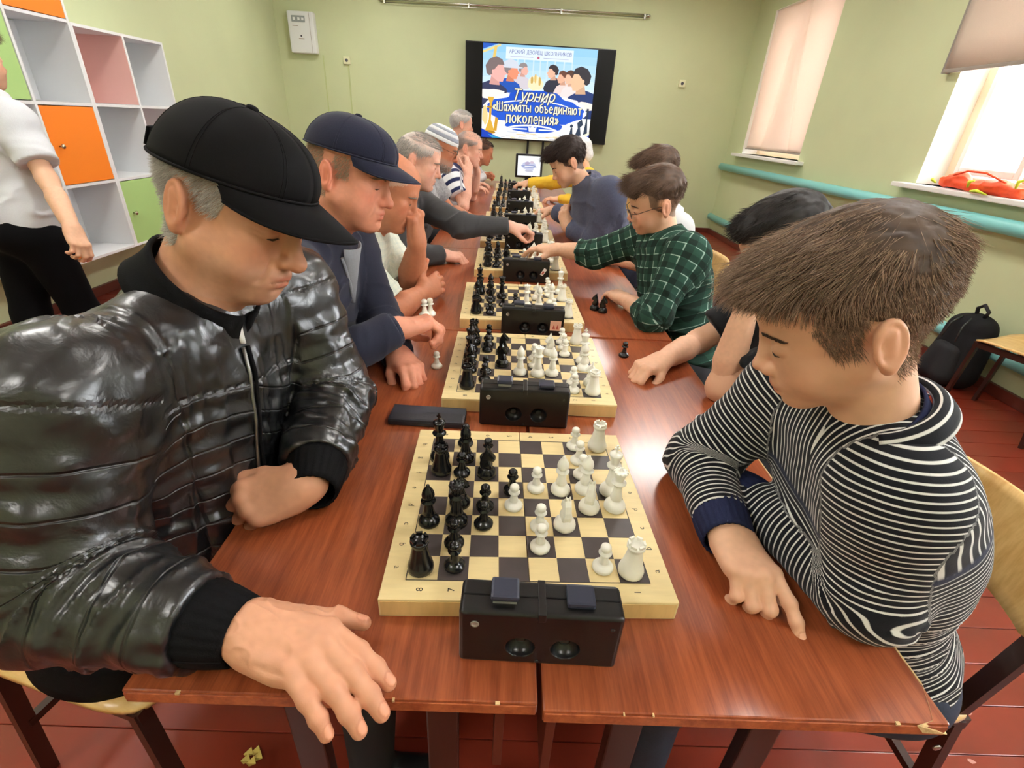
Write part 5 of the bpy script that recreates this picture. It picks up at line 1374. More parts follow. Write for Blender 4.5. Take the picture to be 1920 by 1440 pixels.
MASK1 = lambda l: ((l[:, 2] < .06) & (l[:, 2] > -.068) & (l[:, 0] < -.0-.35*np.maximum(0, -l[:, 2]))).astype(float)*sstep(-.075, -.05, l[:, 2])*((np.abs(l[:, 1]) < .074) | (l[:, 0] < -.04) | (l[:, 2] > .03))+((l[:, 0] > -.01) & (l[:, 0] < .04-.3*np.abs(l[:, 2]-.04)) & (l[:, 2] > .0) & (l[:, 2] < .05) & (np.abs(l[:, 1]) > .05))
P1['scalp'] = srgb(176, 168, 158); P1['scalp_mask'] = lambda l: np.clip(MASK1(l), 0, 1)*.7
r1 = thing('person', 'man in a quilted black leather jacket and black cap, seated at the near left', 'person', (-.70, .70, 0))
hp, hq, ht = build_head(P1, .0022)
handR = build_hand(P1['wrR']+V(.012, 0, .004), (1, -.30, .03), (.05, .05, 1), 'R', [(16, 14, 8), (18, 17, 10), (20, 18, 12), (22, 18, 12)], SK1, .0017, spread=(-9, -14, -17, -20),
                   thumb=((40, -12), (28, -12), (10, -8)), s=1.08, elbow=P1['elR'], arm_r=.04, veins=1, thin=1.1)
handL = build_hand(P1['wrL']+V(-.012, -.006, .006), (-.88, -.42, -.10), (-.15, -.75, .62), 'L', [(48, 85, 50), (55, 88, 50), (60, 88, 50), (62, 85, 50)], SK1, .0019, thumb=((28, -6), (10, -10), (0, -14)), s=1.05, elbow=P1['elL'], arm_r=.04)
p, q, t = join([(hp, hq, ht), handR, handL, body_core(P1)])
b1 = child(r1, 'body', p, q, M_skin, t); head_details(P1, b1, srgb(120, 100, 84), hp, off=r1.location)
fuzz(P1, r1, (hp, hq), MASK1, 11000, .011, srgb(150, 142, 134), srgb(222, 216, 208), .00042, flow=(-.5, 0, -.8), lift=.5)
make_cap(P1, r1, M_capcloth, M_capcloth, size=1.03, visor=.078, base=(.032, .056))
def jacket1():
    v, A = garment_vol(P1, .0042, .018, cuff_at=.80, hem=-.03)
    p, q = v.surf(); g = garment_coords(P1, p, A); n = vnormals(p, q)
    seam = np.zeros(len(p)); puff = np.zeros(len(p))
    arm = g['reg'] > 0
    # rows stitched around the sleeves
    per = .056; ph = (g['al']+.012+.006*np.sin(g['ang']*1.0))/per; fr = np.abs(ph-np.round(ph))*per
    rows = arm & (g['al'] > .05)
    puff += rows*.0036*(1-np.exp(-(fr/.014)**2)); row = ph.copy()+.5; rmask = rows.astype(float)
    # slanting rows on the chest panels below the yoke
    fz = g['fz']; fy = g['fy']; H = np.linalg.norm(P1['neck']-P1['pelvis'])
    front = (~arm)
    slant = fz+.35*np.abs(fy)*.5+.02*np.sin(fy*14)
    ph2 = slant/.043; fr2 = np.abs(ph2-np.round(ph2))*.043
    body = front & (fz < H-.10)
    puff += body*.0034*(1-np.exp(-(fr2/.012)**2)); row = np.where(arm, row, ph2+.5); rmask = np.where(arm, rmask, body.astype(float))
    # vertical channel seams and the armhole, shoulder yoke
    for y0 in (-.105, .105):
        dv = np.abs(fy-y0-.12*(fz-.3)*np.sign(y0)); sv = front*(fz < H-.03)*np.exp(-(dv/.003)**2)*(g['fx'] > 0); seam = np.maximum(seam, sv); puff -= .003*front*(g['fx'] > 0)*np.exp(-(dv/.008)**2)*(fz < H-.03)
    yk = np.abs(fz-(H-.10)); seam = np.maximum(seam, front*np.exp(-(yk/.0028)**2))
    ah = np.exp(-((np.abs(g['al'])-.0)/.004)**2)*arm; seam = np.maximum(seam, ah)
    # crumples: stretched noise, denser at the elbow and on the belly
    w1 = vnoise(p, (16, 16, 30), 1); w2 = vnoise(p, (34, 34, 60), 2); w3 = vnoise(np.stack([g['al']*3, g['ang']*2.2, g['al']*0], 1), (10, 1.6, 1), 3)
    elb = np.exp(-((g['al']-.31)/.14)**2)*arm
    ru = 1-np.abs(vnoise(np.stack([g['al']+.02*g['ang'], g['ang']*.05, p[:, 2]*.2], 1), (34, 9, 9), 5))
    bel = body*sstep(H*.62, H*.3, fz)
    vert = 1-np.abs(vnoise(np.stack([g['fy'], fz*.22, g['fx']*.3], 1), (46, 46, 30), 6))
    puff += .0035*w1+.0016*w2+elb*(.011*(ru**3-.35))+arm*.003*w3+front*.0048*(vert**3-.3)+bel*.003*w2
    p2 = p+n*puff[:, None]
    return p2, q, {'seam': seam, 'row': row, 'rowmask': rmask}, A
jp, jq, js, A1 = jacket1()
child(r1, 'jacket', jp, jq, M_leather, None, js)
collar(P1, r1, M_knit, r=.080, h=.058, gap=.10, flare=.018, th=.007, drop=.03, at=.012)
def cuff_band(P, root, sd, m, length, r0, r1, name='cuff', shift=.0, th=.004, n=20):
    E, W = np.asarray(P['el'+sd], float), np.asarray(P['wr'+sd], float); ax = unit(W-E); u = unit(np.cross(ax, V(0, 0, 1))); w = np.cross(ax, u); off = np.asarray(root.location)
    s0 = W+ax*shift-ax*length
    def fn(a, b):
        an = 2*PI*a; rr = r0+(r1-r0)*b+.002*math.sin(b*PI)+.0008*math.sin(an*24)
        return tuple(s0+ax*length*b+(u*math.cos(an)+w*math.sin(an))*rr-off)
    o = MB().grid(fn, 97, 8).build(name, m, root); solidify(o, th, -1); return o
cuff_band(P1, r1, 'R', M_knit, .075, .054, .041, shift=.006)
cuff_band(P1, r1, 'L', M_knit, .07, .054, .042, shift=.014)
# knitted hem, zip and shirt
def hem_band(P, root, m, z0, z1, rx, ry, A, name='hem', dx=0.0):
    B = np.asarray(P['pelvis']); off = np.asarray(root.location)
    o = MB().grid(lambda u, v: tuple(B+A@V(dx+rx*math.cos(2*PI*u), ry*math.sin(2*PI*u), z0+(z1-z0)*v)-off), 65, 5).build(name, m, root); solidify(o, .006); return o
hem_band(P1, r1, M_knit, -.085, .0, .168, .212, A1)
def on_jacket(P, A, jp, fy, fz):
    """front point of the garment at side fy, height fz"""
    loc = (jp-np.asarray(P['pelvis']))@A; d = (loc[:, 1]-fy)**2+(loc[:, 2]-fz)**2-1e3*(loc[:, 0] < 0)*0
    m = loc[:, 0] > 0; idx = np.where(m)[0]; i = idx[np.argsort(d[idx])[:8]]
    return loc[i, 0].max()
Hn = np.linalg.norm(P1['neck']-P1['pelvis'])
for dy, nm in ((-.006, 'zip_tape'), (.006, 'zip_tape')):
    pts = [tuple(P1['pelvis']+A1@V(on_jacket(P1, A1, jp, dy, Hn*k)+.002, dy, Hn*k)-V(*r1.location)) for k in [.2+.066*i for i in range(12)]]
    MB().tube(pts, .0035, 6).build(nm, M_zip if dy < 0 else M_knit, r1)
shirt_front(P1, r1, mat('cloth_white', srgb(225, 225, 222), .8), w=.03, h=.05, t=-.004)
legs(P1, r1, np.asarray(r1.location), M_trd, M_shoe)
chair(-.76, .70, -.25, 'plywood chair under the man in the black leather jacket')
# ------------------------------------------------------------------ boy in the striped sweater (right foreground)
def stripe_mat(name, dark, light, period, frac, soft=.06):
    m = bpy.data.materials.new(name); m.use_nodes = True; nt = m.node_tree; b = nt.nodes['Principled BSDF']
    b.inputs['Roughness'].default_value = .85; b.inputs['Specular IOR Level'].default_value = .2; b.inputs['Sheen Weight'].default_value = .1
    a = nt.nodes.new('ShaderNodeAttribute'); a.attribute_name = 'sv'
    d = nt.nodes.new('ShaderNodeMath'); d.operation = 'DIVIDE'; d.inputs[1].default_value = period; nt.links.new(a.outputs['Fac'], d.inputs[0])
    f = nt.nodes.new('ShaderNodeMath'); f.operation = 'FRACT'; nt.links.new(d.outputs[0], f.inputs[0])
    r = nt.nodes.new('ShaderNodeValToRGB'); el = r.color_ramp.elements
    el[0].position = 0; el[0].color = light; el[1].position = frac; el[1].color = light
    e = el.new(min(.99, frac+soft)); e.color = dark; e = el.new(1-soft); e.color = dark; e = el.new(1.0); e.color = light
    nt.links.new(f.outputs[0], r.inputs[0])
    k = nt.nodes.new('ShaderNodeAttribute'); k.attribute_name = 'plain'
    mx = nt.nodes.new('ShaderNodeMix'); mx.data_type = 'RGBA'; nt.links.new(k.outputs['Fac'], mx.inputs['Factor'])
    nt.links.new(r.outputs[0], mx.inputs['A']); mx.inputs['B'].default_value = srgb(36, 42, 66)
    nt.links.new(mx.outputs['Result'], b.inputs['Base Color'])
    tc = nt.nodes.new('ShaderNodeTexCoord'); n = nt.nodes.new('ShaderNodeTexNoise'); n.inputs['Scale'].default_value = 600
    nt.links.new(tc.outputs['Object'], n.inputs['Vector']); bp = nt.nodes.new('ShaderNodeBump'); bp.inputs['Strength'].default_value = .25; bp.inputs['Distance'].default_value = .001
    nt.links.new(n.outputs['Fac'], bp.inputs['Height']); nt.links.new(bp.outputs[0], b.inputs['Normal'])
    return m
M_stripe = stripe_mat('sweater_stripes', srgb(22, 24, 32), srgb(222, 222, 220), .0096, .2, .06)
M_navyknit = mat('navy_rib', srgb(34, 40, 72), .85, .2, bump=.5, bscale=500, bdist=.001)
SK2 = srgb(224, 176, 146)
P2 = dict(c=V(.408, .595, 1.180), f=(-.815, .27, -.505), up=(-.505, .075, .86), s=1.0, kid=1, skin=SK2, neck=V(.497, .585, 1.035), side=1,
          shL=V(.502, .512, .975), shR=V(.485, .765, .985), elL=V(.52, .487, .802), elR=V(.378, .80, .805), wrL=V(.43, .735, .785), wrR=V(.362, .618, .792),
          pelvis=V(.72, .64, .52), bulk=.92, arm_r=(.060, .052, .048, .034), blush=.55)
r2 = thing('person', 'boy in a black and white striped sweater leaning on the table at the near right', 'person', (.72, .64, 0))
hp, hq, ht = build_head(P2, .0022)
handR = build_hand(P2['wrR']+V(.002, -.012, .004), (.12, -1, -.02), (.0, .02, 1), 'R', [(24, 14, 10), (46, 52, 30), (50, 60, 34), (48, 60, 34)], SK2, .0017, spread=(10, 2, -4, -8), thumb=((34, -28), (6, -34), (-4, -14)), s=.98, elbow=P2['elR'], arm_r=.036, thin=1.0)
handL = build_hand(P2['wrL'], (-.25, 1, -.05), (0, 0, 1), 'L', [(20, 30, 20)]*4, SK2, .0025, s=.9, elbow=P2['elL'], arm_r=.036)
p, q, t = join([(hp, hq, ht), handR, handL, body_core(P2)])
b2 = child(r2, 'body', p, q, M_skin, t); head_details(P2, b2, srgb(70, 50, 38), hp, off=r2.location)
def sweater2():
    v, A = garment_vol(P2, .0042, .014, cuff_at=.86, hem=.015)
    p, q = v.surf(); g = garment_coords(P2, p, A); n = vnormals(p, q)
    arm = g['reg'] > 0; H = np.linalg.norm(P2['neck']-P2['pelvis'])
    top = (~arm) & (g['fz'] > H-.125)
    sv = np.where(arm, g['al'], np.where(top, np.abs(g['fy'])*1.0+.25*g['fx'], g['fz']))
    sv = sv+.0015*vnoise(p, (25, 25, 25), 4)
    plain = np.exp(-((g['fz']-(H-.125))/.006)**2)*(~arm)+np.exp(-((g['al']-.0)/.007)**2)*arm*0
    plain = np.clip(plain*1.5, 0, 1)
    w1 = vnoise(p, (14, 14, 22), 21); ru = 1-np.abs(vnoise(np.stack([g['al'], g['ang']*.04, p[:, 2]*.2], 1), (26, 9, 9), 8))
    elb = np.exp(-((g['al']-.2)/.1)**2)*arm
    ru2 = 1-np.abs(vnoise(np.stack([g['fz'], g['fy']*.3, g['fx']*.3], 1), (22, 22, 22), 9))
    d = .003*w1+.006*elb*(ru**3-.3)+(~arm)*.006*(ru2**4-.2)*sstep(H*.75, H*.3, g['fz'])
    return p+n*d[:, None], q, sv, plain, A
sp, sq_, sv, pl, A2 = sweater2()
child(r2, 'sweater', sp, sq_, M_stripe, None, {'sv': sv, 'plain': pl})
cuff_band(P2, r2, 'R', M_navyknit, .065, .046, .041, shift=.022); cuff_band(P2, r2, 'L', M_navyknit, .05, .046, .040, shift=.004)
# turned-down striped collar with a navy inside
Mcs = M_stripe
def collar2():
    N = P2['neck']; ax = unit(P2['c']-V(0, 0, .01)-N); ax = unit(ax*.6+V(0, 0, 1)*.4); lat = P2['shL']-P2['shR']; lat = unit(lat-ax*(lat@ax)); fw = np.cross(lat, ax)
    nu, nv = 60, 9; pts = []; sv_ = []
    for i in range(nu):
        a = 1.05+(2*PI-2.1)*i/(nu-1)
        for j in range(nv):
            v_ = j/(nv-1); rr = .064+.026*v_**1.3; z = .036+.014*math.sin(v_*2.2)-.030*v_*v_-.02*(1+math.cos(a))/2
            pts.append(N+ax*z+(fw*math.cos(a)+lat*math.sin(a))*rr); sv_.append(.03*v_)
    Q = np.array([(i*nv+j, i*nv+j+1, (i+1)*nv+j+1, (i+1)*nv+j) for i in range(nu-1) for j in range(nv-1)])
    o = child(r2, 'collar', np.array(pts), Q, M_stripe, None, {'sv': np.array(sv_), 'plain': np.zeros(nu*nv)}); solidify(o, .004)
collar2()
collar(P2, r2, M_navyknit, r=.062, h=.038, gap=.3, flare=.004, th=.004, name='collar_lining', drop=.02, at=.006)
legs(P2, r2, np.asarray(r2.location), M_trblue, M_shoe)
# belt line of the jeans with a stud
MB().lathe([(.007, 0), (.007, .002), (.004, .003)], 12, (.03, -.185, .47), Matrix.Rotation(PI/2, 4, 'X')).build('stud', M_bolt, r2)
# hair
C1, C2 = srgb(84, 66, 54), srgb(184, 154, 130)
hm = hair_volume(P2, r2, [(EL((-.018, 0, .046), (.109, .0835, .092)), .02), (EL((.045, .004, .092), (.064, .060, .034)), .03)],
                 [(EL((.125, 0, .004), (.072, .12, .066)), .008), (((.005, 0, .002), (.5, 0, -.87)), .004), (EL((-.01, .09, -.012), (.028, .03, .042)), .006), (EL((-.01, -.09, -.012), (.028, .03, .042)), .006)],
                 (srgb(60, 46, 38), srgb(100, 80, 66)), res=.0032, bump=.0018, nsc=(30, 150, 90))
def flow2(l):
    top = sstep(.05, .1, l[:, 2])[:, None]
    f = np.stack([np.ones(len(l))*1.0, .35+.5*vnoise(l, (30, 30, 30), 5), -.35+.4*vnoise(l, (28, 28, 28), 6)], 1)
    sd = np.stack([np.ones(len(l))*.15, 0*l[:, 0], -np.ones(len(l))], 1)
    back = sstep(-.06, -.1, l[:, 0])[:, None]
    o = f*top+sd*(1-top); return o*(1-back)+np.array([[-.2, 0, -1]])*back
P2['len_f'] = lambda l: (.3+.9*sstep(.03, .09, l[:, 2]))*(1-.6*sstep(.05, .1, l[:, 0])*sstep(.1, .06, l[:, 2]))
fuzz(P2, r2, hm, lambda l: np.ones(len(l)), 24000, .024, C1, C2, .00045, flow=flow2, lift=.24, seg=4, curl=.10, seed=3)
P2['len_f'] = None
fuzz(P2, r2, (hp, hq), lambda l: ((l[:, 0] < -.03) & (l[:, 2] > -.085) & (l[:, 2] < .0)).astype(float)*sstep(-.09, -.06, l[:, 2]), 4000, .007, srgb(120, 96, 76), srgb(170, 142, 118), .00038, name='nape_hair', flow=(-.2, 0, -1), lift=.35, seed=4)
fuzz(P2, r2, (hp, hq), lambda l: ((l[:, 0] > -.01) & (l[:, 0] < .045-.35*np.abs(l[:, 2]-.03)) & (l[:, 2] > -.022) & (l[:, 2] < .05) & (np.abs(l[:, 1]) > .045)).astype(float), 3000, .010, C1, C2, .00042, name='sideburn', flow=(-.1, 0, -1), lift=.25, seed=5)
chair(.69, .70, PI, 'plywood chair under the boy in the striped sweater')
# ------------------------------------------------------------------ the other players
def short_mask(l, bald=0.0):
    back = ((l[:, 2] > -.055+.5*np.maximum(0, l[:, 0]+.05)) & (l[:, 2] > .018+.55*np.maximum(0, l[:, 0])-.9*np.maximum(0, -.02-l[:, 0]))).astype(float)
    e = (((l[:, 0]+.024)/.026)**2+((l[:, 2]+.006)/.04)**2 < 1)*(np.abs(l[:, 1]) > .07)
    return back*(1-bald*sstep(.05, .075, l[:, 2])*sstep(-.07, -.03, l[:, 0]))*((l[:, 0] < .06) | (l[:, 2] > .07))*(1-e)
def boy_mask(l):
    e = (((l[:, 0]+.024)/.026)**2+((l[:, 2]+.006)/.04)**2 < 1)*(np.abs(l[:, 1]) > .07)
    return ((l[:, 2] > -.07+.9*np.maximum(0, l[:, 0]+.055)) & (l[:, 0] < .03)).astype(float)*(1-e)
def cloth(name, col, noise=.06, nscale=250, rough=.85): return mat(name, col, rough, .2, noise=noise, nscale=nscale, bump=.3, bscale=400, bdist=.001, sheen=.1)
def plaid_mat(name, base, dark, light, per, lw=.12):
    """woven check from the garment's own length and girth coordinates"""
    m = bpy.data.materials.new(name); m.use_nodes = True; nt = m.node_tree; b = nt.nodes['Principled BSDF']; b.inputs['Roughness'].default_value = .85; b.inputs['Specular IOR Level'].default_value = .2
    outs = []
    for at in ('gu', 'gv'):
        a = nt.nodes.new('ShaderNodeAttribute'); a.attribute_name = at
        d = nt.nodes.new('ShaderNodeMath'); d.operation = 'DIVIDE'; d.inputs[1].default_value = per; nt.links.new(a.outputs['Fac'], d.inputs[0])
        f = nt.nodes.new('ShaderNodeMath'); f.operation = 'FRACT'; nt.links.new(d.outputs[0], f.inputs[0])
        r = nt.nodes.new('ShaderNodeValToRGB'); e = r.color_ramp.elements; r.color_ramp.interpolation = 'CONSTANT'
        e[0].position = 0; e[0].color = (.5, .5, .5, 1); e[1].position = .42; e[1].color = (0, 0, 0, 1)
        x = e.new(.86); x.color = (1, 1, 1, 1); x = e.new(.86+lw*.6); x.color = (.5, .5, .5, 1)
        nt.links.new(f.outputs[0], r.inputs[0]); outs.append(r.outputs[0])
    av = nt.nodes.new('ShaderNodeMix'); av.data_type = 'RGBA'; av.inputs['Factor'].default_value = .5; nt.links.new(outs[0], av.inputs['A']); nt.links.new(outs[1], av.inputs['B'])
    r2 = nt.nodes.new('ShaderNodeValToRGB'); e = r2.color_ramp.elements; e[0].position = 0; e[0].color = dark; e[1].position = 1; e[1].color = light; x = e.new(.5); x.color = base; x = e.new(.62); x.color = tuple(base[i]*.6+light[i]*.4 for i in range(3))+(1,)
    nt.links.new(av.outputs['Result'], r2.inputs[0]); nt.links.new(r2.outputs[0], b.inputs['Base Color']); return m
def garment_mesh(P, root, m, res, t, cuffs=('long', 'long'), cuff_at=.98, short=.62, hem=-.05, name='shirt', wr=1.0, seed=0, stripes=None, extra=None):
    v, A = garment_vol(P, res, t, cuffs, cuff_at, short, hem, extra)
    p, q = v.surf(); g = garment_coords(P, p, A); n = vnormals(p, q); arm = g['reg'] > 0; H = np.linalg.norm(P['neck']-P['pelvis'])
    ru = 1-np.abs(vnoise(np.stack([g['al']+.02*g['ang'], g['ang']*.05, p[:, 2]*.2], 1), (24, 9, 9), seed+5)); ru2 = 1-np.abs(vnoise(p, (11, 11, 16), seed+6))
    elb = np.exp(-((g['al']-.27)/.13)**2)*arm
    d = wr*(.0035*vnoise(p, (15, 15, 24), seed)+.010*elb*(ru**3-.35)+.010*(ru2**5-.15)*(~arm))
    gu = np.where(arm, g['ang']*.055, g['fy']+.4*g['fx']); gv = np.where(arm, g['al'], g['fz'])
    return child(root, name, p+n*d[:, None], q, m, None, {'gu': gu, 'gv': gv, 'sv': gv, 'plain': np.zeros(len(p))}), p, A
def glasses(P, root, m=None, r=.021):
    H = frame_from(P['f'], P.get('up', (0, 0, 1))); s = P.get('s', 1.0); c = np.asarray(P['c']); off = np.asarray(root.location); W = lambda l: tuple(H@(np.asarray(l, float)*s)+c-off)
    m = m or mat('glasses_metal', srgb(70, 62, 56), .3, metal=.6); fr = MB()
    for sg in (-1, 1):
        fr.tube([W((.105, sg*.033+r*1.15*math.cos(a), -.004+r*.9*math.sin(a))) for a in [2*PI*i/20 for i in range(20)]], .0013*s, 5, closed=True)
        fr.tube([W((.105, sg*(.033+r*1.15), .002)), W((.085, sg*.076, .004)), W((.0, sg*.082, .006)), W((-.02, sg*.082, -.006))], .0013*s, 5)
    fr.tube([W((.105, -.010, .002)), W((.112, 0, .006)), W((.105, .010, .002))], .0013*s, 5)
    o = fr.build('glasses', m, root)
    ml = mat('lens_glass', (1, 1, 1, 1), .02, trans=1)
    for sg in (-1, 1):
        MB().add([W((.105, sg*.033+r*1.1*math.cos(2*PI*i/16), -.004+r*.86*math.sin(2*PI*i/16))) for i in range(16)], [tuple(range(16))]).build('lens', ml, o)
def mk(P, label, skin, hres, hands, gm, gres=.008, t=.012, cuffs=('long', 'long'), name='shirt', coll=None, tr=M_trd, short=.62, wr=1.0, seed=0, cuff_at=.98, details=False, brow=srgb(90, 80, 72), no_legs=False, loc=None, hem=-.05, hair=None):
    P['skin'] = skin
    if hair: P['scalp'] = hair[0]; P['scalp_mask'] = (lambda l, k=hair[1]: .8*short_mask(l, k)) if hair[1] is not None else (lambda l: .85*boy_mask(l))
    root = thing('person', label, 'person', loc if loc else (float(P['pelvis'][0]), float(P['pelvis'][1]), 0))
    hd = build_head(P, hres); parts = [hd]
    for h in hands: parts.append(build_hand(skin=skin, **h))
    parts.append(body_core(P)); p, q, tt = join(parts)
    b = child(root, 'body', p, q, M_skin, tt)
    head_details(P, b, brow, hd[0], off=root.location) if details else None
    _, P['gp'], P['gA'] = garment_mesh(P, root, gm, gres, t, cuffs, cuff_at, short, hem, name, wr, seed)
    if coll: collar(P, root, coll[0], r=coll[1], h=coll[2], gap=coll[3], flare=.014, th=.004, drop=.03, at=.002)
    if not no_legs: legs(P, root, np.asarray(root.location), tr, M_shoe, res=.016)
    return root, hd
GREY1, GREY2 = srgb(120, 116, 112), srgb(206, 202, 198)
def short_hair(P, root, hd, n, c1, c2, length=.014, rad=.0007, bald=0.0, name='hair', seed=1):
    fuzz(P, root, (hd[0], hd[1]), lambda l: short_mask(l, bald), n, length, c1, c2, rad, name=name, flow=lambda l: np.stack([np.where(l[:, 2] > .08, .9, -.2), 0*l[:, 0], np.where(l[:, 2] > .08, -.1, -1.0)], 1), lift=.4, seed=seed, seg=2)
# --- man in the navy cap
SKR = srgb(224, 152, 124)
P = default_pose((-.427, 1.335, 1.240), -1, neck=V(-.525, 1.345, 1.085), pel=V(-.73, 1.33, .54)); P.update(s=.98, f=(.947, -.182, -.263), up=(.278, .059, .959), fat=.012, nose=1.05, blush=1.2, bulk=1.08, belly=.015)
P.update(shR=V(-.55, 1.155, 1.02), shL=V(-.515, 1.53, 1.02), elR=V(-.50, 1.075, .815), wrR=V(-.312, 1.215, .880), elL=V(-.42, 1.47, .80), wrL=V(-.315, 1.245, .79))
h = [dict(W=P['wrR'], d=(.75, .62, .05), n=(-.35, .1, .94), side='R', flex=[(35, 60, 35), (45, 65, 40), (50, 68, 40), (52, 68, 40)], res=.0022, thumb=((40, -25), (14, -35), (-8, -25)), elbow=P['elR'], veins=1, s=1.08),
     dict(W=P['wrL'], d=(.55, -.8, -.05), n=(.1, 0, 1), side='L', flex=[(40, 45, 30), (48, 50, 30), (55, 55, 35), (58, 55, 35)], res=.0024, thumb=((36, -30), (10, -40), (-10, -30)), elbow=P['elL'])]
M_navycard = cloth('navy_cardigan', srgb(40, 42, 58)); M_greyz = cloth('grey_polo', srgb(140, 142, 148))
r3, hd = mk(P, 'man in a navy cap and navy cardigan, seated second on the left', SKR, .0028, h, M_navycard, .005, .014, name='cardigan', coll=(M_navycard, .078, .03, .35), cuff_at=.97, details=True, brow=srgb(150, 120, 96))
shirt_front(P, r3, M_greyz, w=.055, h=.15, t=.032)
def front_strip(P, root, m, dy0, dy1, k0, k1, r, name, lift=.002):
    L = np.linalg.norm(np.asarray(P['neck'])-np.asarray(P['pelvis'])); pts = []
    for i in range(12):
        k = k0+(k1-k0)*i/11; dy = dy0+(dy1-dy0)*i/11
        pts.append(tuple(np.asarray(P['pelvis'])+P['gA']@V(on_jacket(P, P['gA'], P['gp'], dy, L*k)+lift, dy, L*k)-np.asarray(root.location)))
    MB().tube(pts, r, 6).build(name, m, root)
front_strip(P, r3, M_greyz, .010, .05, .80, .97, .005, 'zip_band'); front_strip(P, r3, M_greyz, -.010, -.05, .80, .97, .005, 'zip_band')
cuff_band(P, r3, 'R', M_navycard, .06, .047, .042, shift=.004)
M_navycap = cloth('cap_navy', srgb(32, 34, 54)); M_navyquilt = mat('cap_navy_quilt', srgb(44, 47, 68), .75, .2, bump=.4, bscale=120, bdist=.003)
make_cap(P, r3, M_navycap, M_navycap, size=1.04, visor=.07, base=(.044, .060), back_strap=False)
fuzz(P, r3, (hd[0], hd[1]), lambda l: ((l[:, 2] < .05) & (l[:, 2] > -.06) & (l[:, 0] < -.02)).astype(float)*((np.abs(l[:, 1]) < .074) | (l[:, 0] < -.04))+((l[:, 0] > -.01) & (l[:, 0] < .03) & (l[:, 2] > -.005) & (l[:, 2] < .05) & (np.abs(l[:, 1]) > .05)), 5000, .011, srgb(140, 116, 92), srgb(206, 186, 160), .0005, flow=(-.4, 0, -.8), lift=.45)
chair(-.76, 1.28, 0, 'plywood chair under the man in the navy cap and cardigan')
for k, (dx, dy) in enumerate(((0, 0), (.014, .012))):
    place_piece('white', 'pawn', -.248+dx, 1.30+dy, .888, 0, ['white pawn held in the hand of the navy cap man, left of two', 'white pawn held in the hand of the navy cap man, right of two'][k], 'captured pieces')
# --- man in the pale checked shirt, chin on fist
SKT = srgb(192, 124, 92)
P = default_pose((-.440, 1.78, 1.155), -1, neck=V(-.535, 1.80, 1.005), pel=V(-.74, 1.80, .54)); P.update(f=(.905, .03, -.425), up=(.425, .05, .9), fat=.006, bulk=1.0)
P.update(elL=V(-.405, 1.89, .78), wrL=V(-.352, 1.80, .975), elR=V(-.41, 1.60, .785), wrR=V(-.335, 1.78, .80))
h = [dict(W=P['wrL'], d=(.05, -.1, 1), n=(.95, -.2, .1), side='L', flex=[(65, 88, 50)]*4, res=.003, thumb=((30, -30), (0, -40), (-20, -20)), elbow=P['elL'], s=1.12),
     dict(W=P['wrR'], d=(.5, .85, .18), n=(.3, -.5, .3), side='R', flex=[(25, 30, 20)]*4, res=.003, thumb=((50, 10), (45, 25), (40, 30)), elbow=P['elR'])]
M_pale = plaid_mat('pale_check', srgb(222, 228, 212), srgb(208, 218, 206), srgb(236, 238, 228), .02)
r4, hd = mk(P, 'man in a pale checked short-sleeved shirt resting his chin on his fist', SKT, .0035, h, M_pale, .007, .016, ('short', 'short'), coll=(M_pale, .072, .03, .5), short=.85, hair=(srgb(206, 170, 150), 1.0), details=True, brow=srgb(150, 140, 132))
short_hair(P, r4, hd, 2500, srgb(190, 150, 130), srgb(220, 190, 170), .006, bald=1.0)
chair(-.78, 1.80, 0, 'plywood chair under the man in the pale checked shirt')
# --- grey-haired man reaching for the clock
SKP = srgb(226, 172, 150)
P = default_pose((-.478, 2.62, 1.19), -1, neck=V(-.575, 2.63, 1.03), pel=V(-.76, 2.6, .54)); P.update(f=(.945, .08, -.315), up=(.31, .06, .95))
P.update(shR=V(-.59, 2.43, .97), shL=V(-.52, 2.80, .97), elL=V(-.27, 2.66, .885), wrL=V(-.025, 2.70, .89), elR=V(-.48, 2.33, .80), wrR=V(-.345, 2.42, .79))
h = [dict(W=P['wrL'], d=(1, .25, -.1), n=(0, -.15, 1), side='L', flex=[(25, 60, 40), (40, 75, 45), (45, 78, 45), (48, 78, 45)], res=.003, thumb=((30, -35), (5, -45), (-10, -40)), elbow=P['elL']),
     dict(W=P['wrR'], d=(.95, .2, -.1), n=(.1, -.1, 1), side='R', flex=[(45, 80, 45)]*4, res=.003, thumb=((30, -30), (5, -40), (-20, -30)), elbow=P['elR'])]
M_dgrey = cloth('sweater_dark_grey', srgb(66, 66, 68))
r5, hd = mk(P, 'grey-haired man in a dark grey sweater reaching across to a chess clock', SKP, .004, h, M_dgrey, .007, .014, name='sweater', coll=(M_pale, .068, .025, .5), hair=(srgb(190, 186, 182), .25), details=True, brow=srgb(150, 140, 132))
short_hair(P, r5, hd, 4500, GREY1, GREY2, .015, .0008, bald=.25)
chair(-.80, 2.6, 0, 'plywood chair under the grey-haired man reaching for the clock')
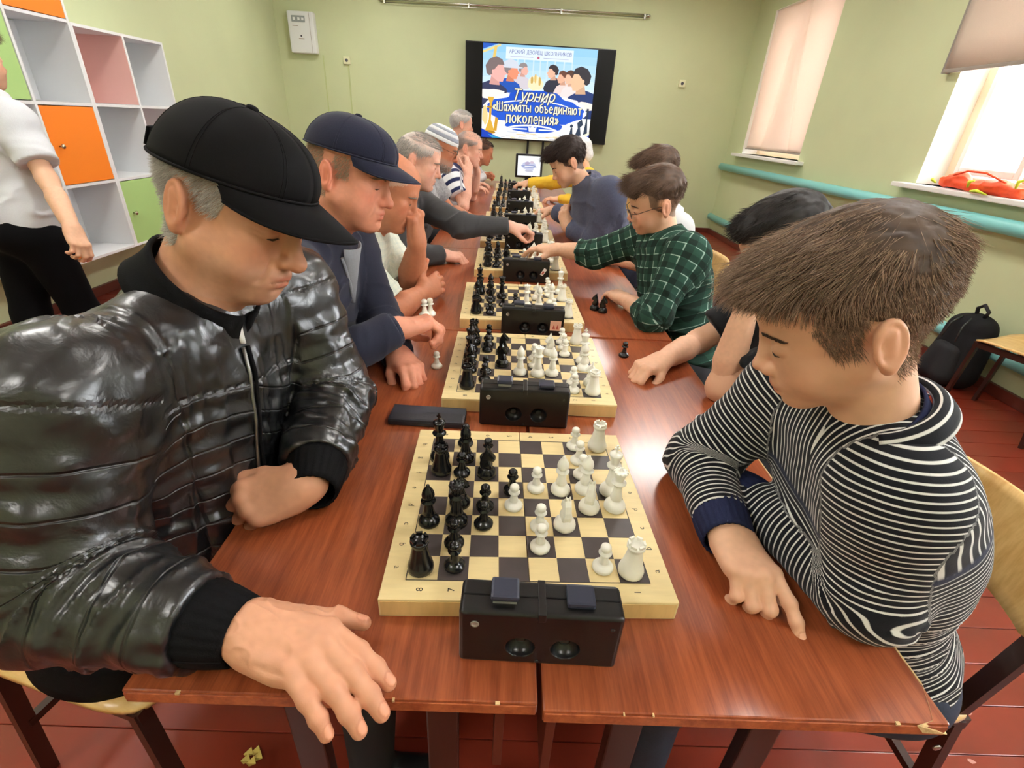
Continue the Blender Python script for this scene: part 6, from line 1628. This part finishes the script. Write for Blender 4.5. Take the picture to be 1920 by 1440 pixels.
# --- man in the skullcap with glasses
P = default_pose((-.474, 3.42, 1.214), -1, neck=V(-.56, 3.43, 1.05), pel=V(-.76, 3.4, .54)); P.update(f=(.931, .05, -.36), up=(.355, .04, .934), stubble=.35)
P.update(elR=V(-.48, 3.2, .80), wrR=V(-.36, 3.42, .80), elL=V(-.45, 3.68, .80), wrL=V(-.32, 3.5, .80))
h = [dict(W=P['wrR'], d=(.4, .9, 0), n=(0, 0, 1), side='R', flex=[(20, 30, 20)]*4, res=.004, elbow=P['elR']), dict(W=P['wrL'], d=(.6, -.7, 0), n=(0, 0, 1), side='L', flex=[(20, 30, 20)]*4, res=.004, elbow=P['elL'])]
M_melange = cloth('tee_grey_melange', srgb(160, 160, 164), .25, 90)
r6, hd = mk(P, 'man in a striped white skullcap and glasses wearing a grey melange shirt', SKT, .004, h, M_melange, .009, .014, ('short', 'short'), details=True, brow=srgb(110, 104, 100))
H_ = frame_from(P['f'], P['up'])
def skullcap(P, root):
    W = lambda l: tuple(H_@np.asarray(l, float)+np.asarray(P['c'])-np.asarray(root.location))
    cols = [srgb(232, 234, 238), srgb(150, 156, 172), srgb(226, 228, 234), srgb(160, 166, 180), srgb(238, 238, 240), srgb(240, 240, 242)]
    for k in range(6):
        def band(u, v):
            ph = (k+v)/6*PI/2*.998; kk = math.cos(ph)**.7
            return W((-.012+.108*kk*math.cos(2*PI*u), .085*kk*math.sin(2*PI*u), .040+.085*math.sin(ph)))
        o = MB().grid(band, 33, 4).build('skullcap' if k == 0 else 'skullcap_band', mat('skullcap_%d' % k, cols[k], .8), root); solidify(o, .002)
skullcap(P, r6); glasses(P, r6)
fuzz(P, r6, (hd[0], hd[1]), lambda l: ((l[:, 2] < .05) & (l[:, 2] > -.05) & (l[:, 0] < -.02)).astype(float)+((l[:, 2] < -.075) & (l[:, 0] > .03)), 2500, .01, GREY1, GREY2, .0008)
chair(-.80, 3.4, 0, 'plywood chair under the man in the striped skullcap')
# --- man in the striped polo, hand at his temple
P = default_pose((-.369, 4.30, 1.178), -1, neck=V(-.46, 4.31, 1.02), pel=V(-.74, 4.25, .54)); P.update(f=(.97, .0, -.22), up=(.22, 0, .97))
P.update(elR=V(-.38, 3.98, .785), wrR=V(-.36, 4.12, 1.00), elL=V(-.36, 4.55, .785), wrL=V(-.31, 4.42, 1.0))
h = [dict(W=P['wrR'], d=(.05, .45, .9), n=(.75, -.6, .2), side='R', flex=[(20, 45, 25), (25, 50, 30), (35, 60, 30), (40, 60, 30)], res=.0035, thumb=((45, -10), (40, -10), (35, -5)), elbow=P['elR']),
     dict(W=P['wrL'], d=(-.1, -.3, .95), n=(.9, .3, .1), side='L', flex=[(50, 70, 40)]*4, res=.004, elbow=P['elL'])]
M_polo = stripe_mat('polo_stripes', srgb(40, 46, 84), srgb(228, 230, 236), .075, .55)
r7, hd = mk(P, 'balding man in a navy and white striped polo shirt holding his hand to his temple', SKP, .004, h, M_polo, .009, .014, ('short', 'short'), hair=(srgb(150, 140, 138), .8), details=True, brow=srgb(150, 140, 132))
short_hair(P, r7, hd, 3500, srgb(110, 100, 98), srgb(170, 162, 160), .010, .0008, bald=.8)
chair(-.80, 4.25, 0, 'plywood chair under the man in the striped polo shirt')
# --- upright white-haired man
P = default_pose((-.525, 5.30, 1.335), -1, neck=V(-.57, 5.3, 1.165), pel=V(-.72, 5.3, .60)); P.update(f=(.9, .4, -.1), up=(.1, 0, .99))
P.update(elR=V(-.60, 5.06, .88), wrR=V(-.40, 5.1, .80), elL=V(-.58, 5.54, .88), wrL=V(-.40, 5.5, .80))
h = [dict(W=P['wrR'], d=(1, .1, 0), n=(0, 0, 1), side='R', flex=[(20, 30, 20)]*4, res=.005, elbow=P['elR']), dict(W=P['wrL'], d=(1, -.1, 0), n=(0, 0, 1), side='L', flex=[(20, 30, 20)]*4, res=.005, elbow=P['elL'])]
r8, hd = mk(P, 'white-haired man sitting upright in front of the big screen', SKP, .005, h, cloth('shirt_slate', srgb(96, 102, 116)), .012, .014, name='shirt', hair=(srgb(206, 204, 202), 0.0))
short_hair(P, r8, hd, 3500, srgb(176, 174, 172), srgb(232, 230, 228), .016, .001)
chair(-.76, 5.3, 0, 'plywood chair under the upright white-haired man')
# --- last man in white on the left
P = default_pose((-.345, 5.96, 1.078), -1, neck=V(-.44, 5.97, .935), pel=V(-.72, 5.95, .52)); P.update(f=(.95, -.1, -.3), up=(.3, 0, .95))
P.update(elR=V(-.44, 5.78, .80), wrR=V(-.33, 5.95, .83), elL=V(-.40, 6.15, .80), wrL=V(-.33, 6.02, .84))
h = [dict(W=P['wrR'], d=(.8, .4, .2), n=(0, -.4, 1), side='R', flex=[(45, 70, 40)]*4, res=.005, elbow=P['elR']), dict(W=P['wrL'], d=(.8, -.4, .2), n=(0, .3, 1), side='L', flex=[(45, 70, 40)]*4, res=.005, elbow=P['elL'])]
M_wshirt = cloth('shirt_white', srgb(218, 220, 224), .03)
r9, hd = mk(P, 'dark-haired man in a white shirt with clasped hands, farthest on the left', SKT, .005, h, M_wshirt, .012, .012, hair=(srgb(44, 36, 34), 0.0))
short_hair(P, r9, hd, 2500, srgb(36, 30, 28), srgb(60, 50, 46), .014, .001)
chair(-.76, 5.95, 0, 'plywood chair under the farthest man on the left')
# ------------------------------------------------------------------ right side
BR1, BR2 = srgb(72, 54, 44), srgb(128, 100, 82)
def boy_hair(P, root, c1, c2, n=5000, fr=.0, length=.03, rad=.0007, seed=3, mass_c=None, nap=True, res=.005, thick=0.0):
    hm = hair_volume(P, root, [(EL((-.018, 0, .048), (.104+thick, .0795+thick, .087+thick)), .015), (EL((.045, .0, .088), (.058, .058, .034+fr*.4)), .03)]+([(EL((.080, 0, .056), (.022, .050, .034)), .02)] if fr else []),
                     [(EL((.128, 0, -.01+.0-fr), (.066, .12, .066)), .008), (((.005, 0, .012), (.5, 0, -.87)), .004), (EL((-.01, .09, -.012), (.028, .03, .042)), .006), (EL((-.01, -.09, -.012), (.028, .03, .042)), .006)],
                     (tuple(x*.8 for x in c1[:3]), tuple(.5*(a+b) for a, b in zip(c1[:3], c2[:3]))), res=res, bump=.003, nsc=(40, 110, 70), seed=seed)
    fl = lambda l: np.where((l[:, 2] > .06)[:, None], np.stack([1+0*l[:, 0], .5*vnoise(l, (25, 25, 25), seed), -.3+.5*vnoise(l, (25, 25, 25), seed+1)], 1), np.array([[.0, 0, -1.0]]))
    P['len_f'] = lambda l: (.4+.8*sstep(.03, .09, l[:, 2]))*(1-.65*sstep(.04, .09, l[:, 0])*sstep(.11, .06, l[:, 2]))
    fuzz(P, root, hm, lambda l: np.ones(len(l)), n, length, c1, c2, rad, flow=fl, lift=.12, seg=3, curl=.15, seed=seed); P['len_f'] = None
# --- boy in black with his head on his hand
SKB = srgb(224, 176, 146)
P = default_pose((.655, 1.235, 1.140), 1, neck=V(.725, 1.25, .98), pel=V(.82, 1.26, .52), w=.165); P.update(f=(-.85, .05, -.52), up=(-.52, .0, .85), s=.97, kid=1, bulk=.88)
P.update(elL=V(.555, 1.15, .785), wrL=V(.575, 1.17, 1.0), elR=V(.585, 1.43, .80), wrR=V(.44, 1.305, .785))
h = [dict(W=P['wrL'], d=(.15, .35, .9), n=(-.8, -.5, .3), side='L', flex=[(20, 30, 20)]*4, res=.0028, elbow=P['elL'], s=.92, thumb=((45, -10), (40, -10), (35, -5)), arm_r=.038),
     dict(W=P['wrR'], d=(-.8, -.55, -.05), n=(0, 0, 1), side='R', flex=[(40, 65, 40), (45, 70, 40), (50, 72, 40), (52, 72, 40)], res=.0025, elbow=P['elR'], s=.92, thumb=((35, -25), (10, -35), (-15, -25)), arm_r=.036)]
M_blacktee = cloth('tee_black', srgb(22, 22, 26))
r10, hd = mk(P, 'black-haired boy in a black t-shirt propping his head on his hand', SKB, .003, h, M_blacktee, .007, .014, ('short', 'short'), short=.7, hair=(srgb(30, 26, 25), None), details=True, brow=srgb(40, 30, 28))
boy_hair(P, r10, srgb(20, 17, 17), srgb(52, 44, 42), 6000, length=.018, rad=.0006)
chair(.80, 1.27, PI, 'plywood chair under the boy in the black t-shirt')
# --- boy in the green plaid shirt reaching for the clock
P = default_pose((.515, 1.936, 1.146), 1, neck=V(.575, 1.925, 1.015), pel=V(.74, 1.84, .54), w=.165); P.update(f=(-.921, .088, -.38), up=(-.39, -.16, .905), s=.95, kid=1, bulk=.9)
P.update(shL=V(.612, 1.765, .995), shR=V(.535, 2.07, .985), elR=V(.35, 2.125, .90), wrR=V(.195, 2.225, .888), elL=V(.505, 1.665, .79), wrL=V(.44, 1.86, .79))
h = [dict(W=P['wrR'], d=(-.86, .48, -.06), n=(-.05, -.15, 1), side='R', flex=[(14, 18, 12), (18, 22, 14), (22, 26, 16), (26, 30, 18)], res=.0028, elbow=P['elR'], s=.95, thumb=((44, -24), (34, -28), (26, -20)), arm_r=.036, thin=.92),
     dict(W=P['wrL'], d=(-.3, 1, 0), n=(0, 0, 1), side='L', flex=[(20, 30, 20)]*4, res=.004, elbow=P['elL'], s=.9, arm_r=.034)]
M_plaid = plaid_mat('green_plaid', srgb(44, 78, 66), srgb(28, 44, 38), srgb(176, 204, 190), .048)
r11, hd = mk(P, 'boy in a green plaid shirt and glasses stretching his hand to a chess clock', SKB, .003, h, M_plaid, .006, .015, ('long', 'long'), cuff_at=.42, coll=(M_plaid, .068, .032, .5), details=True, brow=srgb(80, 60, 48), hair=(srgb(104, 82, 68), None))
boy_hair(P, r11, BR1, BR2, 7000, fr=.012, length=.03, rad=.0006); glasses(P, r11, r=.02)
chair(.78, 1.86, PI, 'plywood chair under the boy in the green plaid shirt')
# --- boy in white behind him
P = default_pose((.672, 2.56, 1.192), 1, neck=V(.745, 2.56, 1.03), pel=V(.86, 2.56, .52), w=.165); P.update(f=(-.9, .05, -.4), up=(-.4, 0, .9), s=.95, kid=1, bulk=.9)
P.update(elL=V(.66, 2.38, .80), wrL=V(.53, 2.52, .785), elR=V(.68, 2.76, .80), wrR=V(.5, 2.66, .785))
h = [dict(W=P['wrL'], d=(-.9, .3, 0), n=(0, 0, 1), side='L', flex=[(20, 30, 20)]*4, res=.004, elbow=P['elL'], s=.92, arm_r=.036), dict(W=P['wrR'], d=(-.9, -.3, 0), n=(0, 0, 1), side='R', flex=[(20, 30, 20)]*4, res=.004, elbow=P['elR'], s=.92, arm_r=.036)]
r12, hd = mk(P, 'boy in a white shirt half hidden behind the boy in green plaid', SKB, .004, h, M_wshirt, .009, .014, ('short', 'short'), hair=(srgb(104, 82, 68), None))
boy_hair(P, r12, BR1, BR2, 4500, length=.03, rad=.0008, seed=9)
chair(.84, 2.56, PI, 'plywood chair under the boy in the white shirt')
# --- dark-haired boy in the slate-blue shirt
P = default_pose((.297, 3.10, 1.188), 1, neck=V(.405, 3.10, 1.075), pel=V(.70, 3.02, .56), w=.19); P.update(f=(-.826, -.003, -.563), up=(-.563, -.019, .826), s=.99, kid=1, bulk=1.2)
P.update(shL=V(.52, 2.92, 1.05), shR=V(.46, 3.31, 1.05), elL=V(.49, 2.90, .80), wrL=V(.33, 3.10, .83), elR=V(.42, 3.40, .82), wrR=V(.27, 3.56, .86))
h = [dict(W=P['wrL'], d=(-.3, .3, .8), n=(-.6, -.6, .3), side='L', flex=[(40, 60, 40)]*4, res=.0035, elbow=P['elL'], arm_r=.04, thumb=((35, -20), (20, -25), (5, -20))),
     dict(W=P['wrR'], d=(-.9, .3, -.15), n=(-.1, 0, 1), side='R', flex=[(30, 35, 25)]*4, res=.0035, elbow=P['elR'], arm_r=.04, thumb=((45, -25), (35, -35), (20, -30)))]
M_slate = cloth('shirt_slate_blue', srgb(80, 84, 106), .12, 120)
r13, hd = mk(P, 'dark-haired boy in a slate-blue shirt hunched over the board', SKB, .0035, h, M_slate, .007, .016, coll=(M_slate, .074, .034, .5), cuff_at=.85, hair=(srgb(44, 32, 30), None), details=True, brow=srgb(40, 30, 28))
boy_hair(P, r13, srgb(28, 20, 19), srgb(72, 52, 46), 7000, fr=.015, length=.034, rad=.0008, seed=12, thick=.006)
chair(.80, 3.06, PI, 'plywood chair under the boy in the slate-blue shirt')
# --- player in yellow, farther on
P = default_pose((.56, 4.75, 1.165), 1, neck=V(.63, 4.75, 1.01), pel=V(.82, 4.75, .52), w=.17); P.update(f=(-.9, 0, -.4), up=(-.4, 0, .9), s=.96, kid=1, bulk=.92)
P.update(shR=V(.60, 4.92, .955), shL=V(.62, 4.58, .955), elR=V(.38, 5.0, .90), wrR=V(.135, 5.05, .875), elL=V(.58, 4.55, .80), wrL=V(.42, 4.68, .79))
h = [dict(W=P['wrR'], d=(-1, .05, -.15), n=(0, -.15, 1), side='R', flex=[(30, 40, 25)]*4, res=.004, elbow=P['elR'], thumb=((45, -30), (35, -40), (20, -30))), dict(W=P['wrL'], d=(-.9, .3, 0), n=(0, 0, 1), side='L', flex=[(20, 30, 20)]*4, res=.005, elbow=P['elL'])]
M_yellow = cloth('sweater_yellow', srgb(232, 190, 60))
r14, hd = mk(P, 'player in a yellow sweater and white headscarf reaching over a far board', SKB, .005, h, M_yellow, .009, .016, name='sweater')
hair_volume(P, r14, [(EL((-.018, 0, .046), (.113, .088, .095)), .02), (EL((-.06, 0, -.03), (.06, .06, .06)), .03)], [(EL((.128, 0, -.02), (.07, .12, .07)), .008)], (srgb(214, 214, 216), srgb(240, 240, 240)), res=.006, name='headscarf', bump=.002)
chair(.86, 4.75, PI, 'plywood chair under the player in yellow')
# ------------------------------------------------------------------ youth walking past the shelves, left edge
P = dict(c=V(-2.195, 2.33, 1.50), f=(.25, .95, -.1), up=(0, 0, 1), s=.97, kid=1, neck=V(-2.185, 2.30, 1.355), shR=V(-2.040, 2.24, 1.28), shL=V(-2.335, 2.36, 1.28), elR=V(-1.935, 2.18, 1.07), wrR=V(-1.810, 2.07, .905),
         elL=V(-2.425, 2.40, 1.05), wrL=V(-2.425, 2.45, .85), pelvis=V(-2.165, 2.24, .87), bulk=.9, side=-1)
h = [dict(W=P['wrR'], d=(.45, -.35, -.8), n=(.75, -.2, .5), side='R', flex=[(30, 45, 25), (35, 50, 30), (40, 55, 30), (40, 55, 30)], res=.003, elbow=P['elR'], s=.9, arm_r=.036, thumb=((30, -25), (12, -25), (0, -15))),
     dict(W=P['wrL'], d=(0, .1, -1), n=(-1, 0, 0), side='L', flex=[(20, 30, 20)]*4, res=.006, elbow=P['elL'], s=.9, arm_r=.036)]
M_wtee = cloth('tee_white', srgb(206, 208, 214), .03)
r15, hd = mk(P, 'youth in a white t-shirt and black trousers walking past the shelves', SKB, .004, h, M_wtee, .007, .016, ('short', 'short'), no_legs=True, loc=(-2.165, 2.24, 0), short=.72, hem=-.02, wr=1.3, hair=(srgb(104, 82, 68), None))
boy_hair(P, r15, BR1, BR2, 3000, length=.03, rad=.0008, seed=15)
def standing_legs(P, root):
    B = P['pelvis']; off = np.asarray(root.location); pr = [(EL(B+V(0, 0, -.02), (.125, .155, .12)), .05)]; a = []
    lat = unit(P['shL']-P['shR'])
    for sg, st in ((-1, .10), (1, -.12)):
        hh = B+lat*sg*.085+V(0, 0, -.05); fwd = V(.25, .95, 0); k = hh+fwd*st*.6+V(0, 0, -.36); an = hh+fwd*st*1.2+V(0, 0, -.73); pr += [(RC(hh, k, .095, .07), .05), (RC(k, an, .07, .055), .03)]; a.append(an)
    lo = np.min([p.box(.02)[0] for p, k in pr], 0); hi = np.max([p.box(.02)[1] for p, k in pr], 0); v = Vol(lo, hi, .01)
    for p, k in pr: v.add(p, k)
    p, q = v.surf(); link('trousers', npmesh('trousers', p-off, q, mat('trousers_black', (.004, .004, .005, 1), .9, .1)), root)
    for an in a:
        an = V(an[0], an[1], .09); v = Vol(an-V(.2, .2, .1), an+V(.2, .2, .1), .008); f = V(.25, .95, 0)
        v.add(RC(an-f*.03+V(0, 0, -.05), an+f*.14+V(0, 0, -.06), .037, .034), .02); v.add(EL(an+V(0, 0, -.01), (.045, .045, .06)), .02); v.half(an+V(0, 0, -.0895), V(0, 0, -1), .002)
        p, q = v.surf(); link('shoe', npmesh('shoe', p-off, q, M_shoe), root)
standing_legs(P, r15)
# ================================================================== small things
# spectacle case
M_case = mat('case_black', srgb(30, 32, 40), .45, bump=.2, bscale=300)
ca = thing('glasses_case', 'flat black case lying on the table behind the nearest chessboard', 'case', (-.193, .982, TZ), -.03)
MB().box(-.088, .088, -.033, .033, 0, .018, bev=.006).build('shell', M_case, ca)
MB().add([(-.086, -.006, .0186), (-.02, -.006, .0186), (.0, .004, .0186), (.086, .004, .0186), (.086, .0315, .0186), (-.086, .0315, .0186)], [(0, 1, 2, 3, 4, 5)]).build('flap', mat('case_flap', srgb(40, 43, 54), .5), ca)
MB().box(-.02, .01, -.0342, -.033, .004, .011).build('clasp', M_knobd, ca)
# small monitor at the far end of the table
mo = thing('monitor', 'small black monitor showing the poster at the far end of the table', 'monitor', (.17, 6.12, TZ))
MB().box(-.155, .155, .0, .05, .07, .32, bev=.012).build('housing', M_black, mo)
sc_ = MB().box(-.13, .13, -.003, 0, .095, .30, bev=.002).build('screen', mat('screen_white', (0, 0, 0, 1), .3, emit=srgb(236, 238, 242), emit_s=1.0), mo)
it = [(blob(.5, .5, .3, .25, 20, .2, 41), C_(196, 200, 224)), (blob(.42, .35, .12, .1, 14, .2, 42), C_(180, 168, 196)), (blob(.5, .52, .36, .08, 20, .1, 43), C_(150, 160, 200)), (R4(.3, .7, .5, .54), C_(246, 246, 250)), (blob(.5, .78, .2, .05, 14, .1, 44), C_(190, 190, 206)), (blob(.62, .3, .1, .08, 12, .2, 45), C_(206, 190, 206))]
poly_picture('poster_picture', .25, .19, it, M_pic, sc_, (0, -.004, .198))
MB().box(-.03, .03, .015, .045, .012, .08, bev=.004).build('neck', M_black, mo); MB().box(-.11, .11, -.05, .09, 0, .014, bev=.004).build('foot', M_black, mo)
# orange cloth bag on the window sill
M_or = mat('bag_orange', srgb(236, 82, 40), .65, noise=.08, nscale=40); M_lime = mat('ribbon_lime', srgb(214, 226, 60), .6)
bgt = thing('cloth_bag', 'crumpled orange cloth bag with lime green ties on the window sill', 'bag', (3.10, 3.52, 1.12))
v = Vol((-.09, -.36, -.01), (.12, .36, .14), .008)
v.add(RC((.01, -.3, .03), (.0, .3, .045), .045, .04, (V(0, 0, 1), .8)), .03); v.add(EL((.01, .2, .07), (.05, .08, .05)), .03); v.add(EL((.0, -.12, .05), (.06, .12, .04)), .03)
v.half((0, 0, .001), V(0, 0, -1), .002); p, q = v.surf(); n = vnormals(p, q); ru = 1-np.abs(vnoise(p, (22, 9, 30), 3)); p = p+n*(.012*(ru**3-.3))[:, None]; p[:, 2] = np.maximum(p[:, 2], .0005)
link('cloth', npmesh('cloth', p, q, M_or), bgt)
MB().tube([(-.03, .22, .09), (-.045, .1, .125), (-.045, -.05, .125), (-.03, -.2, .08)], [.006, .007, .007, .006], 6).build('handle', M_or, bgt)
for (a, b_) in (((-.055, .32, .03), (-.06, .36, .045)), ((-.07, .02, .03), (-.075, -.02, .075)), ((-.075, -.02, .01), (-.08, -.16, .004)), ((-.05, -.3, .06), (-.05, -.34, .11))):
    m = Vector(a).lerp(Vector(b_), .5)+Vector((-.01, .01, .012)); MB().tube([a, m, b_], [.007, .012, .004], 5).build('tie', M_lime, bgt)
# backpack leaning against the wall below the window
M_bp = mat('backpack_black', (.010, .010, .012, 1), .8, .25, bump=.3, bscale=350); M_bp2 = mat('backpack_pocket', (.016, .016, .019, 1), .7, .3, bump=.3, bscale=350)
bp = thing('backpack', 'black backpack standing on the floor against the wall under the window', 'backpack', (2.90, 2.92, 0), .1)
v = Vol((-.2, -.25, -.01), (.2, .25, .52), .008); v.add(RC((.02, -.06, .1), (.05, -.03, .36), .11, .1), .04); v.add(RC((.02, .07, .1), (.05, .05, .36), .11, .1), .06)
v.half((0, 0, .002), V(0, 0, -1), .004); p, q = v.surf(); p = p+vnormals(p, q)*(.006*vnoise(p, (18, 18, 12), 2))[:, None]; p[:, 2] = np.maximum(p[:, 2], .001); link('main_bag', npmesh('main_bag', p, q, M_bp), bp)
v = Vol((-.25, -.2, -.01), (.1, .2, .36), .008); v.add(RC((-.07, -.05, .08), (-.045, -.03, .22), .07, .06), .03); v.add(RC((-.07, .06, .08), (-.045, .05, .22), .07, .06), .05); v.half((0, 0, .004), V(0, 0, -1), .004); p, q = v.surf(); link('front_pocket', npmesh('front_pocket', p, q, M_bp2), bp)
MB().tube([(.04, -.03, .455), (.03, -.05, .50), (.04, 0, .53), (.05, .04, .50), (.05, .03, .455)], .011, 8).build('carry_handle', M_bp2, bp)
for s_ in (-1, 1): MB().tube([(-.09, s_*.05+.01, .30), (-.075, s_*.04+.01, .40), (-.03, s_*.03+.01, .45)], .006, 6).build('zip', M_knobd, bp)
# spare chair by the right wall
chair(2.82, 2.42, PI/2+.35, 'empty plywood chair standing beside the black backpack')
# scrap of peel on the floor and flecks of bare paint
M_peel = mat('peel_yellow', srgb(206, 182, 96), .7, noise=.15, nscale=60)
rd = random.Random(8)
pe = MB()
for k in range(5):
    a = k*1.25; c = Vector((.014*math.cos(a), .012*math.sin(a), .004)); w = .012
    pe.add([(c.x-w, c.y, .002), (c.x, c.y-w*.7, .008), (c.x+w, c.y, .003), (c.x+.004, c.y+w, .012)], [(0, 1, 2, 3)])
o = pe.build('peel_scrap', M_peel, None, (-.581, .617, 0)); solidify(o, .0015); tag(o, 'small crumpled yellow scrap lying on the red floor near the table', 'scrap')
M_fleck = mat('fleck_pale', srgb(206, 150, 140), .8)
for k, (x, y_) in enumerate([(1.05, .72), (1.18, .86), (1.02, .62), (1.3, .78), (.92, .56), (1.22, .66), (1.4, .98), (1.12, .98), (1.55, .9)]):
    n = 7; rr = rd.uniform(.004, .010); st = rd.uniform(1, 2.4)
    fs = MB().add([(st*rr*math.cos(2*PI*i/n)*rd.uniform(.7, 1.2), rr*math.sin(2*PI*i/n)*rd.uniform(.7, 1.2), .0008) for i in range(n)], [tuple(range(n))])
    fs.build('paint_chip', M_fleck, fl, (x, y_, 0), rd.uniform(-.5, .5))
